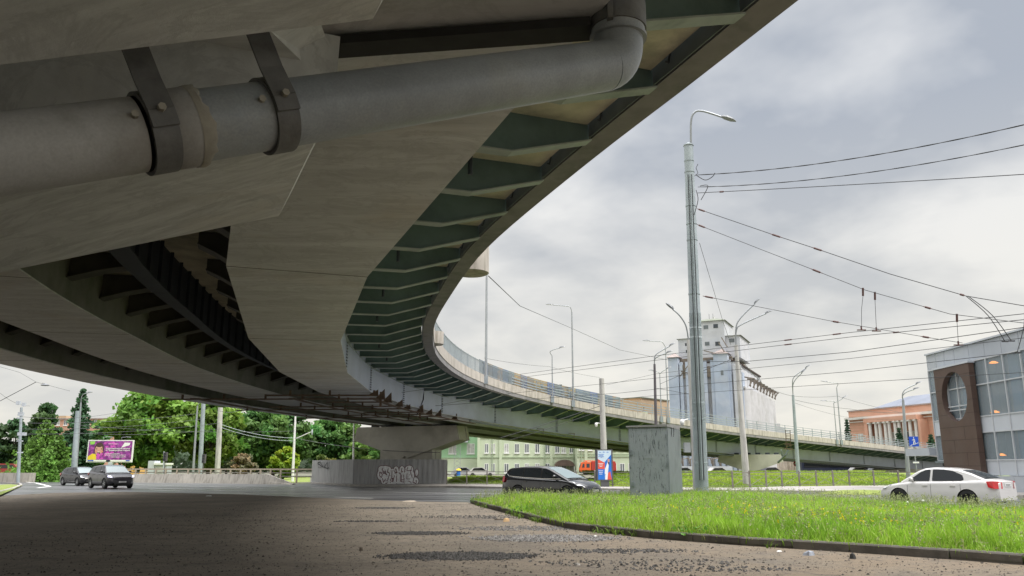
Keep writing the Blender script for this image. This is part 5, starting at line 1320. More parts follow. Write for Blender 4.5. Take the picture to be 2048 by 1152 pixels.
# ragged hole with hanging beams
mb = MB(); fbox(mb, frE, ex(1413), ex(1434), ez(756), ez(735), .0, .35); bld(el_, 'hole', mb, 'silo_brown')
mb = MB(); fbox(mb, frE, ex(1358), ex(1377), ez(756), ez(729), .0, .35); bld(el_, 'hole', mb, 'silo_brown')
for (x0, y0, x1, y1) in ((1360, 752, 1378, 730), (1362, 742, 1378, 748), (1410, 704, 1430, 710), (1446, 680, 1457, 700), (1440, 690, 1452, 712)):
    mb = MB(); A_ = frE[0] + frE[2] * .5; mb.bar(A_ + frE[1] * ex(x0) + Vector((0, 0, ez(y0))), A_ + frE[1] * ex(x1) + Vector((0, 0, ez(y1))), .22, .22); bld(el_, 'fallen_beam', mb, 'silo_brown')
# the long flank with its round bins
p0_ = eA + eX * ex(1480, 745); p1_ = p0_ + Vector((.4307, .9025, 0)) * 44; frS = frame_of(p0_, p1_)
hS = ez(728); nS_ = Vector((frS[2].x, frS[2].y, 0))
mb = MB(); fbox(mb, frS, 0, frS[3], 0, hS - 3.2, -16, 0); bld(el_, 'bin_wall', mb, 'silo_grey')
mb = MB(); fbox(mb, frS, 0, frS[3] - 6, hS - 3.2, hS, -12, -1.2); bld(el_, 'gallery', mb, 'silo_white')
mb = MB(); fbox(mb, frS, -.2, frS[3] - 6, hS, hS + .35, -12.4, -.8); bld(el_, 'gallery_roof', mb, 'joint_dark')
for k in range(9):
    x = 3 + k * 5.2; c_ = frS[0] + frS[1] * x
    mb = MB(); n2 = 14; vs = []
    for zz in (0, hS - 6.2):
        for j in range(n2 + 1): th = math.pi * j / n2; vs.append(c_ + frS[1] * 2.55 * math.cos(th) + frS[2] * 1.5 * math.sin(th) + Vector((0, 0, zz)))
    mb.add(vs, [(j, j + 1, j + 1 + n2 + 1, j + n2 + 1) for j in range(n2)] + [tuple(range(2 * n2 + 1, n2, -1))]); bld(el_, 'bin', mb, 'silo_grey', smooth=50)
    if k < 8: mb = MB(); fbox(mb, frS, x - .5, x + .6, hS - 2.3, hS - .6, -1.22, -1.12); bld(el_, 'gallery_window', mb, 'window_dark')
    mb = MB(); A_ = c_ + frS[2] * .2 + Vector((0, 0, hS - 3.4)); mb.bar(A_, A_ + frS[2] * 2.6 - Vector((0, 0, .6)), .35, .3); mb.bar(A_ + frS[2] * 2.2 - Vector((0, 0, .6)), A_ + frS[2] * 1.2 - Vector((0, 0, 2.2)), .25, .25); mb.bar(A_ + frS[2] * 1.5 - Vector((0, 0, .5)), A_ + frS[2] * 1.5 - Vector((0, 0, 2.4)), .2, .3); bld(el_, 'hopper_bracket', mb, 'silo_brown')
mb = MB(); fbox(mb, frS, 0, frS[3], hS - 6.3, hS - 5.9, 0, .9); bld(el_, 'ledge', mb, 'silo_grey')
mb = MB(); fbox(mb, frS, -.1, 2.6, 0, hS - 2.6, .1, .5); fbox(mb, frS, 1., 3.4, 0, hS - 8, .5, .9); bld(el_, 'corner_pier', mb, 'silo_blue')
# pipework at its foot
mb = MB()
for k in range(7):
    A_ = GP(1352 + k * 15, 175); mb.tube([A_ + Vector((0, 0, .3)), A_ + Vector((0, 0, 3.2)), A_ + Vector((1.2, 0, 3.4)), A_ + Vector((1.4, 0, 2.2))], .16, 6)
    mb.bar(A_ + Vector((-1, 0, 1.6)), A_ + Vector((2, 0, 1.6)), .2, .15)
bld(el_, 'pipework', mb, 'silo_brown')
mb = MB(); mb.bar(GP(1340, 172) + Vector((0, 0, 1.)), GP(1465, 172) + Vector((0, 0, 1.)), .6, 1.3); bld(el_, 'plinth', mb, 'panel_light')
# little grey tower and stepped sheds right of it
sh = thing('lift_tower', 'small grey concrete tower with a window right of the grain elevator', 'building', GP(1548, 235)); fr_ = frame_of(GP(1541, 235), GP(1555, 235)); sY = fr_[0].y
mb = MB(); fbox(mb, fr_, 0, fr_[3], 0, ZY(828, sY), -4, 0); bld(sh, 'wall', mb, 'silo_grey'); mb = MB(); fbox(mb, fr_, -.2, fr_[3] + .2, ZY(828, sY), ZY(825, sY), -4.2, .2); bld(sh, 'roof', mb, 'roof_green')
mb = MB(); fbox(mb, fr_, .5, 1.1, ZY(838, sY), ZY(834, sY), -.02, .05); bld(sh, 'window', mb, 'window_dark')
sh = thing('shed', 'stepped grey sheds on the skyline right of the small tower', 'building', GP(1565, 240))
for (x0, x1, y) in ((1555, 1567, 847), (1567, 1577, 855)):
    fr_ = frame_of(GP(x0, 240), GP(x1, 240)); mb = MB(); fbox(mb, fr_, 0, fr_[3], 0, ZY(y, fr_[0].y), -6, 0); bld(sh, 'wall', mb, 'silo_grey')
# --- tan block behind the viaduct
tb = thing('tan_building', 'tan blank walled block on the skyline left of the grain elevator', 'building', GP(1260, 215)); fr_ = frame_of(GP(1218, 212), GP(1288, 205)); Yt = 212
mb = MB(); fbox(mb, fr_, 0, fr_[3], 0, ZY(797, 212), -14, 0); bld(tb, 'wall', mb, 'tan_wall')
fr2 = frame_of(GP(1288, 204), GP(1325, 222)); h0, h1 = ZY(797, 205), ZY(812, 222)
mb = MB(); A_, x_, n_, L_ = fr2; mb.prism([A_, A_ + x_ * L_, A_ + x_ * L_ + Vector((0, 0, h1)), A_ + Vector((0, 0, h0))], -n_ * 8); bld(tb, 'side_wall', mb, 'tan_wall')
mb = MB(); fbox(mb, fr2, 1.8, 2.6, ZY(824, 212), ZY(814, 212), .0, .1); bld(tb, 'window', mb, 'window_dark')
mb = MB(); fbox(mb, fr_, -.3, fr_[3] + .3, ZY(797, 212), ZY(795, 212), -14, .3); bld(tb, 'roof_edge', mb, 'roof_green')
yb_ = thing('yellow_building', 'low orange-yellow house just left of the grain elevator', 'building', GP(1332, 226)); fr_ = frame_of(GP(1300, 226), GP(1345, 230))
mb = MB(); fbox(mb, fr_, 0, fr_[3], 0, ZY(816, 226), -6, 0); bld(yb_, 'wall', mb, 'orange_light'); mb = MB(); fbox(mb, fr_, 1, 2, ZY(828, 226), ZY(822, 226), 0, .08); bld(yb_, 'window', mb, 'window_dark')
# --- orange building with a white colonnade
ob_ = thing('columned_building', 'salmon orange classical building with a row of white columns', 'building', Vector((80, 160, 0)))
A0 = GP(1697, 178) * 1.0; A0.x *= 1.016; B0 = Vector((87.5, 143, 0)); frO = frame_of(A0, B0); HO = ZY(824, A0.y)
a_, x_, n_, L_ = frO
def px_x(px):      # facade coordinate seen at picture column px (surveyed)
    u = (px - 1024) / F
    # ray X/t=u with t ~ Y*.992 at this distance
    k = u * .986; s_ = (k * a_.y - a_.x) / (x_.x - k * x_.y); return s_
mb = MB(); fbox(mb, frO, 0, L_, 0, HO, -22, 0); bld(ob_, 'wall', mb, 'orange_wall')
mb = MB(); fbox(mb, frO, -.5, L_, HO - 1.9, HO - 1.4, 0, .9); fbox(mb, frO, -.3, L_, HO - 2.5, HO - 2.3, 0, .4); bld(ob_, 'cornice', mb, 'stone_white')
mb = MB(); fbox(mb, frO, -.2, L_, HO, HO + .25, -22, .2); bld(ob_, 'roof_edge', mb, 'roof_pink')
mb = MB(); P_ = lambda xx, dd, zz: a_ + x_ * xx + n_ * dd + Vector((0, 0, zz))
x0 = px_x(1722); mb.add([P_(x0, -2, HO + .2), P_(L_, -2, HO + .2), P_(L_, -20, HO + .2), P_(x0, -20, HO + .2), P_(x0 + 5, -9, HO + 3.0), P_(L_, -9, HO + 3.2)], [(0, 1, 5, 4), (1, 2, 5), (2, 3, 4, 5), (3, 0, 4), (0, 3, 2, 1)]); bld(ob_, 'roof', mb, 'slate')
zt = HO - 3.1
for px_ in (1753, 1765, 1773, 1784, 1792, 1804, 1812, 1822, 1834, 1846):
    c_ = a_ + x_ * px_x(px_) + n_ * 1.6; mb = MB(); mb.tube([c_, c_ + Vector((0, 0, zt))], [.42, .34], 14); mb.box(c_ + Vector((0, 0, zt + .1)), (1., 1., .3)); bld(ob_, 'column', mb, 'stone_white', smooth=50)
mb = MB(); fbox(mb, frO, px_x(1744), px_x(1852), zt + .26, HO - 1.95, .0, 2.1); bld(ob_, 'portico_beam', mb, 'orange_wall')
mb = MB(); fbox(mb, frO, px_x(1744), px_x(1750), 0, zt + .26, .0, 2.0); bld(ob_, 'portico_side', mb, 'orange_wall')
mb = MB(); fbox(mb, frO, px_x(1853), px_x(1858), 0, zt + .26, .0, 2.0); bld(ob_, 'portico_side', mb, 'orange_wall')
for px_ in (1720, 1743, 1759, 1772, 1788, 1800, 1817, 1830, 1842):
    for z in (1.2, 5.4, HO - 6.9):
        xx = px_x(px_); window(ob_, frO, xx, z, 1.7 if px_ < 1750 else 1.3, 1.9, px_ % 2 == 0)
# horizontal rustication
mb = MB()
for k in range(20): fbox(mb, frO, 0, px_x(1743), .6 + k * .62, .66 + k * .62, 0, .05); fbox(mb, frO, px_x(1859), L_, .6 + k * .62, .66 + k * .62, 0, .05)
bld(ob_, 'rustication', mb, 'tan_wall')
# pinkish block and hoarding under the viaduct
hb_ = thing('plank_hoarding', 'pale vertical plank hoarding under the viaduct right of the second pier', 'fence', GP(1585, 138)); fr_ = frame_of(GP(1556, 138), GP(1612, 138))
mb = MB()
k = 0; xx = 0.
while xx < fr_[3] - .2: w_ = .22; fbox(mb, fr_, xx, xx + w_, 0, 3.1 + random.uniform(-.2, .2), 0, .05 + .03 * (k % 2)); xx += .27; k += 1
bld(hb_, 'planks', mb, 'plank')
pk = thing('pink_wall', 'pinkish rendered wall with graffiti left of the navy bus', 'wall', GP(1622, 140)); fr_ = frame_of(GP(1612, 140), GP(1690, 140)); mb = MB(); fbox(mb, fr_, 0, fr_[3], 0, 2.9, -.4, 0); bld(pk, 'wall', mb, 'orange_wall')
mb = MB()
for k in range(4): c_ = fr_[0] + fr_[1] * (.5 + k * .8) + fr_[2] * .02 + Vector((0, 0, 1.6)); mb.disc(c_, .35, .5, fr_[1], (0, 0, 1), 10)
bld(pk, 'graffiti', mb, 'spray_wine')
# --- glass building with the brown slab
gl = thing('glass_building', 'glass and grey panel building with brown slab pierced by an oval opening', 'building', Vector((30, 48, 0)))
XF = 28.5; frG = (Vector((XF, 54.7, 0)), Vector((0, -1, 0)), Vector((-1, 0, 0)), 24.); LG = 24.
ZS = [(0, 1.0, 'plinth'), (1.0, 1.9, 'panel'), (1.9, 3.55, 'glass'), (3.55, 4.5, 'panel'), (4.5, 6.4, 'glass'), (6.4, 7.9, 'glass'), (7.9, 8.95, 'panel')]
step = 1.68; x = 0.; xi = [0., 1.1, 2.2, 3.4]; 
while xi[-1] < LG: xi.append(xi[-1] + step)
for i in range(len(xi) - 1):
    for (z0, z1, ty) in ZS:
        if i < 3 and ty == 'plinth': continue
        if z1 <= 2.0 and i < 3: continue
        mb = MB(); 
        if ty == 'glass' and not (i == 0 and False):
            fbox(mb, frG, xi[i] + .03, xi[i + 1] - .03, z0 + .03, z1 - .03, -.06, -.03); bld(gl, 'glass_pane', mb, 'facade_glass')
        else:
            fbox(mb, frG, xi[i] + .015, xi[i + 1] - .015, z0 + .015, z1 - .015, -.14, 0 if ty != 'plinth' else .25); bld(gl, 'wall_panel', mb, 'panel_grey' if (z0 > 7 or ty == 'plinth') else 'panel_light')
for i, x in enumerate(xi[:-1]):
    mb = MB(); fbox(mb, frG, x - .035, x + .035, 1.9 if i < 3 else 1.0, 7.9, -.10, .05); bld(gl, 'mullion', mb, 'mullion')
for z in (1.9, 3.55, 4.5, 6.4, 7.9): mb = MB(); fbox(mb, frG, 0, LG, z - .035, z + .035, -.09, .04); bld(gl, 'transom', mb, 'mullion')
mb = MB(); fbox(mb, frG, -.1, LG, 8.96, 9.06, -14, .12); bld(gl, 'roof', mb, 'panel_light')
mb = MB(); fbox(mb, frG, -.08, .0, 1.9, 8.95, -14, .0); bld(gl, 'end_wall', mb, 'panel_grey')
mb = MB(); fbox(mb, frG, .1, LG, 0, 8.9, -14, -4.6); bld(gl, 'inner_wall', mb, 'int_wall')
for z in (1.75, 4.3): mb = MB(); fbox(mb, frG, .1, LG, z - .2, z, -6, -.2); bld(gl, 'floor_slab', mb, 'int_dark')
mb = MB(); fbox(mb, frG, .1, LG, 8.6, 8.8, -6, -.2); bld(gl, 'ceiling', mb, 'int_wall')
for x in (.6, 3.0, 8.1, 12.6, 16.4, 20.): mb = MB(); fbox(mb, frG, x, x + .9, .2, 8.6, -1.1, -.5); bld(gl, 'inner_column', mb, 'int_blue')
mb = MB()
for k in range(12): fbox(mb, frG, 8.6 + k * .28, 8.9 + k * .28, 1.8 + k * .15, 2.05 + k * .15, -2.4, -1.0)
bld(gl, 'staircase', mb, 'int_wall')
mb = MB(); fbox(mb, frG, 9.2, LG, .3, 4.2, -3.2, -3.0); fbox(mb, frG, 6.5, 9.5, 4.5, 8.4, -4.2, -4.0); bld(gl, 'partition', mb, 'int_dark')
for (px_, py_) in ((1987, 725), (1990, 824), (2003, 910), (2060, 780)):
    u = (px_ - 1024) / F; Xl = XF + 1.2; tt = Xl / u; q = W(px_, py_, tt); mb = MB()
    mb.lathe([(.001, .10), (.10, .08), (.26, -.02), (.24, -.04), (.001, -.04)], 20, c=q); lp = bld(gl, 'pendant_lamp', mb, 'lamp_orange', smooth=50)
# slab
mb = MB(); xa, xb_ = 1.45, 5.6; TH = .42; zt2 = 7.78
cx_, cz_ = 3.6, 5.87; rx_, rz_ = 1.45, 1.56; N_ = 40
P_ = lambda xx, dd, zz: frG[0] + frG[1] * xx + frG[2] * dd + Vector((0, 0, zz))
oval = [(cx_ + rx_ * math.cos(2 * math.pi * k / N_), cz_ + rz_ * math.sin(2 * math.pi * k / N_)) for k in range(N_)]
def rectpt(th):
    c_, s_ = math.cos(th), math.sin(th); k = 1e9
    if abs(c_) > 1e-6: k = min(k, ((xb_ - cx_) if c_ > 0 else (cx_ - xa)) / abs(c_))
    if abs(s_) > 1e-6: k = min(k, ((zt2 - cz_) if s_ > 0 else (cz_ - .05)) / abs(s_))
    return (cx_ + c_ * k, cz_ + s_ * k)
ths = sorted([2 * math.pi * k / N_ for k in range(N_)] + [math.atan2(z - cz_, x - cx_) % (2 * math.pi) for x in (xa, xb_) for z in (.05, zt2)])
inn = [(cx_ + rx_ * math.cos(t0), cz_ + rz_ * math.sin(t0)) for t0 in ths]; out = [rectpt(t0) for t0 in ths]; n = len(ths)
for (dd, fl_) in ((TH, False), (.08, True)):
    vs = [P_(x, dd, z) for x, z in inn + out]; mb.add(vs, [((k, (k + 1) % n, (k + 1) % n + n, k + n) if not fl_ else (k, k + n, (k + 1) % n + n, (k + 1) % n)) for k in range(n)])
vs = [P_(x, TH, z) for x, z in inn] + [P_(x, .08, z) for x, z in inn]; mb.add(vs, [(k, (k + 1) % n, (k + 1) % n + n, k + n) for k in range(n)])
vs = [P_(x, TH, z) for x, z in out] + [P_(x, .08, z) for x, z in out]; mb.add(vs, [(k, (k + 1) % n, (k + 1) % n + n, k + n) for k in range(n)])
slab = bld(gl, 'brown_slab', mb, 'panel_brown')
mb = MB()
for z in np.arange(.75, 7.6, .80):
    if abs(z - cz_) < rz_ - .02:
        hx = rx_ * math.sqrt(1 - ((z - cz_) / rz_) ** 2) + .03; seg = [(xa, cx_ - hx), (cx_ + hx, xb_)]
    else: seg = [(xa, xb_)]
    for s0, s1 in seg:
        if s1 - s0 > .05: mb = MB(); fbox(mb, frG, s0, s1, z, z + .022, TH - .02, TH + .006); bld(gl, 'panel_joint', mb, 'joint_dark', slab)
    mb = MB(); fbox(mb, frG, xb_ - .01, xb_ + .006, z, z + .022, .1, TH); bld(gl, 'panel_joint', mb, 'joint_dark', slab)
for k, z in enumerate(np.arange(-.05, 7., .80)):
    for x in ((3.0,) if k % 2 else (4.3,)):
        if math.hypot((x - cx_) / (rx_ + .05), (z + .3 - cz_) / (rz_ + .3)) > 1: mb = MB(); fbox(mb, frG, x, x + .02, max(z, .06), z + .78, TH - .02, TH + .006); bld(gl, 'panel_joint', mb, 'joint_dark', slab)
mb = MB(); fbox(mb, frG, xa - .04, xb_ + .04, zt2, zt2 + .12, .02, TH + .05); bld(gl, 'coping', mb, 'panel_light', slab)
mb = MB(); 
for z in (5.0, 5.25): fbox(mb, frG, 2.1, 4.9, z, z + .06, .1, .16)
bld(gl, 'oval_glazing_bar', mb, 'mullion', slab)
# canopy, low lintel and posts at its far corner
mb = MB(); fbox(mb, frG, -3.4, -.1, 2.25, 2.75, -.6, .5); bld(gl, 'canopy_board', mb, 'panel_grey'); mb = MB(); fbox(mb, frG, -.1, 2.4, 1.75, 1.88, -4, .2); bld(gl, 'soffit', mb, 'edge_steel')
mb = MB(); fbox(mb, frG, .3, .6, 0, 1.75, -.6, -.3); fbox(mb, frG, 1.2, 3.2, 0, 1.75, -2, -1.8); bld(gl, 'ground_floor_wall', mb, 'green_trim')
mb = MB(); fbox(mb, frG, 10, LG, .95, 1.03, .25, .40); bld(gl, 'plinth_rail', mb, 'white_paint')
# --- far left buildings
fl_b = thing('apartment_building', 'far orange brick apartment block behind the spruce and the mast', 'building', GP(170, 230)); fr_ = frame_of(GP(92, 232), GP(232, 228)); Ya = 230
mb = MB(); fbox(mb, fr_, 0, fr_[3], 0, ZY(836, Ya), -14, 0); bld(fl_b, 'wall', mb, 'orange_wall'); mb = MB(); fbox(mb, fr_, 0, 4, ZY(836, Ya), ZY(828, Ya), -10, -.5); bld(fl_b, 'roof_house', mb, 'tan_wall'); mb = MB(); fbox(mb, fr_, -.3, fr_[3] + .3, ZY(836, Ya) + .01, ZY(834, Ya), -14, .3); bld(fl_b, 'roof', mb, 'roof_pink')
for k in range(8): window(fl_b, fr_, 2 + k * 2.5, ZY(848, Ya), 1.2, 1.5, k % 2 == 0)
ye = thing('yellow_building', 'small pale yellow building glimpsed behind the billboard leg', 'building', GP(262, 125)); fr_ = frame_of(GP(250, 125), GP(275, 125)); mb = MB(); fbox(mb, fr_, 0, fr_[3], 0, ZY(910, 125), -5, 0); bld(ye, 'wall', mb, 'orange_light'); mb = MB(); fbox(mb, fr_, -.2, fr_[3] + .2, ZY(910, 125), ZY(908, 125), -5, .2); bld(ye, 'roof', mb, 'roof_pink')
hu = thing('kiosk', 'low grey and white kiosk behind the concrete barrier', 'kiosk', GP(312, 92)); fr_ = frame_of(GP(293, 92), GP(330, 92))
mb = MB(); fbox(mb, fr_, 0, .72, 0, 2.2, -1.6, 0); bld(hu, 'side_box', mb, 'panel_light'); mb = MB(); fbox(mb, fr_, .75, fr_[3], 0, 1.75, -1.6, -.1); bld(hu, 'wall', mb, 'panel_grey'); mb = MB(); fbox(mb, fr_, .7, fr_[3] + .1, 1.75, 1.95, -1.7, .1); bld(hu, 'roof', mb, 'white_paint')
mb = MB(); fbox(mb, fr_, .9, fr_[3] - .1, .8, 1.5, -.1, -.06); bld(hu, 'window', mb, 'pane_light')
# far tree line so that the horizon is never bare (stuff)
n_ = 34000; ang_ = rng.uniform(-.86, .80, n_); dd_ = rng.uniform(250, 330, n_); hh_ = 4 + 6 * vnoise(np.stack([ang_ * 60, dd_ * 0], 1), .9, 41) + 3 * vnoise(np.stack([ang_ * 200, dd_ * 0], 1), .9, 42)
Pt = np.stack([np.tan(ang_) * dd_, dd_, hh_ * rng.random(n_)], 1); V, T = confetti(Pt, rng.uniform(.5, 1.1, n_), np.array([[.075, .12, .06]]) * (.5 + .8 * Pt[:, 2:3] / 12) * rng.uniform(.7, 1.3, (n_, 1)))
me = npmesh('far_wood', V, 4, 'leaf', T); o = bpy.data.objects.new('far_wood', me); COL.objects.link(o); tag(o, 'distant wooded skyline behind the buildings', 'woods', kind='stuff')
# ------------------------------------------------------------------ poles, lamps, fences, cabinet, signs, wires
def lamp_arm(root, pts, head=.7, r_=.045, mat='galv', world=True):
    mb = MB(); mb.tube(pts, r_, 8); a = build('arm', mb, mat, root, world=True, smooth=50)
    d = (Vector(pts[-1]) - Vector(pts[-2])).normalized(); s_ = d.cross(Vector((0, 0, 1))).normalized(); u_ = s_.cross(d); c = Vector(pts[-1]); w_ = head * .24; mb = MB()
    prof = [(-.05, w_ * .35, .05), (head * .25, w_, .10), (head * .7, w_, .06), (head, w_ * .25, .0)]
    vs = []
    for x, y, h in prof: vs += [c + d * x + s_ * y, c + d * x - s_ * y, c + d * x - s_ * y * .6 + u_ * (h + .03), c + d * x + s_ * y * .6 + u_ * (h + .03)]
    mb.add(vs, [(i * 4 + k, i * 4 + (k + 1) % 4, (i + 1) * 4 + (k + 1) % 4, (i + 1) * 4 + k) for i in range(3) for k in range(4)] + [(3, 2, 1, 0), (12, 13, 14, 15)])
    build('lamp_head', mb, 'lamp_head', root, world=True)
def smooth_path(pts, n=6):
    pts = [Vector(p) for p in pts]; out = []
    q = [pts[0]] + pts + [pts[-1]]
    for i in range(1, len(q) - 2):
        for k in range(n):
            s = k / n; out.append(.5 * ((2 * q[i]) + (q[i + 1] - q[i - 1]) * s + (2 * q[i - 1] - 5 * q[i] + 4 * q[i + 1] - q[i + 2]) * s * s + (3 * q[i] - q[i - 1] - 3 * q[i + 1] + q[i + 2]) * s ** 3))
    return out + [pts[-1]]
def mast(name, label, base_px, t_, top_px, top_y, r0, r1, mat, group=None, base_z=0., arms=(), cat='pole', head=.7, lower=None, armmat='galv', armr=.045):
    """post from its foot at picture column base_px to the sighted top; arms are lists of sighted points at the post's distance"""
    b = GP(base_px, t_, base_z); tp = W(top_px, top_y, t_ * 1.0); k = (b.y) / tp.y; tp = Vector((0, 0, CH)) + (tp - Vector((0, 0, CH))) * k
    r = thing(name, label, cat, b, 0, group)
    mb = MB(); n_ = 14
    if lower: m_ = b.lerp(tp, lower[0]); mb.tube([b, m_], [lower[1], lower[1]], n_); mb.tube([m_, tp], [r0, r1], n_)
    else: mb.tube([b, tp], [r0, r1], n_)
    build('post', mb, mat, r, world=True, smooth=50)
    tt = (tp - Vector((0, 0, CH))).dot(Vector((0, cp, sp)))
    for a in arms:
        pts = [tp] + [W(x, y, tt) for x, y in a]; lamp_arm(r, smooth_path(pts, 4), head, armr, armmat)
    return r, b, tp
# big trolley pole in front
r, b, tp = mast('trolley_pole', 'tall grey painted trolley pole with mesh sleeve and lamp in the verge', 1404, 38, 1377, 292, .315, .235, 'pole_paint', cat='pole')
bp = r
ax_ = (tp - b); Hp = ax_.length; axn = ax_.normalized()
def atp(py):   # point on the pole's axis at picture row py
    f = (ZY(py, b.y) - b.z) / (tp.z - b.z); return b + ax_ * f, .315 + (.235 - .315) * f
mb = MB(); c0_, r_ = atp(292); mb.lathe([(r_ + .03, 0), (r_ + .03, .05), (.001, .22)], 20, c=c0_); build('cap', mb, 'pole_paint', r, world=True)
for py in (322, 344, 412, 448, 480, 588, 656, 675, 806, 838, 925):
    c_, r_ = atp(py); mb = MB(); mb.tube([c_ - axn * .035, c_ + axn * .035], r_ + .018, 22); build('band', mb, 'pole_band' if py in (656, 675) else 'pole_paint', r, world=True)
# woven mesh sleeve round the lower part
mb = MB(); ca, ra = atp(626); cb_2, rb = b.copy(), .315; nS2 = 26; n2 = 90
sL = (ca - cb_2).length
for sgn in (-1, 1):
    for k in range(nS2):
        pts = []
        for j in range(0, n2 + 1):
            f = j / n2; th = 2 * math.pi * (k / nS2 + sgn * f * sL / 1.9); rr_ = rb + (ra - rb) * f + .012; pts.append(cb_2.lerp(ca, f) + Vector((math.cos(th), math.sin(th), 0)) * rr_)
        for p_, q_ in zip(pts[:-1], pts[1:]):
            mid_ = (p_ + q_) / 2
            if (mid_ - cb_2.lerp(ca, .5)).y < .06: mb.bar(p_, q_, .012, .006)
build('mesh_sleeve', mb, 'pole_band', r, world=True)
for dx_, col_ in ((-.14, 'wire'), (-.02, 'pole_paint'), (.05, 'wire')):
    mb = MB(); pts = []
    for py in (352, 420, 500, 590, 700, 820, 960): c_, r_ = atp(py); pts.append(c_ + Vector((dx_, -math.sqrt(max(.01, (r_ + .03) ** 2 - dx_ ** 2)), 0)))
    mb.tube(pts, .028 if col_ != 'wire' else .018, 6); build('cable_run', mb, col_, r, world=True)
tt = 38.2 + 2
T_ = (tp - Vector((0, 0, CH))).dot(Vector((0, cp, sp)))
lamp_arm(r, smooth_path([W(1382, 292, T_), W(1382, 245, T_), W(1388, 226, T_), W(1404, 222, T_), W(1444, 234, T_)], 6), .78, .055)
mb = MB(); mb.tube([W(1389, 352, 38.4), W(1396, 346, 38.4), W(1392, 336, 38.4), W(1396, 328, 38.4)], .015, 5); mb.tube(smooth_path([W(1392, 350, 38.2), W(1410, 360, 38.0), W(1424, 354, 38), W(1430, 346, 38)], 5), .02, 5); mb.tube(smooth_path([W(1392, 380, 38.2), W(1396, 400, 38.), W(1388, 430, 38.3)], 5), .018, 5); mb.tube(smooth_path([W(1400, 372, 38.2), W(1416, 372, 38.), W(1402, 400, 38.)], 5), .018, 5)
build('cable_tangle', mb, 'wire', r, world=True)
# others near the verge
r, b, tp = mast('camera_pole', 'plain light grey pole with dome camera behind the advertising stand', 1210, 62, 1203, 757, .27, .20, 'pole_concrete')
mb = MB(); q = W(1197, 848, 62); mb.tube([q + Vector((.1, 0, .05)), q + Vector((-.12, 0, .08))], .035, 6); mb.lathe([(.001, -.20), (.08, -.17), (.11, -.06), (.11, .06), (.05, .12), (.001, .13)], 14, c=q + Vector((-.18, 0, -.02))); build('camera', mb, 'white_paint', r, world=True, smooth=50)
r, b, tp = mast('concrete_pole', 'slim perforated concrete pole directly behind the mesh-wrapped pole', 1396, 47, 1377, 680, .27, .12, 'pole_concrete', arms=[[(1372, 652), (1360, 632), (1345, 618)]], head=.55)
mb = MB(); q = W(1364, 842, 46); mb.tube([q + Vector((.35, 0, .1)), q], .05, 6); mb.lathe([(.001, -.24), (.09, -.20), (.13, -.08), (.13, .04), (.06, .12), (.001, .14)], 14, c=q + Vector((0, 0, -.02))); build('camera', mb, 'white_paint', r, world=True, smooth=50)
mb = MB(); q = W(1374, 895, 46); mb.box(q, (.35, .3, .55)); build('junction_box', mb, 'galv', r, world=True)
LG_ = 'twin-arm street lamps along the road'
mast('street_lamp', 'twin-arm street lamp rising from behind the grey cabinet', 1315, 63, 1309, 728, .16, .09, 'pole_dark', LG_, arms=[[(1310, 712), (1322, 702), (1340, 692)], [(1310, 718), (1320, 711), (1334, 706)]], head=.5)
mast('street_lamp', 'twin-arm street lamp with wire bundle between cabinet pole and second pier', 1494, 58, 1472, 690, .27, .13, 'pole_concrete', LG_, arms=[[(1472, 655), (1482, 635), (1510, 607)], [(1473, 660), (1485, 648), (1532, 627)]], head=.62, armr=.05)
mast('street_lamp', 'twin-arm street lamp right of the second pier, left of the columned building', 1598, 76, 1586, 790, .20, .12, 'pole_paint', LG_, arms=[[(1585, 764), (1590, 752), (1612, 736)], [(1586, 770), (1592, 758), (1604, 746)]], head=.6)
mast('street_lamp', 'twin-arm street lamp standing beside the blue underpass sign', 1818, 66, 1806, 800, .19, .10, 'galv', LG_, arms=[[(1805, 788), (1812, 778), (1833, 768)], [(1805, 792), (1813, 784), (1828, 779)]], head=.5)
# masts on the viaduct: feet on the parapet
def deck_mast(label, px_, top_y, arms, r0=.09, group='lamp masts on the viaduct', head=.7):
    i = min(range(NS), key=lambda q: abs((SP(q, .15, 0).x) / ((SP(q, .15, 0).y) * cp + (SP(q, .15, 0).z + .9 - CH) * sp) - (px_ - 1024) / F) + (0 if ST[q].y > 50 else 9))
    p = SP(i, -.12, .35); tt = p.y * cp + (p.z - CH) * sp
    topz = ZY(top_y, p.y); r = thing('lamp_mast', label, 'street lamp', p, 0, group)
    mb = MB(); mb.tube([p, Vector((p.x, p.y, topz))], [r0, r0 * .6], 10); build('post', mb, 'galv', r, world=True, smooth=50)
    mb = MB(); mb.box(p + Vector((0, 0, .2)), (.3, .3, .6)); build('foot_bracket', mb, 'rail_steel', r, world=True)
    top_ = Vector((p.x, p.y, topz)); tq = (top_ - Vector((0, 0, CH))).dot(Vector((0, cp, sp)))
    for a in arms: lamp_arm(r, smooth_path([top_] + [W(x, y, tq) for x, y in a], 5), head, .04)
deck_mast('tallest lamp mast on the viaduct, its head hidden behind the round plinth', 969, 470, [[(976, 450), (1000, 445)]], .11)
deck_mast('low lamp mast on the viaduct with its arm bent to the right', 1098, 712, [[(1100, 704), (1108, 699), (1120, 696)]], .07, head=.5)
deck_mast('tall lamp mast on the viaduct with its arm bent to the left', 1144, 624, [[(1140, 614), (1130, 612), (1106, 610)]], .10)
deck_mast('lamp mast on the viaduct just left of the grain elevator', 1330, 694, [[(1324, 684), (1316, 683), (1298, 682)]], .08, head=.7)
deck_mast('thin twin mast on the viaduct beside the elevator turret', 1322, 748, [[(1316, 744), (1306, 742)], [(1326, 742), (1334, 738)]], .07, head=.5)
deck_mast('left-bent lamp mast on the viaduct in front of the empty sky', 1680, 775, [[(1676, 767), (1668, 766), (1654, 764)]], .10, head=.9)
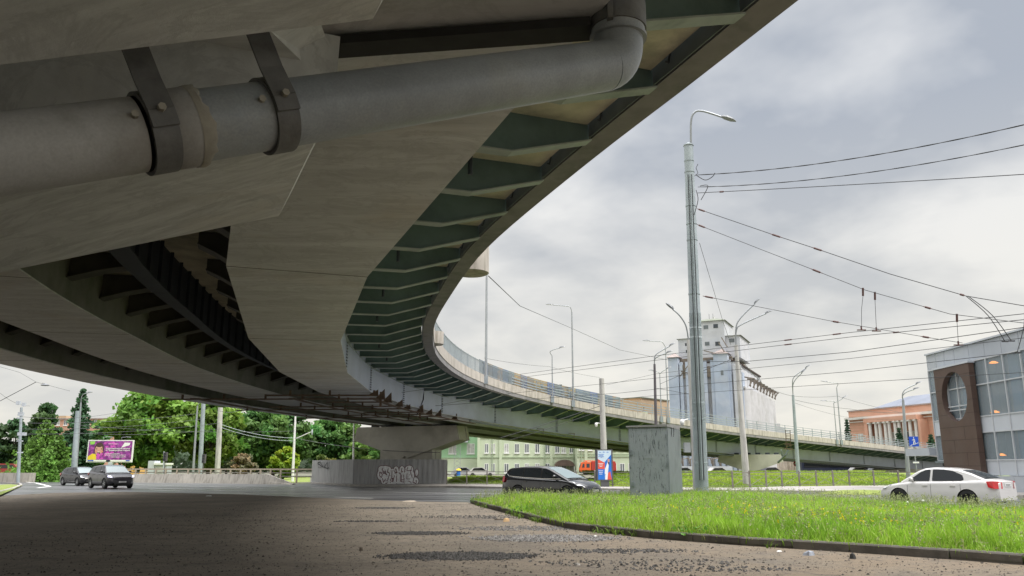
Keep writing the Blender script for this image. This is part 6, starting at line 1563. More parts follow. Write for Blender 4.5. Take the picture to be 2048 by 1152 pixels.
deck_mast('two-armed lamp mast on the viaduct beside the left-bent one', 1673, 806, [[(1668, 803), (1652, 802)], [(1677, 802), (1685, 797)]], .08, head=.8)
# left side
r, b, tp = mast('light_mast', 'pole with cameras and equipment boxes at the far left', 36, 78, 43, 815, .16, .12, 'pole_paint')
for (x, y, w_) in ((37, 806, .35), (48, 809, .3), (42, 828, .5)): q = W(x, y, 78); mb = MB(); mb.box(q, (w_, .25, .35)); build('equipment_box', mb, 'panel_light', r, world=True)
for (x, y) in ((40, 868), (48, 868)): mb = MB(); mb.box(W(x, y, 77.5), (.35, .3, .3)); build('camera', mb, 'panel_light', r, world=True)
for y in (836, 882, 905): mb = MB(); mb.box(W(40, y, 77.8), (.45, .3, .12)); build('clamp_band', mb, 'panel_light', r, world=True)
mast('lattice_pole', 'leaning grey trolley pole behind the black hatchback', 146, 84, 155, 822, .30, .20, 'pole_paint', 'trolley poles on the left')
mast('street_lamp', 'leaning single-arm lamp rising next to the spruce', 150, 84.6, 162, 805, .16, .08, 'galv', arms=[[(163, 794), (168, 788), (176, 786)]], head=.5)
mast('lattice_pole', 'narrow blue-grey trolley pole right of the slim lamp, beyond the barrier', 399, 88, 407, 806, .24, .22, 'pole_paint', 'trolley poles on the left')
mast('street_lamp', 'slim lamp post with its head tucked under the viaduct edge', 385, 87, 395, 812, .14, .08, 'galv', arms=[[(397, 808), (400, 805), (404, 804)]], head=.4)
mast('concrete_pole', 'plain pale concrete pole standing alone before the green trees', 434, 88, 441, 815, .30, .26, 'pole_concrete')
r, b, tp = mast('camera_pole', 'white post with a long side arm holding a dish, before the yellow-green shrub', 585, 84, 591, 828, .15, .09, 'white_paint')
mb = MB(); q0, q1 = W(590, 878, 84), W(622, 864, 83.5); mb.tube([q0, q1], .05, 6); build('arm', mb, 'white_paint', r, world=True)
mb = MB(); mb.lathe([(.001, .05), (.28, .0), (.30, .03), (.001, .09)], 16, 'X', q1 + Vector((.1, 0, 0))); build('dish', mb, 'pole_band', r, world=True)
mast('sign_post', 'thin white post rising behind the metal fence corner', 706, 78, 708, 842, .12, .07, 'white_paint', cat='post')
mast('traffic_light', 'slim dark traffic light post near the kiosk', 326, 86, 328, 903, .08, .06, 'pole_band', cat='traffic light')
for (px_, y0, y1, t_, lb) in ((331, 905, 922, 86, 'dark traffic signal head beside the slim post above the kiosk'), (408, 910, 925, 86, 'dark traffic signal head on the narrow blue-grey pole')):
    q = W(px_, (y0 + y1) / 2, t_); r = thing('traffic_signal', lb, 'traffic light', Vector((q.x, q.y, 0)))
    mb = MB(); mb.tube([Vector((q.x, q.y, 0)), q], .05, 6); build('post', mb, 'pole_dark', r, world=True); mb = MB(); mb.box(q, (.35, .3, .95)); build('housing', mb, 'pole_dark', r, world=True)
    for k, z in enumerate((.3, 0, -.3)): mb = MB(); mb.lathe([(.001, -.16), (.1, -.16), (.11, -.22)], 10, 'Y', q + Vector((0, 0, z))); build('lens', mb, 'window_dark', r, world=True)
# red parked van, beige wall at far left
wl = thing('boundary_wall', 'beige rendered wall at the far left behind the red van', 'wall', GP(40, 84)); mb = MB(); mb.bar(GP(-60, 80) + Vector((0, 0, .45)), GP(68, 80) + Vector((0, 0, .45)), .3, .95); build('wall', mb, 'barrier_concrete', wl, world=True)
mb = MB(); mb.bar(GP(36, 100) + Vector((0, 0, 1.0)), GP(76, 100) + Vector((0, 0, 1.0)), .3, 2.0); build('upper_wall', mb, 'tan_wall', wl, world=True)
r = thing('van', 'red van parked at the far left behind the beige wall', 'van', GP(15, 96)); mb = MB(); prof = [(-2.3, .4), (-2.3, 1.9), (1.0, 1.9), (1.6, 1.3), (2.2, 1.1), (2.2, .4)]; mb.prism([(x, -.9, z) for x, z in prof], (0, 1.8, 0)); build('body', mb, 'car_red', r)
mb = MB(); mb.prism([(x, -.92, z) for x, z in ((-2.0, 1.35), (-2.0, 1.75), (.9, 1.75), (1.3, 1.35))], (0, 1.84, 0)); build('windows', mb, 'car_glass', r)
# concrete jersey barrier and guard rail
jb = thing('jersey_barrier', 'long low concrete barrier along the road left of the metal fence', 'barrier', GP(420, 74))
P1, P2, P3, P4 = GP(262, 79), GP(420, 75), GP(530, 71.5), GP(582, 69.5)
def barr(a, b, h0, h1):
    n_ = Vector((-(b - a).y, (b - a).x, 0)).normalized(); mb = MB(); vs = []
    for p, h in ((a, h0), (b, h1)): vs += [p, p - n_ * -.0 + Vector((0, 0, h * .3)) + n_ * .05, p + n_ * .18 + Vector((0, 0, h)), p + n_ * .36 + Vector((0, 0, h)), p + n_ * .55]
    return mb.add(vs, [(0, 1, 2, 3, 4), (9, 8, 7, 6, 5)] + [(k, k + 5, (k + 1) % 5 + 5, (k + 1) % 5) for k in range(5)])
for (a, b_, h0, h1) in ((P1, P2, .85, .85), (P2, P3, .85, .87), (P3, P4, .87, .08)): build('barrier_block', barr(a, b_, h0, h1), 'barrier_concrete', jb, world=True)
gr = thing('guard_rail', 'beige two-bar guard rail running behind the concrete barrier', 'railing', GP(420, 80))
Rp = [GP(x, t_) for x, t_ in ((250, 84), (330, 82.5), (420, 80.5), (500, 78.5), (560, 77), (626, 76))]
for z, hh in ((1.28, .14), (.95, .09), (.62, .09)):
    mb = MB()
    for a, b_ in zip(Rp[:-1], Rp[1:]): mb.bar(a + Vector((0, 0, z)), b_ + Vector((0, 0, z)), .10, hh)
    build('rail', mb, 'cardboard' if z > 1 else 'fence_metal', gr, world=True)
for a, b_ in zip(Rp[:-1], Rp[1:]):
    n_ = max(1, round((b_ - a).length / 1.45))
    for k in range(n_): q = a.lerp(b_, k / n_); mb = MB(); mb.box(q + Vector((0, 0, .62)), (.14, .14, 1.24)); build('post', mb, 'cardboard', gr, world=True)
# corrugated site fence round the pier
sf = thing('sheet_fence', 'grey corrugated metal fence with graffiti around the concrete pier', 'fence', GP(760, 66))
A1, A2, A3, A4 = GP(623, 76), GP(706, 66.5), GP(893, 67.5), GP(893, 78)
def corr(a, b, h, nm):
    mb = MB(); L = (b - a).length; d = (b - a) / L; n_ = Vector((d.y, -d.x, 0)); m = int(L / .11); pts = []
    for k in range(m + 1):
        q = a + d * (L * k / m); pts.append(q + n_ * (.03 if k % 4 < 2 else -.01))
    vs = pts + [p + Vector((0, 0, h)) for p in pts]; mb.add(vs, [(k, k + 1, k + 1 + m + 1, k + m + 1) for k in range(m)]); return build(nm, mb, 'fence_sheet', sf, world=True)
corr(A1, A2, 2.12, 'sheet_panel'); corr(A2, A3, 2.12, 'sheet_panel'); corr(A3, A4, 2.12, 'sheet_panel')
for a, b_ in ((A1, A2), (A2, A3)):
    n_ = round((b_ - a).length / 2.6)
    for k in range(n_ + 1): mb = MB(); q = a.lerp(b_, k / n_); mb.box(q + Vector((0, .1, 1.0)), (.08, .08, 2.05)); build('post', mb, 'edge_steel', sf, world=True)
# graffiti: a wall frame maps (u along fence, z up)
def wallpt(a, b, px_, py_):
    """where the line of sight through the photograph meets the fence plane"""
    d = (b - a).normalized(); n_ = Vector((d.y, -d.x, 0)); o_ = Vector((0, 0, CH)); ray = W(px_, py_, 1) - o_; s_ = (a - o_).dot(n_) / ray.dot(n_); return o_ + ray * s_ + n_ * .055
def C2(x, y): return (620 + x / 7.314, 910 + y / 7.314)      # enlarged reading of the photograph
mb = MB()
def stroke(mb, pts, w_, a, b, e=0.):
    P_ = [wallpt(a, b, *C2(x, y)) for x, y in pts]; d = (b - a).normalized(); n_ = Vector((d.y, -d.x, 0))
    for p_, q_ in zip(P_[:-1], P_[1:]):
        s_ = (q_ - p_).normalized().cross(n_) * w_ / 2; ee = (q_ - p_).normalized() * w_ * .3; mb.quad(*(v + n_ * e for v in (p_ - s_ - ee, q_ - s_ + ee, q_ + s_ + ee, p_ + s_ - ee)))
for pts in ([(165, 100), (128, 112), (126, 130), (150, 140), (182, 168), (178, 190)], [(165, 112), (200, 180), (205, 105)], [(232, 100), (215, 180), (272, 198)], [(272, 198), (262, 110), (225, 172)], [(296, 100), (288, 185), (272, 198)], [(140, 178), (146, 184)], [(160, 176), (166, 182)]): stroke(mb, pts, .08, A1, A2, .03)
build('graffiti_tag', mb, 'spray_black', sf, world=True)
blobs = [(1055, 205, 55, 45), (1030, 285, 45, 75), (1080, 350, 45, 75), (1150, 230, 42, 60), (1160, 350, 60, 75), (1205, 280, 32, 80), (1258, 230, 40, 62), (1240, 350, 50, 75), (1300, 330, 50, 95), (1345, 220, 38, 55), (1350, 340, 50, 90), (1450, 210, 60, 55), (1420, 300, 50, 70), (1480, 300, 45, 80), (1430, 385, 60, 50), (1530, 380, 58, 55), (1100, 190, 60, 30), (1205, 400, 60, 35), (1560, 258, 24, 48)]
d_ = (A3 - A2).normalized(); n_ = Vector((d_.y, -d_.x, 0))
def blob(mb, cx, cy, rx, ry, e, grow=0.):
    c_ = wallpt(A2, A3, *C2(cx, cy)); k = 67.3 / F / 7.314; mb.disc(c_ + n_ * e, rx * k + grow, ry * k + grow, d_, (0, 0, 1), 18)
mb = MB(); [blob(mb, *q, 0, .045) for q in blobs]; build('graffiti_outline', mb, 'spray_wine', sf, world=True)
mb = MB(); [blob(mb, *q, .004 + .0004 * i) for i, q in enumerate(blobs)]; build('graffiti_letters', mb, 'spray_white', sf, world=True)
mb = MB(); rr = random.Random(5)
for pts in ([(1070, 190), (1055, 215), (1075, 240), (1045, 260)], [(1020, 250), (1015, 300), (1045, 330), (1060, 280), (1020, 250)], [(1060, 340), (1075, 400), (1105, 350)], [(1145, 200), (1130, 250), (1165, 265), (1150, 330), (1130, 380)], [(1200, 230), (1195, 330), (1215, 380), (1235, 300)], [(1250, 200), (1240, 250), (1275, 260), (1262, 210), (1250, 200)], [(1270, 300), (1265, 390)], [(1300, 260), (1325, 270), (1320, 390)], [(1345, 190), (1335, 240), (1362, 245)], [(1340, 290), (1335, 390), (1375, 395), (1370, 290)], [(1430, 180), (1415, 230), (1485, 225)], [(1485, 180), (1470, 260), (1495, 330)], [(1420, 270), (1415, 350), (1460, 350)], [(1440, 380), (1480, 400)], [(1520, 340), (1505, 400), (1550, 420), (1560, 370)], [(1180, 350), (1220, 345), (1215, 385), (1180, 380), (1180, 350)]): stroke(mb, pts, .05, A2, A3, .02)
for _ in range(70):
    x, y = rr.uniform(1020, 1540), rr.uniform(200, 410); stroke(mb, [(x, y), (x + rr.uniform(-6, 22), y + rr.uniform(-8, 8))], .028, A2, A3, .02)
build('graffiti_shading', mb, 'spray_wine', sf, world=True)
# railing along the far pavement, cross-braced bays
pf = thing('pavement_railing', 'grey metal railing with crossed bars between pavement and meadow', 'railing', GP(1300, 52))
def bay(a, b, posts=True):
    U = Vector((0, 0, 1)); mb = MB(); z0, z1 = .13, 1.12
    mb.bar(a + U * z1, b + U * z1, .05, .05); mb.bar(a + U * .92, b + U * .92, .03, .03); mb.bar(a + U * .25, b + U * .25, .03, .03)
    mb.bar(a + U * .25, b + U * .92, .025, .025); mb.bar(a + U * .92, b + U * .25, .025, .025); build('railing_bay', mb, 'fence_metal', pf, world=True)
    mb = MB(); mb.box(a + U * .6, (.10, .10, 1.2)); mb.lathe([(.06, 1.2), (.04, 1.26), (.001, 1.28)], 8, c=a); build('post', mb, 'fence_metal', pf, world=True)
for a, b_ in zip(fl[:-1], fl[1:]):
    n_ = max(1, round((b_ - a).length / 1.75))
    for k in range(n_): bay(a.lerp(b_, k / n_), a.lerp(b_, (k + 1) / n_))
r = thing('lawn_railing', 'low dark railing far back along the meadow under the viaduct', 'railing', GP(1600, 105)); mb = MB(); mb.bar(GP(1556, 105) + Vector((0, 0, 1.0)), GP(1800, 105) + Vector((0, 0, 1.0)), .06, .06); build('rail', mb, 'fence_metal', r, world=True)
for k in range(18): mb = MB(); q = GP(1556, 105).lerp(GP(1800, 105), k / 17); mb.box(q + Vector((0, 0, .5)), (.07, .07, 1.)); build('post', mb, 'fence_metal', r, world=True)
# ---- electrical cabinet
p0_ = GP(1303, 32); p0_.z = 0
cab = thing('electrical_cabinet', 'tall grey electrical cabinet with flaking cracked paint in the verge', 'cabinet', p0_, 0)
fl_, fr2_, sr = G(1268, 1008), G(1332, 1009), G(1356, 1002)
zb_ = 0.; d1 = Vector((fr2_.x - fl_.x, fr2_.y - fl_.y, 0)).normalized()
A_ = GP(1261, 31.5); B_ = GP(1340, 31.0); Cc = GP(1366, 33.8); T1 = 3.05
lean = Vector((-.0, 0, 0))
def col_(p, z, k): return Vector((p.x, p.y, z))
D_ = A_ + (Cc - B_)
mb = MB(); base = [A_, B_, Cc, D_]; vs = [Vector((q.x, q.y, -.05)) for q in base] + [Vector((q.x, q.y, T1)) for q in base]
mb.k = 1; mb.add(vs, [(1, 2, 6, 5), (2, 3, 7, 6), (3, 0, 4, 7), (4, 5, 6, 7)]); mb.k = 0; mb.add(vs, [(0, 1, 5, 4)]); build('body', mb, ['cabinet_paint', 'cabinet_side'], cab, world=True)
nf_ = Vector(((B_ - A_).y, -(B_ - A_).x, 0)).normalized(); xf = (B_ - A_).normalized(); wF = (B_ - A_).length; xs3 = (Cc - B_).normalized(); ns3 = Vector((xs3.y, -xs3.x, 0)); wS = (Cc - B_).length
fF = (A_, xf, nf_, wF); fS = (B_, xs3, ns3, wS)
mb = MB(); fbox(mb, fF, .04, wF - .05, .12, T1 - .06, .002, .030); build('front_door', mb, 'cabinet_paint', cab, world=True)
mb = MB(); fbox(mb, fF, wF * .38, wF * .62, 1.82, 2.25, .028, .038); build('notice_plate', mb, 'cabinet_paint', cab, world=True)
mb = MB(); fbox(mb, fF, .10, .16, 1.95, 2.15, .03, .07); build('handle', mb, 'cabinet_side', cab, world=True); mb = MB(); fbox(mb, fF, .10, .18, .75, .92, .03, .08); build('lock', mb, 'cabinet_side', cab, world=True)
for z in (.45, 1.5, 2.6): mb = MB(); fbox(mb, fF, wF - .06, wF - .02, z, z + .16, .03, .06); build('hinge', mb, 'cabinet_side', cab, world=True)
mb = MB(); fbox(mb, fS, .05, wS - .03, .12, T1 - .05, .002, .018); build('side_door', mb, 'cabinet_side', cab, world=True)
mb = MB(); ov = .07; q = [A_ - xf * ov + nf_ * ov, B_ + xf * .03 + nf_ * ov, Cc + xs3 * .05, D_ - xf * ov]; zf_ = [T1 + .06, T1 + .10, T1 + .16, T1 + .12]
mb.add([Vector((p.x, p.y, T1 + .003)) for p in q] + [Vector((p.x, p.y, z)) for p, z in zip(q, zf_)], [(3, 2, 1, 0), (4, 5, 6, 7)] + [(k, (k + 1) % 4, (k + 1) % 4 + 4, k + 4) for k in range(4)]); build('lid', mb, 'edge_beam', cab, world=True)
mb = MB()
for s_ in (.25, .42): q_ = B_ + xs3 * wS * s_ + ns3 * .03 + Vector((0, 0, T1)); mb.tube(smooth_path([q_ + Vector((0, 0, .02)), q_ + xs3 * .14 + Vector((0, 0, -.04)), q_ + xs3 * .08 + Vector((0, 0, -.28)), q_ + Vector((0, 0, -.34))], 4), .012, 5)
build('wire_loop', mb, 'wire', cab, world=True)
# ---- poster stand
q = GP(1210, 57); ps = thing('advertising_stand', 'upright advertising stand with red, white and blue poster of a man in white', 'advertising stand', q, 0)
Wp, z0, z1 = 1.06, .55, ZY(899, q.y); hp_ = z1 - z0
mb = MB(); mb.box((0, 0, (z0 + z1) / 2), (Wp + .12, .28, hp_)); build('case', mb, 'cabinet_dark', ps); mb = MB(); mb.box((0, 0, .3), (.6, .2, .6)); build('foot', mb, 'cabinet_dark', ps)
mb = MB(); mb.box((-Wp / 2 - .085, 0, (z0 + z1) / 2), (.05, .42, hp_)); build('edge_trim', mb, 'navy', ps)
yp = -.145; X = lambda u: -Wp / 2 + .05 + u * (Wp - .1); Z = lambda v: z0 + .07 + (1 - v) * (hp_ - .14)
mb = MB()
def pq(pts, k, e=0.): mb.k = k; mb.quad(*[(X(u), yp - e, Z(v)) for u, v in pts])
pq([(0, 0), (1, 0), (1, 1), (0, 1)], 0); pq([(0, .30), (.52, .42), (.50, .64), (0, .64)], 1, .003); pq([(1, .14), (1, 1), (.60, 1), (.5, .5), (.5, .40)], 2, .002); pq([(0, .64), (.5, .64), (.50, 1), (0, 1)], 2, .003); pq([(.72, .78), (.9, .72), (1, 1), (.6, 1)], 1, .005)
def pd(u, v, ru, rv, k, e): mb.k = k; mb.disc((X(u), yp - e, Z(v)), ru, rv, (1, 0, 0), (0, 0, 1), 16)
pd(.80, .36, .075, .11, 4, .006); pd(.80, .45, .06, .12, 5, .007); pq([(.55, .60), (.72, .40), (.80, .50), (.75, .72), (.68, 1), (.52, 1), (.58, .82), (.48, .78)], 3, .008); pd(.80, .32, .08, .06, 4, .009)
mb.k = 3
Mx = lambda u, v, e=.010: Matrix.Translation((X(u), yp - e, Z(v))) @ Matrix.Rotation(R(90), 4, 'X')
build_mats = ['poster_pale', 'poster_red', 'poster_blue', 'sign_white', 'skin', 'hair', 'truck_orange']
for k in range(3): mb.box((X(.22), yp - .006, Z(.45 + k * .05)), (.36 - .08 * k, .004, .035))
for k in range(3): mb.box((X(.20), yp - .006, Z(.70 + k * .055)), (.34 - .06 * k, .004, .035))
mb.k = 2
for k in range(4): mb.box((X(.26), yp - .006, Z(.14 + k * .035)), (.40 - .10 * (k % 2) - .2 * (k == 3), .004, .022))
for k in range(3): mb.box((X(.18 + k * .28), yp - .006, Z(.06)), (.14, .004, .03))
build('poster', mb, build_mats, ps)
# ---- underpass sign
q = GP(1837, 66); sg = thing('underpass_sign', 'blue square sign with white figure going down stairs', 'sign', q, 0); zt1, zt0 = ZY(873, q.y), ZY(893, q.y); s_ = (zt1 - zt0); zc_ = (zt1 + zt0) / 2
mb = MB(); mb.tube([(0, .06, 0), (0, .06, zt1)], .05, 8); build('post', mb, 'galv', sg)
mb = MB(); mb.box((0, 0, zc_), (s_ * .96, .03, s_)); build('sign_plate', mb, 'sign_blue', sg)
mb = MB(); h2 = s_ / 2; L_ = lambda pts, w_: [mb.bar((a[0] * h2, -.022, zc_ + a[1] * h2), (b[0] * h2, -.022, zc_ + b[1] * h2), w_ * h2, .01, up=(0, 1, 0)) for a, b in zip(pts[:-1], pts[1:])]
mb.disc((0 * h2, -.022, zc_ + .78 * h2), .10 * h2, .10 * h2, (1, 0, 0), (0, 0, 1), 12)
def bars(pts, w_):
    for a, b in zip(pts[:-1], pts[1:]):
        A2_, B2_ = Vector((a[0] * h2, 0, zc_ + a[1] * h2)), Vector((b[0] * h2, 0, zc_ + b[1] * h2)); mb.bar(A2_ + Vector((0, -.022, 0)), B2_ + Vector((0, -.022, 0)), w_ * h2, .012, up=(0, -1, 0))
bars([(.02, .6), (.04, .1), (-.10, -.3), (-.06, -.65)], .13); bars([(.04, .1), (.22, -.1), (.2, -.45)], .11); bars([(.02, .5), (-.25, .25), (-.36, .3)], .08); bars([(.05, .5), (.25, .15)], .08)
bars([(-.85, -.85), (-.6, -.85), (-.6, -.68), (-.25, -.68), (-.25, -.55), (.3, -.55), (.3, -.42), (.6, -.42), (.6, -.28), (.9, -.28)], .07); build('pictogram', mb, 'sign_white', sg)
mb = MB(); mb.box((0, 0, ZY(925, q.y)), (.5, .04, .12)); build('small_plate', mb, 'sign_white', sg)
# no-entry sign far back
q = GP(1594, 112); ne = thing('no_entry_sign', 'small round red no-entry sign in front of the plank hoarding', 'sign', q); zc_ = ZY(927.5, q.y); mb = MB(); mb.tube([(0, .05, 0), (0, .05, zc_)], .04, 6); build('post', mb, 'galv', ne)
mb = MB(); mb.lathe([(.001, -.02), (.36, -.02), (.36, .02)], 20, 'Y', (0, 0, zc_)); build('disc', mb, 'sign_red', ne); mb = MB(); mb.box((0, -.03, zc_), (.48, .02, .11)); build('bar', mb, 'sign_white', ne)
# ---- billboard
q = GP(214, 95); BW = 88 * 95 / F; z1, z0 = ZY(880, q.y), ZY(924.5, q.y); BH = z1 - z0
bb_ = thing('billboard', 'roadside billboard showing a laughing child among purple flowers', 'billboard', q, R(6))
mb = MB(); mb.box((0, .12, (z0 + z1) / 2), (BW, .22, BH)); build('case', mb, 'white_paint', bb_)
mb = MB(); mb.box((.15, .2, z0 / 2), (.5, .4, z0)); build('leg', mb, 'panel_light', bb_)
mb = MB()
for x in (-.9, 1.2): mb.tube([(x, 0, z1), (x, -.1, z1 + .3), (x + .7, -.5, z1 + .35), (x + 1.2, -.5, z1 + .32)], .03, 5)
build('floodlight_arm', mb, 'galv', bb_)
X = lambda u: -BW / 2 + .13 + u * (BW - .26); Z = lambda v: z0 + .10 + (1 - v) * (BH - .22); yp = -.003
mb = MB(); mb.k = 0; mb.box((0, yp, (Z(0) + Z(.92)) / 2), (BW - .26, .012, Z(0) - Z(.92))); panel_mats = ['purple_flowers', 'skin', 'hair', 'mouth', 'yellow', 'sign_white', 'magenta', 'sign_blue', 'skin_blush', 'lime', 'navy']
def pd(u, v, ru, rv, k, e, n=22): mb.k = k; mb.disc((X(u), yp - .006 - e, Z(v)), ru, rv, (1, 0, 0), (0, 0, 1), n)
def pq(pts, k, e): mb.k = k; mb.quad(*[(X(u), yp - .006 - e, Z(v)) for u, v in pts])
pq([(.02, .02), (.14, .02), (.12, .16), (.03, .18)], 9, .002)
pq([(.0, .92), (.0, .76), (.10, .62), (.17, .64), (.20, .78), (.20, .92)], 4, .004)
pd(.245, .40, .56, .78, 2, .003); pd(.238, .45, .43, .64, 1, .006); pd(.175, .52, .12, .13, 8, .0075); pd(.315, .52, .12, .13, 8, .0075)
pd(.24, .20, .42, .25, 2, .008); pd(.238, .60, .19, .15, 3, .009); pd(.238, .54, .13, .035, 5, .0105)
for s_ in (-1, 1): pd(.242 + s_ * .055, .39, .085, .055, 2, .009)
pd(.24, .48, .07, .05, 8, .009)
rr = random.Random(9)
for _ in range(26): u = rr.uniform(.22, .62); v = rr.uniform(.62, .92) if u < .4 else rr.uniform(.56, .72); pd(u, min(v, .86), rr.uniform(.08, .2), rr.uniform(.07, .15), 6, .011 + _ * .0001, 7)
for _ in range(16): pd(rr.uniform(.36, .66), rr.uniform(.08, .30), rr.uniform(.1, .22), rr.uniform(.08, .13), 6, .003 + _ * .0001, 7)
pq([(.82, .07), (.95, .09), (.94, .20), (.75, .33)], 5, .013)
mb.k = 5
def tx(body, u, v, w_, h_, bold=.01):
    o_ = MB(); o_.text(body, Matrix.Identity(4), 1., bold); x0 = min(p[0] for p in o_.v); x1 = max(p[0] for p in o_.v); sx2 = w_ / (x1 - x0)
    mb.add([(X(u) + (p[0] - x0) * sx2, yp - .022, Z(v) + p[1] * h_) for p in o_.v], o_.f)
tx('Когда наши ведомственные', .40, .395, 2.75, .22, .02); tx('в Приморском парке', .40, .485, 2.75, .22, .02); tx('Читайте о событиях', .39, .645, 1.7, .17); tx('жизни района и каждого', .39, .71, 2.4, .17); tx('в социальных сетях', .48, .80, 1.95, .17); tx('Приморский район', .44, .155, 1.2, .13)
mb.k = 5; mb.box((0, yp - .004, (Z(.93) + Z(1.0)) / 2), (BW - .26, .02, Z(.93) - Z(1.0)))
mb.k = 7; mb.box((X(.075), yp - .018, Z(.965)), (.66, .01, .12)); mb.box((X(.93), yp - .018, Z(.965)), (.45, .01, .12)); pd(.48, .97, .26, .13, 10, .02)
build('poster', mb, panel_mats, bb_)
# ---- overhead wires
WG = 'overhead trolley and cable wires'
def wire(label, pts, r_=.014, mat='wire', ins=(), sag=.0, name='overhead_wire', group=WG):
    P_ = [W(*p) for p in pts]; path = []
    if pts[-1][0] > 2060: P_[-1] = P_[-1] + (P_[-1] - P_[-2]).normalized() * 14
    if pts[0][0] > 2060: P_[0] = P_[0] + (P_[0] - P_[1]).normalized() * 14
    for a, b in zip(P_[:-1], P_[1:]):
        n_ = 10
        for k in range(n_): f = k / n_; path.append(a.lerp(b, f) - Vector((0, 0, sag * 4 * f * (1 - f))))
    path.append(P_[-1]); o = (P_[0] + P_[-1]) / 2; root = thing(name, label, 'wire', o, 0, group)
    mb = MB(); mb.tube(path, r_, 5); build('cable', mb, mat, root, world=True)
    for (px_, t0) in ins:
        # insulator at picture column px_: interpolate on the path
        best = min(range(len(path) - 1), key=lambda i: abs(1024 + F * ((path[i] + path[i + 1]) / 2).x / (((path[i] + path[i + 1]) / 2) - Vector((0, 0, CH))).dot(Vector((0, cp, sp))) - px_))
        c = (path[best] + path[best + 1]) / 2; d = (path[best + 1] - path[best]).normalized(); L = t0; mb = MB()
        mb.tube([c - d * L, c - d * L * .6, c - d * L * .59, c + d * L * .59, c + d * L * .6, c + d * L], [.015, .02, .042, .042, .02, .015], 8); build('insulator', mb, 'insulator', root, world=True)
    return root
# twisted bundle to the upper right
def twisted(label, pts, r_, turns=60):
    P_ = [W(*p) for p in pts]; path = []
    a, b = P_; n_ = 150; base = [a + (b - a) * (k / n_) - Vector((0, 0, .35 * 4 * (k / n_) * (1 - k / n_))) for k in range(int(n_ * 1.6))]; root = thing('overhead_cable', label, 'cable', (a + b) / 2, 0, 'cables from the big pole to the upper right')
    mb = MB()
    for ph in (0, math.pi): mb.tube([q + Vector((0, math.cos(ph + k * .3), math.sin(ph + k * .3))) * r_ * .62 for k, q in enumerate(base)], r_, 5)
    build('strand', mb, 'wire', root, world=True)
twisted('topmost twisted black cable running from the pole to the upper right', [(1392, 350, 38.3), (2080, 242, 27)], .015)
twisted('second twisted cable below the topmost one', [(1396, 374, 38.3), (2080, 283, 27)], .013)
wire('third thin cable leaving the pole to the upper right', [(1394, 386, 38.3), (2080, 341, 27)], .016, sag=.1, ins=[(1408, .16)], group='cables from the big pole to the upper right')
wire('long span wire descending from the pole to the glass roof, upper one', [(1396, 418, 38.3), (1548, 470, 36), (1640, 500, 34.8), (1780, 548, 33), (1932, 592, 31.5), (2080, 617, 30)], .016, ins=[(1404, .25), (1556, .3), (1638, .28), (1950, .12)])
wire('long span wire descending from the pole, lower one with drop rods', [(1397, 450, 38.3), (1530, 502, 36.5), (1628, 540, 35), (1730, 580, 34), (1900, 628, 32), (2080, 650, 30)], .013, ins=[(1404, .25), (1628, .28), (1862, .18)])
wire('lowest span wire from the pole crossing behind the twin lamp', [(1406, 592, 38.3), (1662, 642, 36), (1862, 676, 34), (1925, 686, 33)], .012, ins=[(1412, .3), (1661, .2), (1845, .2)])
for (x, y0, y1, t_, lb) in ((1726, 578, 660, 34, 'left drop rod hanging from the lower span wire'), (1750, 586, 662, 34, 'right drop rod hanging from the lower span wire'), (1914, 630, 690, 32.5, 'drop rod hanging in front of the glass building roof')):
    P_ = [W(x, y0, t_), W(x, y0 + 14, t_), W(x - 3 if x == 1726 else x + 1, (y0 + y1) / 2, t_), W(x - 3 if x == 1726 else x + 3, y1, t_)]; root = thing('drop_rod', lb, 'wire hanger', P_[0], 0, 'drop rods under the span wires')
    mb = MB(); mb.tube(P_, .010, 5); build('rod', mb, 'wire', root, world=True); mb = MB(); mb.tube([P_[0] + Vector((0, 0, .05)), P_[1]], .045, 8); build('insulator', mb, 'insulator', root, world=True); mb = MB(); mb.bar(P_[-1] + Vector((-.18, 0, 0)), P_[-1] + Vector((.18, 0, 0)), .08, .04); mb.tube([P_[-1], P_[-1] + Vector((0, 0, .16))], .035, 8); build('hanger_clip', mb, 'insulator', root, world=True)
for (x0, y0, x1, y1, lb) in ((1932, 592, 2010, 683, 'left bent drop wire falling from the span wire before the glass roof'), (1936, 592, 2023, 682, 'right bent drop wire falling from the span wire before the glass roof'), (2050, 616, 2034, 706, 'paired drop wires at the right border')):
    a, b = W(x0, y0, 31.4), W(x1, y1, 31); m_ = a.lerp(b, .5) + Vector((.12, 0, .12)); root = thing('drop_rod', lb, 'wire hanger', a, 0, 'drop rods under the span wires'); mb = MB(); mb.tube(smooth_path([a, m_, b], 5), .016, 5); build('rod', mb, 'wire', root, world=True); mb = MB(); mb.bar(b - Vector((.12, 0, 0)), b + Vector((.12, 0, 0)), .06, .04); build('hanger_clip', mb, 'wire', root, world=True)
wire('upper contact wire crossing the sky to the viaduct', [(2080, 624, 33), (1700, 665, 46), (1300, 713, 62), (985, 756, 76)], .016, ins=[(1598, .45), (1655, .45)])
wire('contact wire running just under the upper one', [(2080, 636, 33), (1700, 674, 46), (1300, 722, 62), (985, 762, 76)], .016, ins=[(1592, .45), (1770, .35)])
wire('dark feeder wire crossing the twin lamp post', [(2080, 650, 33), (1700, 704, 45), (1490, 723, 53), (1392, 723, 56)], .017)
wire('thin wire crossing the grain elevator, right of the pole', [(2080, 672, 33), (1700, 717, 45), (1415, 745, 56), (1240, 764, 60), (981, 791, 66), (844, 816, 60)], .013)
wire('wire crossing the elevator at mid height', [(2080, 700, 33), (1700, 743, 45), (1417, 767, 56), (1240, 786, 60), (862, 812, 60)], .014)
wire('lowest near wire crossing the glass building edge', [(2080, 743, 33), (1872, 755, 38), (1530, 777, 50), (1300, 792, 58), (1215, 800, 61)], .012)
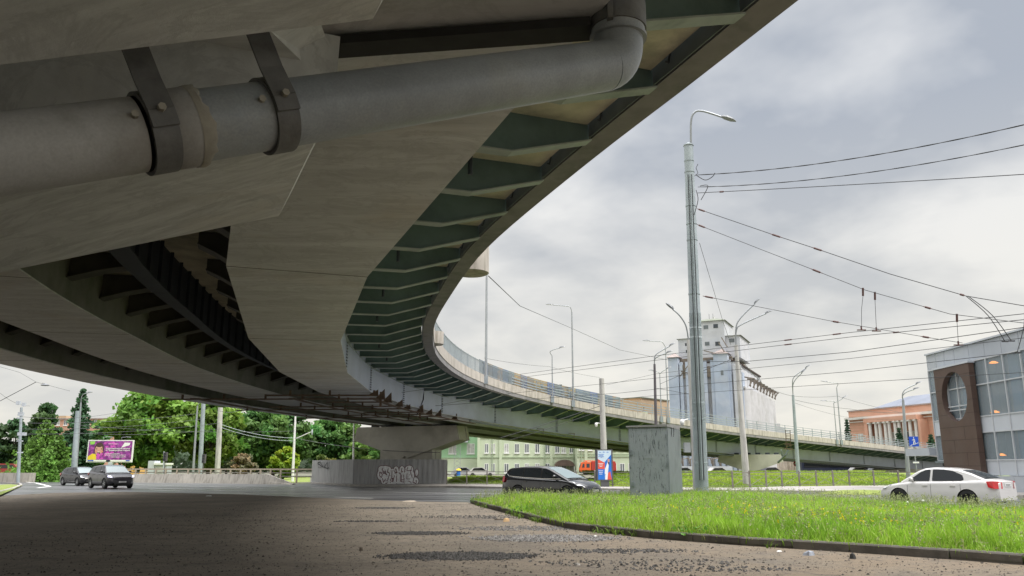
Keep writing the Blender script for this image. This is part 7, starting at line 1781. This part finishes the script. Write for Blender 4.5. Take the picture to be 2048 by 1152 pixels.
wire('wire pair strand from the camera pole to the viaduct underside', [(1200, 812, 61.8), (1080, 852, 57), (1000, 876, 53)], .022, 'wire')
wire('second strand from the camera pole, a little lower', [(1200, 822, 61.8), (1095, 858, 57), (1020, 880, 54)], .018, 'wire')
wire('wire rising from the viaduct frames to the green brackets', [(762, 784, 50), (856, 772, 58)], .014)
wire('second wire beside the frames under the deck', [(768, 790, 50), (1000, 757, 70)], .012)
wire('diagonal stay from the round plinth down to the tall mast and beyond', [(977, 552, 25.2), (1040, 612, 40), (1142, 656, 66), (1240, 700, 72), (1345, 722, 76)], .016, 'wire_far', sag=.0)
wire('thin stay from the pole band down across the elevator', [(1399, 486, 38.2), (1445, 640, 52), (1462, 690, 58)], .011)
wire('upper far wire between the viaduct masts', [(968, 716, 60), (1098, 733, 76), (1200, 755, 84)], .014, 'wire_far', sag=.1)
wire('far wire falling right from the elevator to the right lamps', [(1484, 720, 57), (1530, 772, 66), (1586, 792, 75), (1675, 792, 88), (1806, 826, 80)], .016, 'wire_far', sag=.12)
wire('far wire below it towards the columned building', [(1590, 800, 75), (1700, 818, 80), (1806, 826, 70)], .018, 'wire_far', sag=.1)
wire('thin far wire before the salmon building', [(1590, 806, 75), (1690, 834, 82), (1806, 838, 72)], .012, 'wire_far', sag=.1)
wire('stub wire bundle left of the twin lamp post', [(1474, 712, 57.8), (1455, 722, 56), (1405, 742, 55)], .02, 'wire')
wire('wire from the elevator side down to the twin lamp', [(1310, 776, 63), (1345, 782, 62), (1386, 790, 56)], .015)
wire('wire right of the viaduct lamp crossing the blank sky', [(1320, 768, 63), (1380, 742, 60), (1470, 722, 58)], .014)
wire('low wire touching the tan building roof', [(1212, 770, 62), (1310, 748, 66), (1390, 738, 60)], .013, 'wire_far')
LW = 'wires over the left road'
wire('thick diagonal wire at the left border rising to the hanging lamp', [(-40, 822, 60), (0, 802, 58), (72, 764, 56)], .022, group=LW)
r = wire('wire carrying the small hanging lamp, far left', [(-40, 722, 60), (40, 745, 58), (72, 764, 56), (140, 782, 64)], .012, 'wire_far', group=LW)
q = W(90, 770, 57); root = thing('hanging_lamp', 'small disc lamp hanging on the wire at the left', 'street lamp', q); mb = MB(); mb.lathe([(.001, .12), (.08, .10), (.28, 0), (.26, -.05), (.001, -.08)], 16, c=q); build('lamp_shade', mb, 'lamp_head', root, world=True, smooth=40); mb = MB(); mb.tube([q + Vector((0, 0, .1)), W(84, 766, 56.6)], .012, 4); build('cord', mb, 'wire', root, world=True)
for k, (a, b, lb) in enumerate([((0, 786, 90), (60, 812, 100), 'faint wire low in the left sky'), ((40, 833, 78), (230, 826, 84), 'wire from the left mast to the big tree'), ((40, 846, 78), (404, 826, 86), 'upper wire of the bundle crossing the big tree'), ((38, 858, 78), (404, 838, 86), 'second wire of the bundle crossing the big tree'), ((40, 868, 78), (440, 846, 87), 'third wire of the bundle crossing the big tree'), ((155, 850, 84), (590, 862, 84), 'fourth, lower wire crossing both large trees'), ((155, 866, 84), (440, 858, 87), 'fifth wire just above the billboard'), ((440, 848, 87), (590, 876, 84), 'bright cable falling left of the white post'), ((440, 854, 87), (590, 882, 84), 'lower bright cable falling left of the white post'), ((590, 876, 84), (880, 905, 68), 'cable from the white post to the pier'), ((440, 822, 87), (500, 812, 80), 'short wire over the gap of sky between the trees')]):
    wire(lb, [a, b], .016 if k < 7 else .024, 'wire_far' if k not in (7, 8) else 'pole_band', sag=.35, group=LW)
# bracketed light fitting under the far viaduct edge and the wire lattice mast near the green building
lt = thing('lattice_mast', 'thin lattice mast in front of the bright green wing', 'mast', GP(914, 120)); mb = MB(); c_ = GP(914, 120); zt3 = ZY(890, c_.y)
for dx in (-.45, .45): mb.bar(c_ + Vector((dx, 0, 0)), c_ + Vector((dx, 0, zt3)), .06, .06)
for k in range(7): z = zt3 * k / 7; mb.bar(c_ + Vector((-.45, 0, z)), c_ + Vector((.45, 0, z + zt3 / 7)), .04, .04); mb.bar(c_ + Vector((.45, 0, z)), c_ + Vector((-.45, 0, z + zt3 / 7)), .04, .04)
build('lattice', mb, 'galv', lt, world=True)
# vertical service ladder with cage at the second pier, and a bent arm
ld = thing('service_ladder', 'rusty caged service ladder beside the viaduct at the second pier', 'ladder', GP(1576, 92)); mb = MB()
for x in (1571, 1580): a, b_ = W(x, 860, 91), W(x + 2, 897, 91); mb.bar(a, b_, .07, .07)
for k in range(7): a = W(1571, 862 + k * 5, 91); b_ = W(1581, 862 + k * 5, 91); mb.bar(a, b_, .05, .05)
mb.bar(W(1568, 897, 91), W(1586, 899, 91), .1, .1); mb.bar(W(1568, 888, 91), W(1586, 890, 91), .06, .06)
build('ladder_frame', mb, 'rust', ld, world=True)
mb = MB(); mb.tube([W(1577, 900, 91), W(1572, 910, 91), W(1556, 925, 92)], .12, 8); mb.tube([W(1562, 900, 91), W(1566, 912, 91)], .08, 6); build('support_pipe', mb, 'edge_steel', ld, world=True)
# drip lamps under the far parapet
